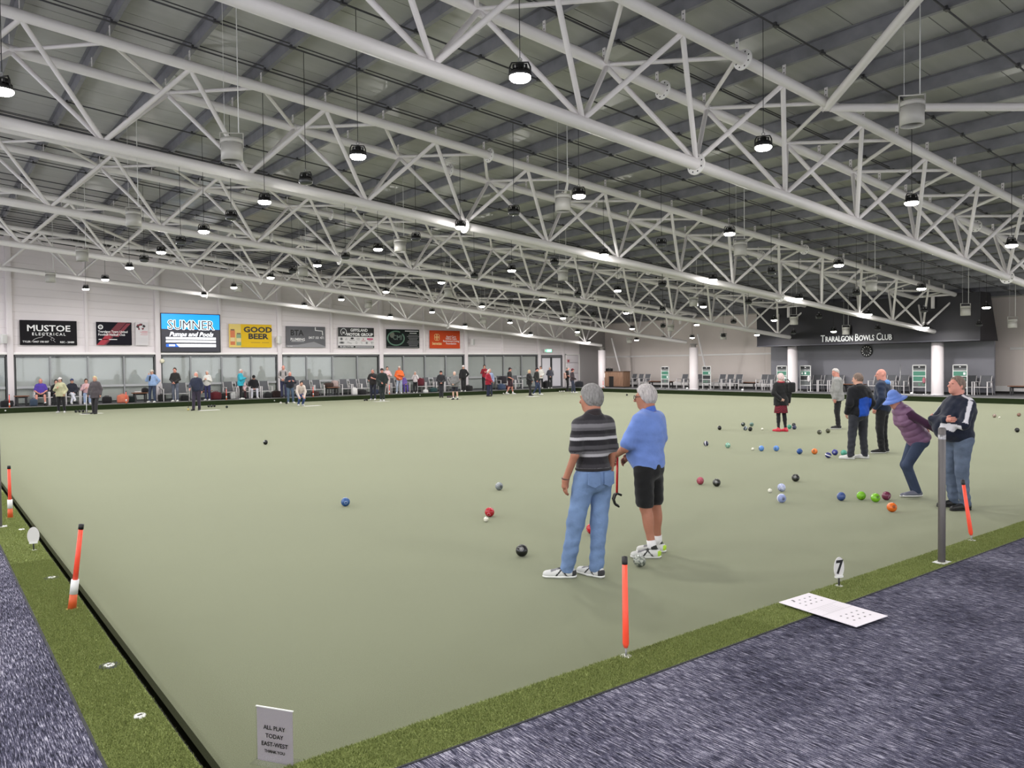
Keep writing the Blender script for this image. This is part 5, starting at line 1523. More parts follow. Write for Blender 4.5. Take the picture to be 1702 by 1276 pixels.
class Person:
    def __init__(s, lab, pos, face, H=1.75, g=1.0, gh=None, arms=('down', 'down'), legs=('stand', 'stand'), lean=0, pelvis=None, head=(0, 0), skin='fair',
                 top=None, sleeve='long', top_off=0.014, hem=0.80, bottom=None, kind='trousers', leg_r=1.0, shoe=None, sole=None, sock=None,
                 hair=None, hstyle='short', hat=None, hatm=None, brim=None, h=0.018, paint=None, bpaint=None, belly=0.0, fold=0.0, sex='m', twist=0, feet=None, collar=None, spaint=None):
        s.h = h; s.lab = lab
        k = H / 1.75; s.k = k
        gh = g if gh is None else gh
        sw = 1.0 if sex == 'm' else 0.9
        s.root = empty('person', pos, math.radians(face - 90), lab, 'person')
        P0 = np.array([0, 0, 0.93]) if pelvis is None else np.array(pelvis, float)
        la = math.radians(lean); ca, sa = math.cos(la), math.sin(la)
        tw = math.radians(twist); ct, st = math.cos(tw), math.sin(tw)
        def U(x, y, z):        # upper body point
            x, y = x * ct - y * st, x * st + y * ct
            z = z - 0.93
            return (np.array([x, y * ca + z * sa, -y * sa + z * ca]) + P0) * k
        def W(x, y, z): return np.array([x, y, z]) * k
        RU = np.array([[1, 0, 0], [0, ca, sa], [0, -sa, ca]]) @ np.array([[ct, -st, 0], [st, ct, 0], [0, 0, 1]])
        s.U = U; s.RU = RU
        up = RU @ np.array([0, 0, 1.0]); fw = RU @ np.array([0, 1.0, 0])
        # head
        yaw, pit = math.radians(head[0]), math.radians(head[1])
        Rz = np.array([[math.cos(yaw), -math.sin(yaw), 0], [math.sin(yaw), math.cos(yaw), 0], [0, 0, 1]])
        Rx = np.array([[1, 0, 0], [0, math.cos(pit), math.sin(pit)], [0, -math.sin(pit), math.cos(pit)]])
        RL = np.array([[1, 0, 0], [0, math.cos(la * .5), math.sin(la * .5)], [0, -math.sin(la * .5), math.cos(la * .5)]])
        RH = RL @ np.array([[ct, -st, 0], [st, ct, 0], [0, 0, 1]]) @ Rz @ Rx
        hc = U(0, 0.0, 1.50) + k * (RL @ np.array([0, .022, .108]))
        hb = U(0, 0.0, 1.50)
        hp = lambda x, y, z: hc + k * (RH @ np.array([x, y, z]))
        s.hp = hp; s.RH = RH
        f = k * (0.97 if sex == 'm' else 0.93)
        head_pr = [('e', hc, np.array([.076, .096, .108]) * f, RH, .02),
                   ('e', hp(0, .028, -.055), np.array([.060, .070, .068]) * f, RH, .04),
                   ('e', hp(0, .062, -.098), np.array([.030, .026, .022]) * f, RH, .03),
                   ('c', hp(0, .095, .005), hp(0, .118, -.03), .009 * f, .015 * f, .014),
                   ('e', hp(.081, -.008, -.012), np.array([.010, .020, .033]) * f, RH, .008),
                   ('e', hp(-.081, -.008, -.012), np.array([.010, .020, .033]) * f, RH, .008),
                   ('e', hp(0, .086, .022), np.array([.055, .016, .010]) * f, RH, .012),
                   ('c', hb + k * up * -.03, hp(0, -.012, -.06), .062 * k * (.9 + .1 * g) * (1 if sex == 'm' else .85), .056 * k * (1 if sex == 'm' else .85), .03)]
        # arms
        sh = {1: U(.158 * sw * (0.6 + .4 * g), -.01, 1.372), -1: U(-.158 * sw * (0.6 + .4 * g), -.01, 1.372)}
        s.arm = {}
        arm_skin = []; arm_cloth = []
        extra = MB()
        for side, nm in ((-1, arms[0]), (1, arms[1])):
            e, w, hd = ARMS[nm] if isinstance(nm, str) else nm
            gx = (g - 1) * .10
            E = U(side * (e[0] + gx), e[1] + (gx * .8 if e[1] > .02 else 0), e[2]); Wr = U(side * w[0] + (side * gx if abs(w[0]) > .15 else 0), w[1] + (gx * 2.2 if w[1] > .15 else 0), w[2])
            hd = unit(RU @ np.array([side * hd[0], hd[1], hd[2]]))
            s.arm[side] = (sh[side], E, Wr, hd)
            ra = .0435 * k * (.55 + .45 * g)
            arm_skin += [('c', sh[side], E, ra * (1.0 if sleeve == 'none' else .92), ra * .84, .03), ('c', E, Wr, ra * .86, .029 * k, .02),
                         ('c', Wr, Wr + hd * .055 * k, .028 * k, .033 * k, .02)]
            body_c = U(0, .05, np.dot(Wr / k - P0, up) + .93)
            # fingers and thumb
            lat0 = np.cross(hd, unit(Wr - body_c)); lat0 = unit(lat0) if np.linalg.norm(lat0) > .1 else unit(np.cross(hd, up))
            pn = unit(np.cross(lat0, hd))
            if np.dot(pn, body_c - Wr) < 0: pn = -pn
            base = Wr + hd * .072 * k
            for q, ln in zip((-1.5, -.5, .5, 1.5), (.062, .076, .080, .070)):
                b0 = base + lat0 * q * .0165 * k; ln *= k
                d1 = unit(hd + lat0 * q * .05 + pn * .12); d2 = unit(hd + pn * .6); d3 = unit(hd * .7 + pn * .9)
                p1 = b0 + d1 * ln * .45; p2 = p1 + d2 * ln * .32; p3 = p2 + d3 * ln * .25
                extra.tube([b0 - hd * .02 * k, p1, p2, p3], [.0098 * k, .0088 * k, .008 * k, .006 * k], 6)
            fwdside = 1 if np.dot(lat0, fw) > 0 else -1
            t0 = Wr + hd * .02 * k + lat0 * fwdside * .022 * k
            t1 = t0 + unit(hd * .75 + lat0 * fwdside * .7 + pn * .25) * .036 * k
            t2 = t1 + unit(hd + lat0 * fwdside * .15 + pn * .45) * .03 * k
            extra.tube([Wr + hd * .008 * k, t0, t1, t2], [.012 * k, .0125 * k, .0105 * k, .0075 * k], 6)
            rs = ra + (.004 + top_off * .85) * k
            if sleeve == 'long':
                arm_cloth += [('c', sh[side], E, rs * 1.08, rs * .92, .05), ('c', E, Wr - hd * 0.0, rs * .92, .036 * k + top_off * .6, .03)]
            elif sleeve == 'short':
                m_ = sh[side] + (E - sh[side]) * .80
                arm_cloth += [('c', sh[side], m_, rs * 1.12, rs * 1.10, .05)]
        # torso
        def torso(o):
            return [('e', U(0, -.008, 1.27), (np.array([.165 * sw * g, .112 * g, .20]) + o) * k, RU, .05),
                    ('c', U(-.112 * sw, -.014, 1.378), U(.112 * sw, -.014, 1.378), (.056 + o) * k, (.056 + o) * k, .06),
                    ('c', U(0, -.022, 1.375), U(0, -.012, 1.50), (.088 + o * .6) * k, (.056 + o * .35) * k, .06),
                    ('e', U(0, .012 + belly, 1.07), (np.array([.150 * g, .108 * g + belly, .19]) + o) * k, RU, .08),
                    ('e', U(0, -.008, .94), (np.array([.160 * gh, .118 * gh, .13]) + o) * k, RU, .06)] + \
                   ([('e', U(side * .07, .075, 1.27), (np.array([.062, .055, .062]) * (.7 + .3 * g) + o * .5) * k, RU, .05) for side in (-1, 1)] if sex == 'f' else [])
        # legs
        hip = {d: P0 * k + k * np.array([d * .088 * (.6 + .4 * gh), 0, -.03]) for d in (-1, 1)}
        s.ank = {}
        leg_skin = []; leg_cloth = []
        for side, nm in ((-1, legs[0]), (1, legs[1])):
            kn, an, turn = LEGS[nm] if isinstance(nm, str) else nm
            K_ = W(side * kn[0], kn[1], kn[2]); A = W(side * an[0], an[1], an[2])
            ft = turn * -side
            if feet is not None: ft = feet
            s.ank[side] = (K_, A, math.radians(ft))
            t_ = .086 * k * (.5 + .5 * gh)
            cv = 0.80 if kind in ('trousers', 'tights') else 1.0
            leg_skin += [('c', hip[side], K_, t_ * .80, .054 * k * cv, .03), ('c', K_, A, .052 * k * cv, .036 * k * (.9 if cv < 1 else 1), .03),
                         ('e', K_ + (A - K_) * .30 + k * np.array([0, -.018, 0]), np.array([.044, .048, .11]) * k * cv, None, .04), ('c', A, A + np.array([0, .02, -.03]) * k, .036 * k, .036 * k, .02)]
            if kind == 'trousers':
                leg_cloth += [('c', hip[side], K_, t_ * 1.08 * leg_r, .070 * k * leg_r, .035), ('c', K_, A + (A - K_) * .02, .068 * k * leg_r, .057 * k * leg_r, .03)]
            elif kind == 'shorts':
                leg_cloth += [('c', hip[side], hip[side] + (K_ - hip[side]) * .86, t_ * 1.14, .092 * k, .04)]
            elif kind == 'tights':
                leg_cloth += [('c', hip[side], K_, t_, .056 * k, .03), ('c', K_, A, .054 * k, .040 * k, .03),
                              ('e', K_ + (A - K_) * .30 + k * np.array([0, -.016, 0]), np.array([.048, .052, .11]) * k, None, .04)]
        pel = [('e', P0 * k + k * np.array([0, -.01, .01]), np.array([.158 * gh, .122 * gh, .135]) * k, RU, .05), ('e', P0 * k + k * np.array([0, -.05, -.06]), np.array([.125 * gh, .085 * gh, .10]) * k, None, .06)]
        # --- body: one continuous surface
        skin_pr = head_pr + torso(-.022) + arm_skin + [('e', p[1], p[2] * .9, p[3], p[4]) for p in pel] + leg_skin
        v, fc = surface_nets(skin_pr, h)
        s.body = link('body', np_mesh('body', v, fc, SKIN[skin], extra), None, s.root)
        # eyes, lips
        for side in (-1, 1):
            o = link('eye', eye_me, None, s.root, loc=tuple(hp(side * .031, .085, .006))); o.scale = (k * .8, k * .8, k * .62)
        m_ = MB().sphere((0, 0, 0), 1, 10, 6); M4 = Matrix([list(RH[i]) + [0] for i in range(3)] + [[0, 0, 0, 1]])
        o = m_.build('mouth', LIP, s.root); o.matrix_local = Matrix.Translation(hp(0, .088, -.066)) @ M4 @ Matrix.Diagonal((.024 * k, .010 * k, .0065 * k, 1))
        # --- shirt
        if top is not None:
            foldf = (lambda P: (np.sin(P[:, 2] * 46 + P[:, 0] * 22) * np.sin(P[:, 0] * 31 - P[:, 2] * 17 + P[:, 1] * 20)) * F32(fold))
            hemp = U(0, 0, hem + .02); neck = U(0, -.01, 1.492)
            low = [('c', U(sx * .055 * gh, 0, .93), U(sx * .06 * gh, 0, hem - .08), (.108 * gh + top_off) * k, (.118 * gh + top_off) * k, .05) for sx in (-1, 1)] if hem < .80 else []
            pr = torso(top_off) + arm_cloth
            pr = pr + [('-', -up, -float(np.dot(hemp, up)))] if sleeve == 'xx' else pr
            # hem applies to the trunk only: trunk is clipped first, then the sleeves join
            tr = torso(top_off) + low
            tr = tr + [('-', -up, -float(np.dot(hemp, up))), ('-', unit(up * .93 - fw * .36), float(np.dot(neck, unit(up * .93 - fw * .36))))]
            pr = tr + arm_cloth
            if sleeve == 'long':
                pass
            if fold: pr = pr + [('f', foldf)]
            v, fc = surface_nets(pr, h)
            s.shirt = link('shirt', np_mesh('shirt', v, fc, top if paint is None else PAINTED, None, paint(s) if paint else None), None, s.root)
            if collar is not None:
                c0 = U(0, -.012, 1.455); b = MB(); cs = []
                for ring in ((.084, -.012, .006), (.074, .026, .004), (.068, .046, .002), (.061, .040, .0), (.064, .010, .0)):
                    for q in range(20):
                        a = 2 * PI * q / 20
                        cs.append(c0 + k * (RU @ np.array([ring[0] * math.cos(a), ring[0] * math.sin(a) * .97 + .004, ring[1] - .020 * math.sin(a) - (.02 if math.sin(a) > .8 else 0)])))
                b.add(cs, [(r_ * 20 + q, r_ * 20 + (q + 1) % 20, (r_ + 1) * 20 + (q + 1) % 20, (r_ + 1) * 20 + q) for r_ in range(4) for q in range(20)], True)
                b.build('collar', collar, s.root)
        # --- lower clothing
        if bottom is not None:
            if kind in ('trousers', 'shorts', 'tights'):
                foldb = (lambda P: np.sin(P[:, 2] * 40 + P[:, 0] * 25 + P[:, 1] * 18) * np.sin(P[:, 2] * 23 - P[:, 0] * 40) * F32(fold * 1.1) * (1 + 0.8 * (P[:, 2] < .3 * k)))
                pr = pel + leg_cloth
                wz = U(0, 0, 1.02); pr = pr + [('-', up, float(np.dot(wz, up)))]
                if kind == 'shorts' and pelvis is None: pr = pr + [('-', np.array([0, 0, -1.0]), -.50 * k)]
                else: pr = pr + [('-', np.array([0, 0, -1.0]), -.045 * k)]
                if fold: pr = pr + [('f', foldb)]
                v, fc = surface_nets(pr, h)
                s.lower = link({'trousers': 'trousers', 'shorts': 'shorts', 'tights': 'tights'}[kind], np_mesh('lower', v, fc, bottom if bpaint is None else PAINTED, None, bpaint(s) if bpaint else None), None, s.root)
        # --- shoes
        if shoe is not None:
            for side in (-1, 1):
                K_, A, ft = s.ank[side]
                fd = np.array([math.sin(-ft), math.cos(-ft), 0.0]); fd = np.array([-math.sin(ft), math.cos(ft), 0.0])
                z0 = A[2] - .085 * k
                he = np.array([A[0], A[1], 0]) - fd * .045 * k; to = np.array([A[0], A[1], 0]) + fd * .185 * k
                mid = np.array([A[0], A[1], 0]) + fd * .07 * k
                zz = lambda p, z: np.array([p[0], p[1], z0 + z * k])
                pr = [('c', zz(he, .045), zz(mid, .040), .040 * k, .045 * k, .02), ('c', zz(mid, .040), zz(to, .028), .045 * k, .036 * k, .02), ('c', zz(he + fd * .03 * k, .05), np.array([A[0], A[1], z0 + .105 * k]), .042 * k, .044 * k, .03)]
                hs = max(min(h, .012), .006)
                v, fc = surface_nets(pr + [('-', np.array([0, 0, -1.0]), -(z0 + .018 * k))], hs)
                o = link('shoe', np_mesh('shoe', v, fc, shoe if spaint is None else PAINTED, None, spaint(s, np.array([A[0], A[1], z0]), fd) if spaint else None), None, s.root)
                pr2 = [('c', zz(he, .03), zz(mid, .03), .044 * k, .050 * k, .02), ('c', zz(mid, .03), zz(to, .026), .050 * k, .041 * k, .02), ('-', np.array([0, 0, -1.0]), -(z0 + .001)), ('-', np.array([0, 0, 1.0]), z0 + .024 * k)]
                v, fc = surface_nets(pr2, hs)
                link('sole', np_mesh('sole', v, fc, sole or shoe), None, o)
                if h < .012:
                    lc = MB()
                    for q in range(4):
                        c_ = zz(np.array([A[0], A[1], 0]) + fd * (.055 + .022 * q) * k, .085 - .008 * q); rr = np.array([-fd[1], fd[0], 0]) * .024 * k
                        lc.tube([c_ - rr - np.array([0, 0, .006]), c_ + np.array([0, 0, .004]), c_ + rr - np.array([0, 0, .006])], .0035, 5)
                    lc.build('laces', BLACK if shoe is not BLACK else WHITE, o)
                if sock is not None:
                    MB().tube([A + np.array([0, 0, -.02 * k]), A + (K_ - A) * .22], [.044 * k, .046 * k], 14).build('sock', sock, s.root)
        # --- hair and hats
        if hair is not None and hstyle != 'bald':
            lump = (lambda P: (np.sin(P[:, 0] * 95 + P[:, 2] * 60) * np.sin(P[:, 1] * 80 - P[:, 2] * 90)) * F32(.0028 if h < .012 else .0))
            o_ = .013 + (.010 if hstyle in ('full', 'long', 'bob') else 0)
            o_ = max(o_, h * .75)
            pr = [('e', hp(0, -.006, .012), np.array([.078 + o_, .094 + o_, .104 + o_]) * f, RH, .02)]
            if hstyle in ('long', 'bob'):
                pr += [('e', hp(0, -.045, -.075 if hstyle == 'long' else -.045), np.array([.085, .062, .10 if hstyle == 'long' else .075]) * f, RH, .04)]
            if hstyle == 'bun': pr += [('e', hp(0, -.11, .06), np.array([.045, .045, .045]) * f, RH, .02)]
            n1 = RH @ unit([0, 1.0, -.62]); n2 = RH @ unit([0, .25, -1.0])
            pr += [('-', n1, float(np.dot(hp(0, .066 if hstyle != 'receding' else .035, .062), n1)))]
            if hstyle in ('short', 'full', 'receding', 'bun'):
                pr += [('-', n2, float(np.dot(hp(0, -.05, -.085), n2)))]
            pr += [('f', lump)]
            v, fc = surface_nets(pr, min(h, .012))
            link('hair', np_mesh('hair', v, fc, hair), None, s.root)
        if hat is not None:
            o_ = max(.020, h * .9)
            pr = [('e', hp(0, -.004, .026), np.array([.078 + o_, .096 + o_, .094 + o_]) * f, RH, .02)]
            nz = RH @ np.array([0, 0, -1.0])
            pr += [('-', nz, float(np.dot(hp(0, 0, .035), nz)))]
            if hat == 'bucket': pr = [('c', hp(0, -.004, .045), hp(0, -.004, .075), .112 * f, .088 * f, .02), ('-', nz, float(np.dot(hp(0, 0, .02), nz)))]
            v, fc = surface_nets(pr, min(h, .012))
            ho = link('hat', np_mesh('hat', v, fc, hatm), None, s.root)
            b = MB()
            if hat == 'cap':
                pr = [('e', hp(0, .115, .032), np.array([.070, .075, .012]) * f, RH, .01)]
                v, fc = surface_nets(pr, min(h, .008)); link('brim', np_mesh('brim', v, fc, brim or hatm), None, ho)
            elif hat == 'bucket':
                b.lathe([(.100, .0), (.125, -.018), (.175, -.042), (.178, -.040), (.128, -.010), (.100, .010)], 36)
                b.xform(Matrix.Translation(hp(0, .0, .03)) @ M4 @ Matrix.Diagonal((k * .95, k * 1.05, k, 1)))
                b.build('brim', brim or hatm, ho)
                b = MB().lathe([(.1125, .002), (.1135, .024), (.108, .026)], 36); b.xform(Matrix.Translation(hp(0, .0, .03)) @ M4 @ Matrix.Diagonal((k * .97, k * .97, k, 1))); b.build('hat_band', brim or hatm, ho)
    def add(s, name, mb, m, parent=None):
        return mb.build(name, m, parent or s.root)

def C(name, r, g, b, **kw): return cloth(name, (r, g, b), **kw)
HAIR = {k: mat('hair_' + k, c, 0.6, bump=0.7, bscale=120, vary=0.3, vscale=60, stretch=(1, 1, .25)) for k, c in
        {'grey': (132, 130, 128), 'white': (206, 200, 196), 'silver': (186, 180, 178), 'brown': (66, 48, 38), 'dark': (30, 27, 26), 'blond': (208, 190, 150), 'greybrown': (128, 108, 96), 'pinkwhite': (220, 196, 194)}.items()}
DENIM = lambda n, c: mat('denim_' + n, c, 0.85, bump=0.4, bscale=20, vary=0.22, vscale=5, spec=0.25)
JEANS = DENIM('mid', (112, 136, 174)); JEANS_D = DENIM('dark', (58, 68, 90)); JEANS_L = DENIM('light', (140, 156, 184)); JEANS_G = DENIM('grey', (94, 106, 126))
BLK = C('black', 24, 24, 26); BLKT = C('black_trouser', 28, 28, 31); NAVY = C('navy', 26, 32, 52); GREYK = C('grey_knit', 150, 150, 148)
SHOE_W = mat('shoe_white', (212, 212, 208), 0.5); SHOE_K = mat('shoe_black', (22, 22, 23), 0.5); SHOE_R = mat('shoe_red', (196, 50, 66), 0.5)
SOLE_W = mat('sole_white', (226, 226, 222), 0.5)
SOCK_W = C('sock_white', 226, 224, 224)

def colour(base): return np.array(rgb(*base)[:3])

# ---------------------------------------------------------------- the two near people
def stripes(s):
    z0 = s.U(0, 0, 0.93)[2]
    tab = [(0.0, (40, 38, 42)), (.055, (84, 82, 86)), (.075, (150, 148, 152)), (.095, (52, 50, 54)), (.135, (34, 32, 36)), (.20, (170, 168, 172)), (.222, (104, 102, 106)), (.245, (44, 42, 46)), (.265, (76, 74, 78)), (.30, (34, 32, 36)),
           (.345, (182, 180, 184)), (.372, (60, 58, 62)), (.395, (34, 32, 36)), (.43, (92, 90, 94)), (.455, (120, 118, 122)), (.49, (60, 58, 62)), (.52, (40, 38, 42)), (9, (40, 38, 42))]
    def f(V):
        h = (V[:, 2] - z0) / s.k + .03
        out = np.zeros((len(V), 3))
        for (a, c), (b, _) in zip(tab[:-1], tab[1:]):
            out[(h >= a) & (h < b)] = colour(c)
        out[h < 0] = colour(tab[0][1])
        return out
    return f

def trainer_paint(base, dark, heel):
    def g_(s, A, fd):
        sd = np.array([-fd[1], fd[0], 0])
        def f(V):
            out = np.tile(colour(base), (len(V), 1))
            q = V - A; u = q @ fd; w = q @ sd; z = q[:, 2]
            out[(z > .028) & (u > .02) & (u < .15) & (np.abs(w) < .030)] = colour((120, 120, 122))
            for c_, sl in ((.03, .9), (.075, -.9)):
                out[np.abs((u - c_) - sl * (z - .055)) < .009] = colour(dark)
            out[(u < -.045) & (z < .075)] = colour(heel)
            out[(z > .088)] = colour(dark)
            return out
        return f
    return g_
trainer = trainer_paint((206, 206, 204), (34, 34, 36), (60, 60, 62)); trainer2 = trainer_paint((214, 214, 210), (50, 52, 50), (176, 214, 60))
p = Person('person in a dark striped polo shirt and blue jeans, hands down, seen from behind', (3.90, 1.85, 0), 78, H=1.785, g=.86, gh=.98, arms=(((.228, -.05, 1.12), (.262, .06, .89), (0, .15, -1)), ((.205, -.02, 1.12), (.215, .05, .885), (0, .12, -1))), spaint=trainer,
           legs=(((.15, .06, .50), (.20, .13, .085), 60), ((.07, .02, .50), (.045, .03, .085), -21)), head=(24, 4), skin='tan',
           top=BLK, paint=stripes, sleeve='short', hem=.965, bottom=JEANS, leg_r=1.10, shoe=SHOE_W, sole=SOLE_W, hair=HAIR['grey'], hstyle='full', h=.0085, fold=.0030, collar=C('dark_collar', 42, 34, 36))
k = p.k
b = MB()
pts = [p.U(.160 * math.cos(a), -.006 + .124 * math.sin(a), .985) for a in [2 * PI * q / 24 for q in range(25)]]
b.tube(pts, .014, 8); p.add('belt', b, C('belt', 30, 28, 30))
A_ = p.arm[-1]
b = MB(); u1 = A_[3]; c0 = A_[2] - u1 * .015
ref = unit(np.cross(u1, [0, 0, 1])) if abs(u1[2]) < .95 else unit(np.cross(u1, [0, 1, 0])); r2_ = np.cross(u1, ref)
b.tube([c0 + (ref * math.cos(a) + r2_ * math.sin(a)) * .033 for a in [2 * PI * q / 16 for q in range(17)]], .006, 6)
p.add('watch', b, mat('watch_brown', (70, 52, 44), .4))
# pocket patches of the jeans
for sx in (-1, 1):
    vs = []
    for du, dv in ((-.055, .065), (.055, .065), (.055, -.04), (0, -.065), (-.055, -.04)):
        x = (sx * .075 + du) * k; z = (.90 + dv) * k
        y = -.158 * k + .9 * (x - sx * .04) ** 2 * 2 + .02 * abs(dv)
        vs.append((x, y, z))
    vs2 = [(x, y + .02, z) for x, y, z in vs]
    m_ = MB().add(vs + vs2, [(4, 3, 2, 1, 0), (5, 6, 7, 8, 9)] + [(i, (i + 1) % 5, 5 + (i + 1) % 5, 5 + i) for i in range(5)])
    p.add('back_pocket', m_, DENIM('pocket', (104, 127, 164)), p.lower)

p = Person('person in a blue polo shirt and black shorts with white hair, holding a stick', (4.92, 2.12, 0), 102, H=1.755, g=1.28, gh=1.10, spaint=trainer2, arms=(((.245, .08, 1.10), (.09, .30, .985), (-.6, .4, -.6)), 'clasp'),
           legs=(((.08, -.01, .50), (.075, -.09, .085), 8), ((.13, .0, .50), (.17, -.01, .085), 8)), feet=36, head=(16, 6), skin='tan', belly=.03, sex='m',
           top=C('polo_blue', 110, 138, 206, vary=.1), sleeve='short', hem=.80, top_off=.018, bottom=C('shorts_black', 18, 18, 20), kind='shorts', shoe=SHOE_W, sole=SOLE_W, sock=SOCK_W,
           hair=HAIR['silver'], hstyle='full', h=.0085, fold=.0035, collar=C('polo_blue_collar', 72, 104, 190))
M4 = Matrix([list(p.RH[i]) + [0] for i in range(3)] + [[0, 0, 0, 1]])
b = MB()
for sx in (-1, 1):
    b.tube([p.hp(sx * .034 + .027 * math.cos(a), .108, .004 + .021 * math.sin(a)) for a in [2 * PI * q / 14 for q in range(15)]], .003, 6)
    b.tube([p.hp(sx * .061, .106, .01), p.hp(sx * .084, .07, .008), p.hp(sx * .088, -.015, .004)], .003, 6)
b.tube([p.hp(-.008, .11, .01), p.hp(.008, .11, .01)], .003, 6)
p.add('glasses', b, BLACK)
for side in (-1, 1):
    K_, A, ft = p.ank[side]
    fd = np.array([-math.sin(ft), math.cos(ft), 0.0])
    b = MB().sphere(tuple(A - fd * .052 + np.array([0, 0, -.032])), .036, 12, 8, (1, 1, .8)); p.add('heel_counter', b, mat('shoe_lime', (176, 214, 60), .5))
STICK = mat('stick_red', (196, 34, 38), .35)
W_ = p.root.matrix_basis
def world_of(p, q):
    a = p.root.rotation_euler.z; q = Vector(q)
    return Vector((p.root.location.x + q.x * math.cos(a) - q.y * math.sin(a), p.root.location.y + q.x * math.sin(a) + q.y * math.cos(a), p.root.location.z + q.z))
hL = world_of(p, p.arm[-1][2] + p.arm[-1][3] * .07); hR = world_of(p, p.arm[1][2] + p.arm[1][3] * .07)
mid = (hL + hR) / 2
t = empty('bowl_lifter', mid, 0, 'red bowl lifting stick with a black claw, held by the person in the blue polo', 'stick')
top_, bot_ = Vector((.015, .03, .10)), Vector((-.05, -.02, -.34))
MB().tube([top_, bot_], .012, 10).build('shaft', STICK, t)
MB().tube([top_ * .9, top_ * 1.5 + Vector((0, 0, .02))], .016, 10).build('grip', BLACK, t)
b = MB()
il = Vector((-.79, .61, 0)); dp = Vector((.61, .79, 0))
for sx in (-1, 1):
    o_ = dp * sx * .035
    b.tube([bot_, bot_ + o_ + il * .022 + Vector((0, 0, -.015)), bot_ + o_ + il * .036 + Vector((0, 0, -.06)), bot_ + o_ + il * .02 + Vector((0, 0, -.11)), bot_ + o_ - il * .02 + Vector((0, 0, -.135))], [.013, .013, .013, .012, .010], 8)
b.tube([bot_, bot_ - il * .05 + Vector((0, 0, -.02))], .012, 8)
b.build('claw', BLACK, t)

# ---------------------------------------------------------------- the right hand group
H2 = .0115
p = Person('person in a black coat and red plaid skirt with red shoes, seen from behind', (18.24, 9.38, 0), 48, H=1.655, g=1.02, sex='f', arms=('behind', 'down'), legs=(((.07, .02, .5), (.075, -.02, .085), 10), ((.10, .02, .50), (.13, -.02, .085), 10)), head=(10, 18), feet=35,
           top=BLK, hem=.76, top_off=.030, bottom=BLKT, kind='tights', shoe=SHOE_R, sole=SHOE_R, hair=HAIR['pinkwhite'], hstyle='bob', h=H2, skin='pale', fold=.003, gh=1.05)
PL, N, L, B = node_mat('plaid_skirt')
tc = N.new('ShaderNodeTexCoord'); wv = N.new('ShaderNodeTexChecker'); wv.inputs['Scale'].default_value = 34
wv.inputs['Color1'].default_value = rgb(132, 32, 48); wv.inputs['Color2'].default_value = rgb(60, 22, 34)
L.new(tc.outputs['Object'], wv.inputs['Vector']); L.new(wv.outputs['Color'], B.inputs['Base Color']); B.inputs['Roughness'].default_value = .9
b = MB().lathe([(.145, .86), (.165, .72), (.185, .56), (.182, .555), (.16, .72), (.14, .86)], 28); b.xform(Matrix.Diagonal((1.08, .9, 1, 1)) @ Matrix.Scale(p.k, 4))
p.add('skirt', b, PL)
b = MB(); c0 = p.U(0, -.012, 1.47); b.tube([c0 + .085 * np.array([math.cos(a), math.sin(a), .1 * math.sin(a)]) for a in [2 * PI * q / 16 for q in range(17)]], .026, 8); p.add('scarf', b, C('scarf_red', 150, 40, 56))
t = empty('shoulder_bag', world_of(p, (.27, -.02, 1.24)), math.radians(-42), 'black shoulder bag on the right side of the person in the plaid skirt', 'bag')
MB().bbox(-.10, .10, -.13, .13, -.14, .14, .04).build('body', C('bag_black', 26, 26, 28), t)
MB().tube([(-.02, -.10, .12), (-.10, -.04, .22), (-.16, .0, .20)], .012, 6).build('strap', BLACK, t); MB().box(-.102, -.10, -.08, .08, -.02, 0).build('zip', SILVER, t)

p = Person('person in a pale grey sweater and black trousers, looking down to the left', (20.2, 8.8, 0), 112, H=1.775, g=1.08, arms=('down', 'down'), legs=(((.09, .02, .5), (.09, -.02, .085), 8), ((.09, .03, .5), (.09, .0, .085), 8)), feet=30, head=(38, 26), lean=4,
           top=GREYK, hem=.78, top_off=.026, bottom=BLKT, shoe=SHOE_K, sole=SOLE_W, hair=HAIR['white'], hstyle='receding', h=H2, skin='pink', fold=.004, belly=.02)
def blue_panel(s):
    za, zb = s.U(0, 0, .90)[2], s.U(0, 0, 1.20)[2]
    def f(V):
        out = np.tile(colour((24, 25, 30)), (len(V), 1))
        x = V[:, 0]
        m = (x < .20 * s.k) & (V[:, 1] < .09) & (V[:, 2] > za - .05) & (V[:, 2] < zb + .05 - .25 * np.abs(x - .06)) & (x > -.09)
        out[m] = colour((30, 78, 178))
        return out
    return f
p = Person('person in a black jacket with a blue lower back and dark trousers, seen from behind', (13.96, 4.80, 0), 64, H=1.735, g=1.08, arms=('pocket', 'pocket'), legs=(((.13, .02, .5), (.20, -.03, .085), 8), ((.12, .03, .5), (.14, .0, .085), 8)), feet=50, head=(30, 8),
           top=BLK, paint=blue_panel, hem=.82, top_off=.034, bottom=C('charcoal_trouser', 42, 44, 52), leg_r=1.15, shoe=SHOE_W, sole=SOLE_W, hair=HAIR['greybrown'], hstyle='short', h=H2, skin='fair', fold=.004, collar=C('black_hood', 26, 26, 30))
b = MB().sphere(tuple(p.U(0, -.085, 1.43)), 1, 14, 9, (.125, .06, .075)); p.add('hood', b, BLK)
p = Person('bald person in a navy hooded jacket and black trousers, behind the blue and black jacket', (15.3, 5.0, 0), 100, H=1.815, g=1.08, arms=('pocket', 'down'), legs=('stand', 'stand'), feet=40, head=(34, 4),
           top=C('navy_jacket', 30, 42, 66), hem=.80, top_off=.032, bottom=BLKT, leg_r=1.1, shoe=SHOE_K, sole=SOLE_W, hair=None, h=H2, skin='pink', fold=.004)
b = MB().sphere(tuple(p.U(0, -.09, 1.43)), 1, 14, 9, (.125, .06, .07)); p.add('hood', b, C('hood_blue', 92, 140, 204))

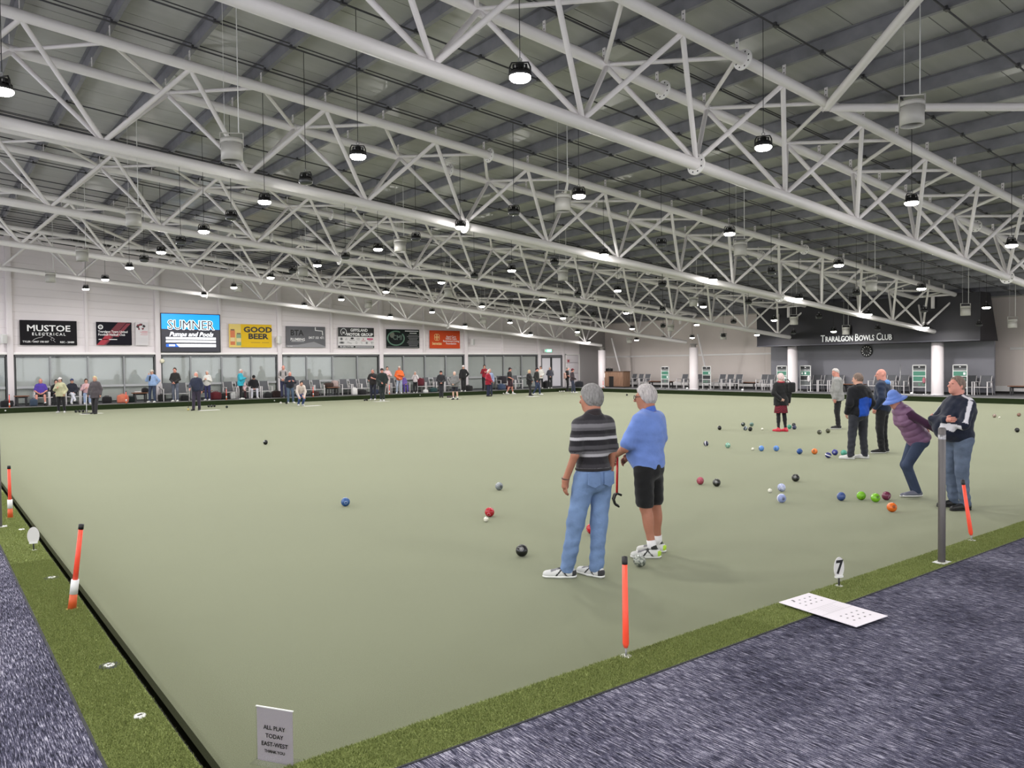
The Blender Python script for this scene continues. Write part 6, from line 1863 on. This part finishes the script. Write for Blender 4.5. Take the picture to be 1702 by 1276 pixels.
p = Person('person in a quilted mauve vest and blue bucket hat, bending forward', (10.2, 2.0, 0), 146, H=1.66, g=1.05, sex='f', gh=1.06, lean=33, pelvis=(0, -.12, .90), arms=(((.275, -.10, 1.13), (.245, -.20, .92), (-.2, -.6, -.8)), 'behind'), legs=(((.08, .10, .50), (.075, -.06, .12), 4), ((.08, .03, .49), (.08, -.12, .085), 4)), head=(6, 6),
           top=C('sleeve_plum', 64, 30, 60), hem=.95, top_off=.012, bottom=JEANS_D, leg_r=1.0, shoe=mat('shoe_grey', (96, 98, 112), .5), sole=SOLE_W, hair=HAIR['dark'], hstyle='short', hat='bucket', hatm=C('hat_blue', 104, 134, 208), h=H2, skin='pink')
pr = [('e', p.U(0, -.008, 1.26), np.array([.182, .140, .22]) * p.k, p.RU, .05), ('c', p.U(-.12, -.012, 1.39), p.U(.12, -.012, 1.39), .075, .075, .06), ('c', p.U(0, -.01, 1.42), p.U(0, -.005, 1.50), .09, .075, .05), ('e', p.U(0, .01, 1.02), np.array([.182, .155, .22]) * p.k, p.RU, .08), ('e', p.U(.07, .075, 1.27), np.array([.085, .075, .085]) * p.k, p.RU, .05), ('e', p.U(-.07, .075, 1.27), np.array([.085, .075, .085]) * p.k, p.RU, .05), ('e', p.U(0, -.01, .90), np.array([.182, .15, .14]) * p.k, p.RU, .06)]
la = math.radians(33); upv = np.array([0, math.sin(la), math.cos(la)]); zz0 = p.U(0, 0, .86)
pr += [('-', -upv, -float(np.dot(zz0, upv)))]
pr += [('f', lambda P: (np.abs(np.sin(((P - zz0.astype(F32)) @ upv.astype(F32)) * (PI / .085))) ** .5).astype(F32) * F32(-.010) + F32(.004))]
v, fc = surface_nets(pr, .0095)
VEST = mat('vest_mauve', (128, 92, 124), .5, vary=.12, vscale=9)
link('quilted_vest', np_mesh('vest', v, fc, VEST), None, p.root)
t = empty('score_card', world_of(p, p.arm[-1][2] + p.arm[-1][3] * .07), math.radians(-35), 'dark flat card held behind the back of the person in the mauve vest', 'card')
MB().bbox(-.02, .19, -.07, .07, -.006, .006, .004).build('card', mat('card_blue_grey', (66, 72, 92), .4), t)
MB().box(.02, .05, -.03, .03, .006, .012).build('clip', BLACK, t)

def raglan(s):
    S_, E_, W_, _ = s.arm[-1]
    S2, E2, W2, _ = s.arm[1]
    nk = s.U(-.075, .01, 1.46); nk2 = s.U(.075, .03, 1.46)
    def band(V, a, b, d0, lim, rad):
        ba = b - a; t = ((V - a) @ ba) / (ba @ ba)
        q = V - a - np.clip(t, 0, 1)[:, None] * ba; r = np.linalg.norm(q, axis=1)
        c = (q @ unit(d0)) / np.maximum(r, 1e-6)
        return (c > lim) & (r < rad) & (t > -.05) & (t < 1.05)
    def f(V):
        out = np.tile(colour((26, 32, 50)), (len(V), 1))
        m = band(V, nk, S_, s.RU @ np.array([-.35, -.05, 1.0]), .80, .11)
        m |= band(V, S_, E_, np.array([-.9, .42, .10]), .84, .13)
        m |= band(V, E_, E_ * .45 + W_ * .55, np.array([-.6, .45, -.65]), .72, .12)
        m |= band(V, nk2, S2, s.RU @ np.array([.2, .5, 1.0]), .86, .11)
        m |= band(V, S2, E2, np.array([.5, 1.0, .1]), .86, .12)
        out[m] = colour((222, 220, 226))
        return out
    return f
p = Person('large person in a navy polo with white shoulder panels and blue jeans, arms folded', (9.86, 1.22, 0), 148, H=1.765, g=1.42, gh=1.22, arms=('folded', 'folded'), legs=(((.11, .03, .5), (.11, -.02, .085), 6), ((.12, .02, .5), (.13, -.03, .085), 6)), head=(4, -9), skin='pink', belly=.07,
           top=NAVY, paint=raglan, sleeve='long', hem=.86, top_off=.016, bottom=JEANS_G, leg_r=1.12, shoe=SHOE_K, sole=SHOE_K, hair=HAIR['greybrown'], hstyle='short', h=.010, fold=.004, collar=C('collar_maroon', 48, 26, 40))
hp_ = world_of(p, (.10, -.26, .97))
t = empty('bowl_lifter', hp_, math.radians(150), 'black bowl lifter claw sticking out of the back pocket of the navy polo', 'stick')
b = MB()
b.tube([(0, 0, .0), (0, -.075, -.075)], .007, 8); b.build('shaft', BLACK, t)
b = MB(); b.tube([(0, -.08, -.08), (0, -.035, -.10), (0, -.01, -.15), (0, -.03, -.195), (0, -.09, -.19)], [.009, .011, .012, .012, .009], 8); b.build('claw', BLACK, t)
MB().tube([(0, .05, .02), (0, 0, 0)], .008, 8).build('grip', DARK, t)

# ---------------------------------------------------------------- people along the far bank and deck
TOC = 233      # facing the camera
def far(lab, pos, face, **kw):
    kw.setdefault('h', .018); kw.setdefault('shoe', SHOE_K)
    return Person(lab, pos, face, **kw)
SIT = dict(pelvis=(0, -.02, .54), legs=('sit', 'sit'))
SITW = dict(pelvis=(0, -.02, .54), legs=('sit_out', 'sit_out'))
def sit(lab, x, y, face, **kw):
    d = dict(SIT); d.update(kw)
    return far(lab, (x, y, DZ), face, **d)
sit('seated person in a purple shirt and shorts at the near end of the sponsor wall', 3.77, 40.28, 262, H=1.72, g=1.15, arms=('lap', 'lap'), top=C('purple', 82, 62, 160), sleeve='short', hem=.95, bottom=BLKT, kind='shorts', shoe=SHOE_K, sock=SOCK_W, skin='pink', hair=None, legs=('sit_out', 'sit_out'))
sit('seated dark haired person half hidden behind the cream hoodie', 4.42, 40.28, 268, H=1.62, sex='f', arms=('lap', 'lap'), top=BLK, hem=.95, bottom=BLKT, hair=HAIR['dark'], hstyle='bob')
far('person in a cream hoodie and white cap holding a dark bowl', (4.19, 37.1, 0), 240, H=1.62, g=1.1, sex='f', arms=('pocket', 'chest'), legs=('wide', 'stand'), top=C('cream_hoodie', 186, 184, 150), hem=.78, top_off=.03, bottom=BLKT, shoe=SHOE_W, hair=HAIR['brown'], hstyle='bob', hat='cap', hatm=C('cap_white', 214, 206, 204))
sit('seated person in a navy cap and white trousers with crossed legs', 5.10, 40.28, 262, H=1.66, sex='f', arms=('lap', 'lap'), top=C('dark_jacket', 34, 36, 48), hem=.95, top_off=.03, bottom=C('white_trouser', 206, 206, 216), shoe=SHOE_W, hair=HAIR['dark'], hstyle='short', hat='cap', hatm=C('cap_navy', 60, 68, 104), legs=(((.06, .42, .52), (-.04, .46, .12), 8), ((.02, .44, .58), (-.12, .52, .26), 8)))
sit('seated person in a pale pink top and light jeans beside the grey cardigan', 5.72, 40.28, 266, H=1.64, sex='f', arms=('lap', 'chest'), top=C('pale_pink', 206, 168, 172), hem=.95, bottom=JEANS_L, shoe=SHOE_W, hair=HAIR['brown'], hstyle='bob')
p = far('person in a dark grey cardigan with blond hair, leaning on a white pusher', (5.25, 34.95, 0), 236, H=1.68, g=1.12, sex='f', arms=('down', 'loose'), legs=('fore', 'stand'), top=C('cardigan', 78, 72, 76), hem=.70, top_off=.034, bottom=C('dark_trouser', 44, 42, 46), shoe=SHOE_K, hair=HAIR['blond'], hstyle='bob')
t = empty('ball_pusher', (4.92, 35.15, 0), 0, 'white ball pusher stick in the hand of the person in the grey cardigan', 'pusher')
MB().tube([(0, 0, .05), (.02, .02, .86)], .014, 8).build('rod', WHITE, t); MB().tube([(-.16, .1, .03), (.16, -.1, .03)], .022, 8).build('head', BLACK, t)
p = far('person in a pale blue jacket over black and a pale cap on the deck', (8.52, 39.1, DZ), 228, H=1.68, g=1.12, arms=('hip', 'face'), legs=('stand', 'wide'), top=C('jacket_pale_blue', 142, 168, 208), hem=.86, top_off=.03, bottom=JEANS_D, shoe=SHOE_W, hair=HAIR['grey'], hstyle='short', hat='cap', hatm=C('cap_pale', 196, 190, 180))
b = MB().sphere(tuple(p.U(.03, .10, 1.16)), 1, 12, 8, (.10, .06, .26)); p.add('tee_shirt', b, BLK)
t = empty('hoop_lifter', (8.85, 39.0, DZ), math.radians(20), 'thin dark hoop shaped bowl lifter beside the pale blue jacket', 'stick')
MB().tube([(0, 0, .02), (.12, 0, .15), (.17, 0, .40), (.12, 0, .62), (0, 0, .72)], .012, 6).build('hoop', BLACK, t); MB().tube([(0, 0, .72), (-.06, 0, .80)], .016, 6).build('grip', DARK, t)
far('person in a black jumper and grey jeans, hands clasped, below the LED screen', (9.68, 39.35, DZ), 236, H=1.78, g=1.0, arms=('clasp', 'clasp'), top=C('black_jumper', 40, 38, 38), hem=.88, bottom=DENIM('slate', (98, 104, 118)), shoe=SHOE_W, hair=HAIR['brown'], hstyle='short', skin='pink')
p = far('person in a navy jumper with a white beard, standing on the green with a stick', (9.35, 34.3, 0), 236, H=1.80, g=1.18, arms=('down', 'stick'), legs=('stand', 'fore'), top=C('navy_jumper', 40, 46, 66), hem=.82, top_off=.024, bottom=C('aubergine', 50, 44, 60), leg_r=1.1, shoe=SHOE_K, hair=HAIR['white'], hstyle='receding', skin='pink')
b = MB().sphere(tuple(p.hp(0, .065, -.09)), 1, 12, 8, (.062, .045, .055)); p.add('beard', b, HAIR['white'])
t = empty('bowl_lifter', (8.98, 34.35, 0), 0, 'black lifter stick with a yellow ball foot beside the navy jumper', 'stick')
MB().tube([(0, 0, .06), (.05, 0, .92)], .012, 8).build('rod', DARK, t); MB().sphere((0, 0, .05), .05, 12, 8).build('ball_foot', mat('yellow_ball', (206, 186, 110), .4), t)
far('person in a white jumper and navy trousers behind the navy jumper', (11.3, 39.35, DZ), 232, H=1.60, g=1.0, sex='f', arms=('chest', 'chest'), top=C('white_jumper', 214, 212, 206), hem=.82, top_off=.024, bottom=C('navy_trouser', 44, 46, 84), shoe=SHOE_W, hair=HAIR['white'], hstyle='bob')
far('person in a teal shirt and black trousers, turned to the right', (12.99, 39.15, DZ), 330, H=1.68, g=1.18, arms=('chest', 'chest'), top=C('teal', 44, 166, 190), hem=.74, top_off=.024, bottom=BLKT, shoe=SHOE_W, hair=HAIR['white'], hstyle='short', skin='pink', belly=.04)
sit('seated person in a pale top and dark maroon skirt beside the teal shirt', 13.42, 40.28, 262, H=1.58, sex='f', arms=('lap', 'lap'), lean=18, top=C('pale_rose', 212, 186, 190), hem=.95, bottom=C('dark_maroon', 52, 24, 32), hair=HAIR['brown'], hstyle='bob', skin='pale', head=(0, 20))
sit('seated person in a black sweater, black cap and white trousers', 14.08, 40.28, 262, H=1.70, g=1.1, arms=('lap', 'lap'), lean=10, top=BLK, hem=.95, top_off=.03, bottom=C('white_trouser', 206, 206, 216), shoe=SHOE_W, hair=HAIR['dark'], hstyle='short', hat='cap', hatm=BLK, legs=('sit', 'sit_out'), head=(-10, 25))
p = far('tall bald person in a pale grey shirt and dark vest beside the wall post', (15.43, 39.25, DZ), 240, H=1.86, g=1.08, arms=('clasp', 'clasp'), top=C('shirt_warm_grey', 158, 152, 150), hem=.84, bottom=C('indigo_trouser', 50, 52, 80), shoe=SHOE_K, hair=None, skin='pink')
b = MB()
for sx in (-1, 1): b.sphere(tuple(p.U(sx * .12, .03, 1.26)), 1, 10, 8, (.05, .115, .17))
p.add('vest', b, C('vest_dark', 52, 56, 60))
far('bald person in a black jumper with folded arms, standing on the green', (15.07, 37.4, 0), 265, H=1.74, g=1.22, arms=('crossed', 'crossed'), legs=('wide', 'stand'), top=C('jumper_black_navy', 30, 34, 46), hem=.80, top_off=.03, bottom=DENIM('blue_grey', (86, 102, 124)), shoe=SHOE_W, hair=HAIR['white'], hstyle='receding', skin='pink', belly=.05)
far('person in a cream jumper and blue jeans crouching to bowl', (14.44, 34.4, 0), 262, H=1.72, g=1.0, lean=38, pelvis=(0, -.22, .62), arms=('reach', 'reach'), legs=('crouch', 'crouch'), top=C('cream_jumper', 206, 194, 186), hem=.86, top_off=.026, bottom=DENIM('strong', (74, 92, 138)), shoe=SHOE_W, hair=HAIR['dark'], hstyle='short')
far('grey haired person in a black shirt, left of the pair in black', (20.0, 37.3, 0), 225, H=1.83, g=1.16, arms=('chest', 'hip'), top=C('shirt_black', 38, 34, 36), sleeve='short', hem=.80, top_off=.024, bottom=C('ink_trouser', 36, 38, 52), shoe=SHOE_W, hair=HAIR['grey'], hstyle='short', skin='pink')
far('person in a black jacket and dark cap, right of the pair in black', (19.85, 35.9, 0), 238, H=1.86, g=1.2, arms=('pocket', 'clasp'), legs=('close', 'close'), top=C('jacket_green_black', 32, 40, 40), hem=.78, top_off=.034, bottom=C('trouser_green_black', 34, 40, 42), shoe=SHOE_W, hair=HAIR['dark'], hstyle='short', hat='cap', hatm=C('cap_brown_black', 50, 38, 40), skin='pink')
far('person in a pale pink sweater and beige trousers leaning sideways', (22.07, 39.4, DZ), 250, H=1.72, sex='f', arms=('crossed', 'crossed'), legs=('close', 'wide'), top=C('sweater_pink', 208, 180, 182), hem=.86, bottom=C('beige_trouser', 190, 178, 174), shoe=SHOE_W, hair=HAIR['dark'], hstyle='short')
far('person in a bright orange hoodie and pale jeans', (22.83, 39.25, DZ), 240, H=1.72, g=1.08, arms=('crossed', 'clasp'), legs=('stand', 'wide'), top=C('orange_hoodie', 232, 108, 52), hem=.82, top_off=.03, bottom=DENIM('pale', (160, 170, 186)), shoe=SHOE_W, hair=HAIR['brown'], hstyle='short', hat='cap', hatm=C('cap_beige', 196, 180, 168), skin='pink')
sit('seated person in a violet dress right of the orange hoodie', 23.7, 40.28, 262, H=1.60, sex='f', arms=('lap', 'face'), top=C('violet_top', 122, 100, 176), hem=.95, bottom=C('violet_skirt', 100, 82, 168), shoe=SHOE_W, hair=HAIR['dark'], hstyle='long')
far('small person in a white top and black trousers raising both arms', (24.11, 39.5, DZ), 236, H=1.38, sex='f', arms=('face', 'face'), top=C('white_top', 216, 208, 210), hem=.84, top_off=.022, bottom=BLKT, shoe=SHOE_W, hair=HAIR['white'], hstyle='bob')
far('person in a black cap and charcoal jumper with hands clasped low', (24.46, 37.0, 0), 240, H=1.66, g=1.1, arms=('clasp', 'clasp'), legs=('close', 'close'), top=C('charcoal_jumper', 42, 42, 46), hem=.80, top_off=.028, bottom=C('charcoal_trouser2', 48, 48, 54), shoe=SHOE_K, hair=HAIR['dark'], hstyle='short', hat='cap', hatm=BLK, skin='pink')
far('bald person in a grey jumper and dark shorts with white socks', (23.42, 33.9, 0), 215, H=1.64, g=1.28, arms=('clasp', 'clasp'), legs=('wide', 'stand'), top=C('grey_jumper', 112, 112, 112), hem=.76, top_off=.028, bottom=C('shorts_dark', 36, 38, 48), kind='shorts', shoe=SHOE_K, sock=SOCK_W, hair=HAIR['white'], hstyle='receding', skin='pale', belly=.05)
far('person in a black jacket and white cap beside the last main post', (27.44, 38.98, DZ), 225, H=1.74, g=1.05, arms=('hip', 'down'), top=BLK, hem=.82, top_off=.026, bottom=BLKT, shoe=SHOE_W, hair=HAIR['grey'], hstyle='short', hat='cap', hatm=C('cap_white', 214, 206, 204))
far('person in a red top with long dark hair behind the red jacket', (29.5, 39.5, DZ), 240, H=1.76, sex='f', arms=('chest', 'face'), top=C('red_top', 150, 34, 50), hem=.84, bottom=BLKT, hair=HAIR['dark'], hstyle='long')
far('person in a deep red jacket with white hair, standing on the green', (27.29, 36.0, 0), 300, H=1.68, g=1.2, sex='f', arms=('clasp', 'clasp'), top=C('deep_red', 150, 24, 46), hem=.74, top_off=.036, bottom=C('navy_trouser2', 32, 38, 66), shoe=SHOE_K, hair=HAIR['white'], hstyle='bob', belly=.03)
far('white haired person in a pale blue shirt beside the red jacket', (28.35, 37.3, 0), 235, H=1.74, g=1.08, arms=('down', 'clasp'), top=C('pale_blue_shirt', 150, 162, 196), hem=.84, bottom=C('navy_trouser3', 40, 46, 66), shoe=SHOE_K, hair=HAIR['white'], hstyle='receding', skin='pink')
far('person in a black shirt, dark cap and shorts at the left of the corner group', (30.2, 37.6, 0), 300, H=1.80, g=1.12, arms=('down', 'clasp'), legs=('fore', 'back'), top=BLK, sleeve='short', hem=.80, top_off=.022, bottom=C('maroon_shorts', 58, 36, 46), kind='shorts', shoe=SHOE_W, sock=SOCK_W, hair=HAIR['dark'], hstyle='short', hat='cap', hatm=C('cap_dark', 46, 36, 40), skin='pink')
far('blonde person in black with bare hands clasped, front of the corner group', (29.2, 34.3, 0), 290, H=1.66, sex='f', g=1.1, arms=('clasp', 'clasp'), legs=('close', 'fore'), top=BLK, hem=.74, top_off=.028, bottom=BLKT, shoe=SHOE_K, sole=SOLE_W, hair=HAIR['blond'], hstyle='bob')
far('person in a dark jacket and brown cap stepping, right of the blonde person', (30.79, 35.5, 0), 300, H=1.78, g=1.08, arms=('down', 'pocket'), legs=('fore', 'back'), top=C('jacket_dark_olive', 38, 38, 38), hem=.80, top_off=.03, bottom=JEANS_D, shoe=SHOE_W, hair=HAIR['dark'], hstyle='short', hat='cap', hatm=C('cap_dark', 46, 36, 40), skin='pink')
far('person in a white hoodie in front of the pale double door', (34.43, 39.5, DZ), 240, H=1.62, sex='f', arms=('clasp', 'down'), top=C('white_hoodie', 220, 216, 210), hem=.76, top_off=.034, bottom=BLKT, shoe=SHOE_W, hair=HAIR['dark'], hstyle='short')
p = far('white haired person in a grey and white vest in front of the double door', (34.95, 39.1, DZ), 240, H=1.56, g=1.08, sex='f', arms=('clasp', 'clasp'), top=C('vest_sleeves', 60, 60, 70), hem=.80, top_off=.026, bottom=BLKT, shoe=SHOE_W, hair=HAIR['white'], hstyle='bob')
b = MB().sphere(tuple(p.U(0, .07, 1.2)), 1, 12, 8, (.10, .07, .19)); p.add('vest_front', b, C('vest_pale', 176, 176, 190))
far('person in a black tee shirt, left of the pair near the white door', (36.0, 38.4, 0), 330, H=1.80, g=1.0, arms=('down', 'clasp'), legs=('close', 'stand'), top=BLK, sleeve='short', hem=.82, bottom=BLKT, shoe=SHOE_K, hair=HAIR['grey'], hstyle='short', skin='pink')
t = empty('backpack', (35.72, 38.35, 1.15), math.radians(40), 'tan backpack worn by the person in the black tee shirt', 'bag')
MB().bbox(-.14, .14, -.09, .09, -.22, .2, .05).build('body', C('tan_pack', 176, 140, 128), t); MB().bbox(-.10, .10, -.13, -.08, -.18, 0, .02).build('pocket', C('tan_pack2', 160, 124, 114), t)
far('person in a maroon cap and charcoal jumper, right of the pair near the white door', (34.31, 36.0, 0), 320, H=1.68, g=1.14, arms=('clasp', 'clasp'), legs=('stand', 'fore'), top=C('jumper_maroon_black', 62, 50, 56), hem=.82, top_off=.028, bottom=C('slate_trouser', 52, 58, 78), shoe=SHOE_W, hair=HAIR['dark'], hstyle='short', hat='cap', hatm=C('cap_maroon', 120, 40, 58), skin='pink')
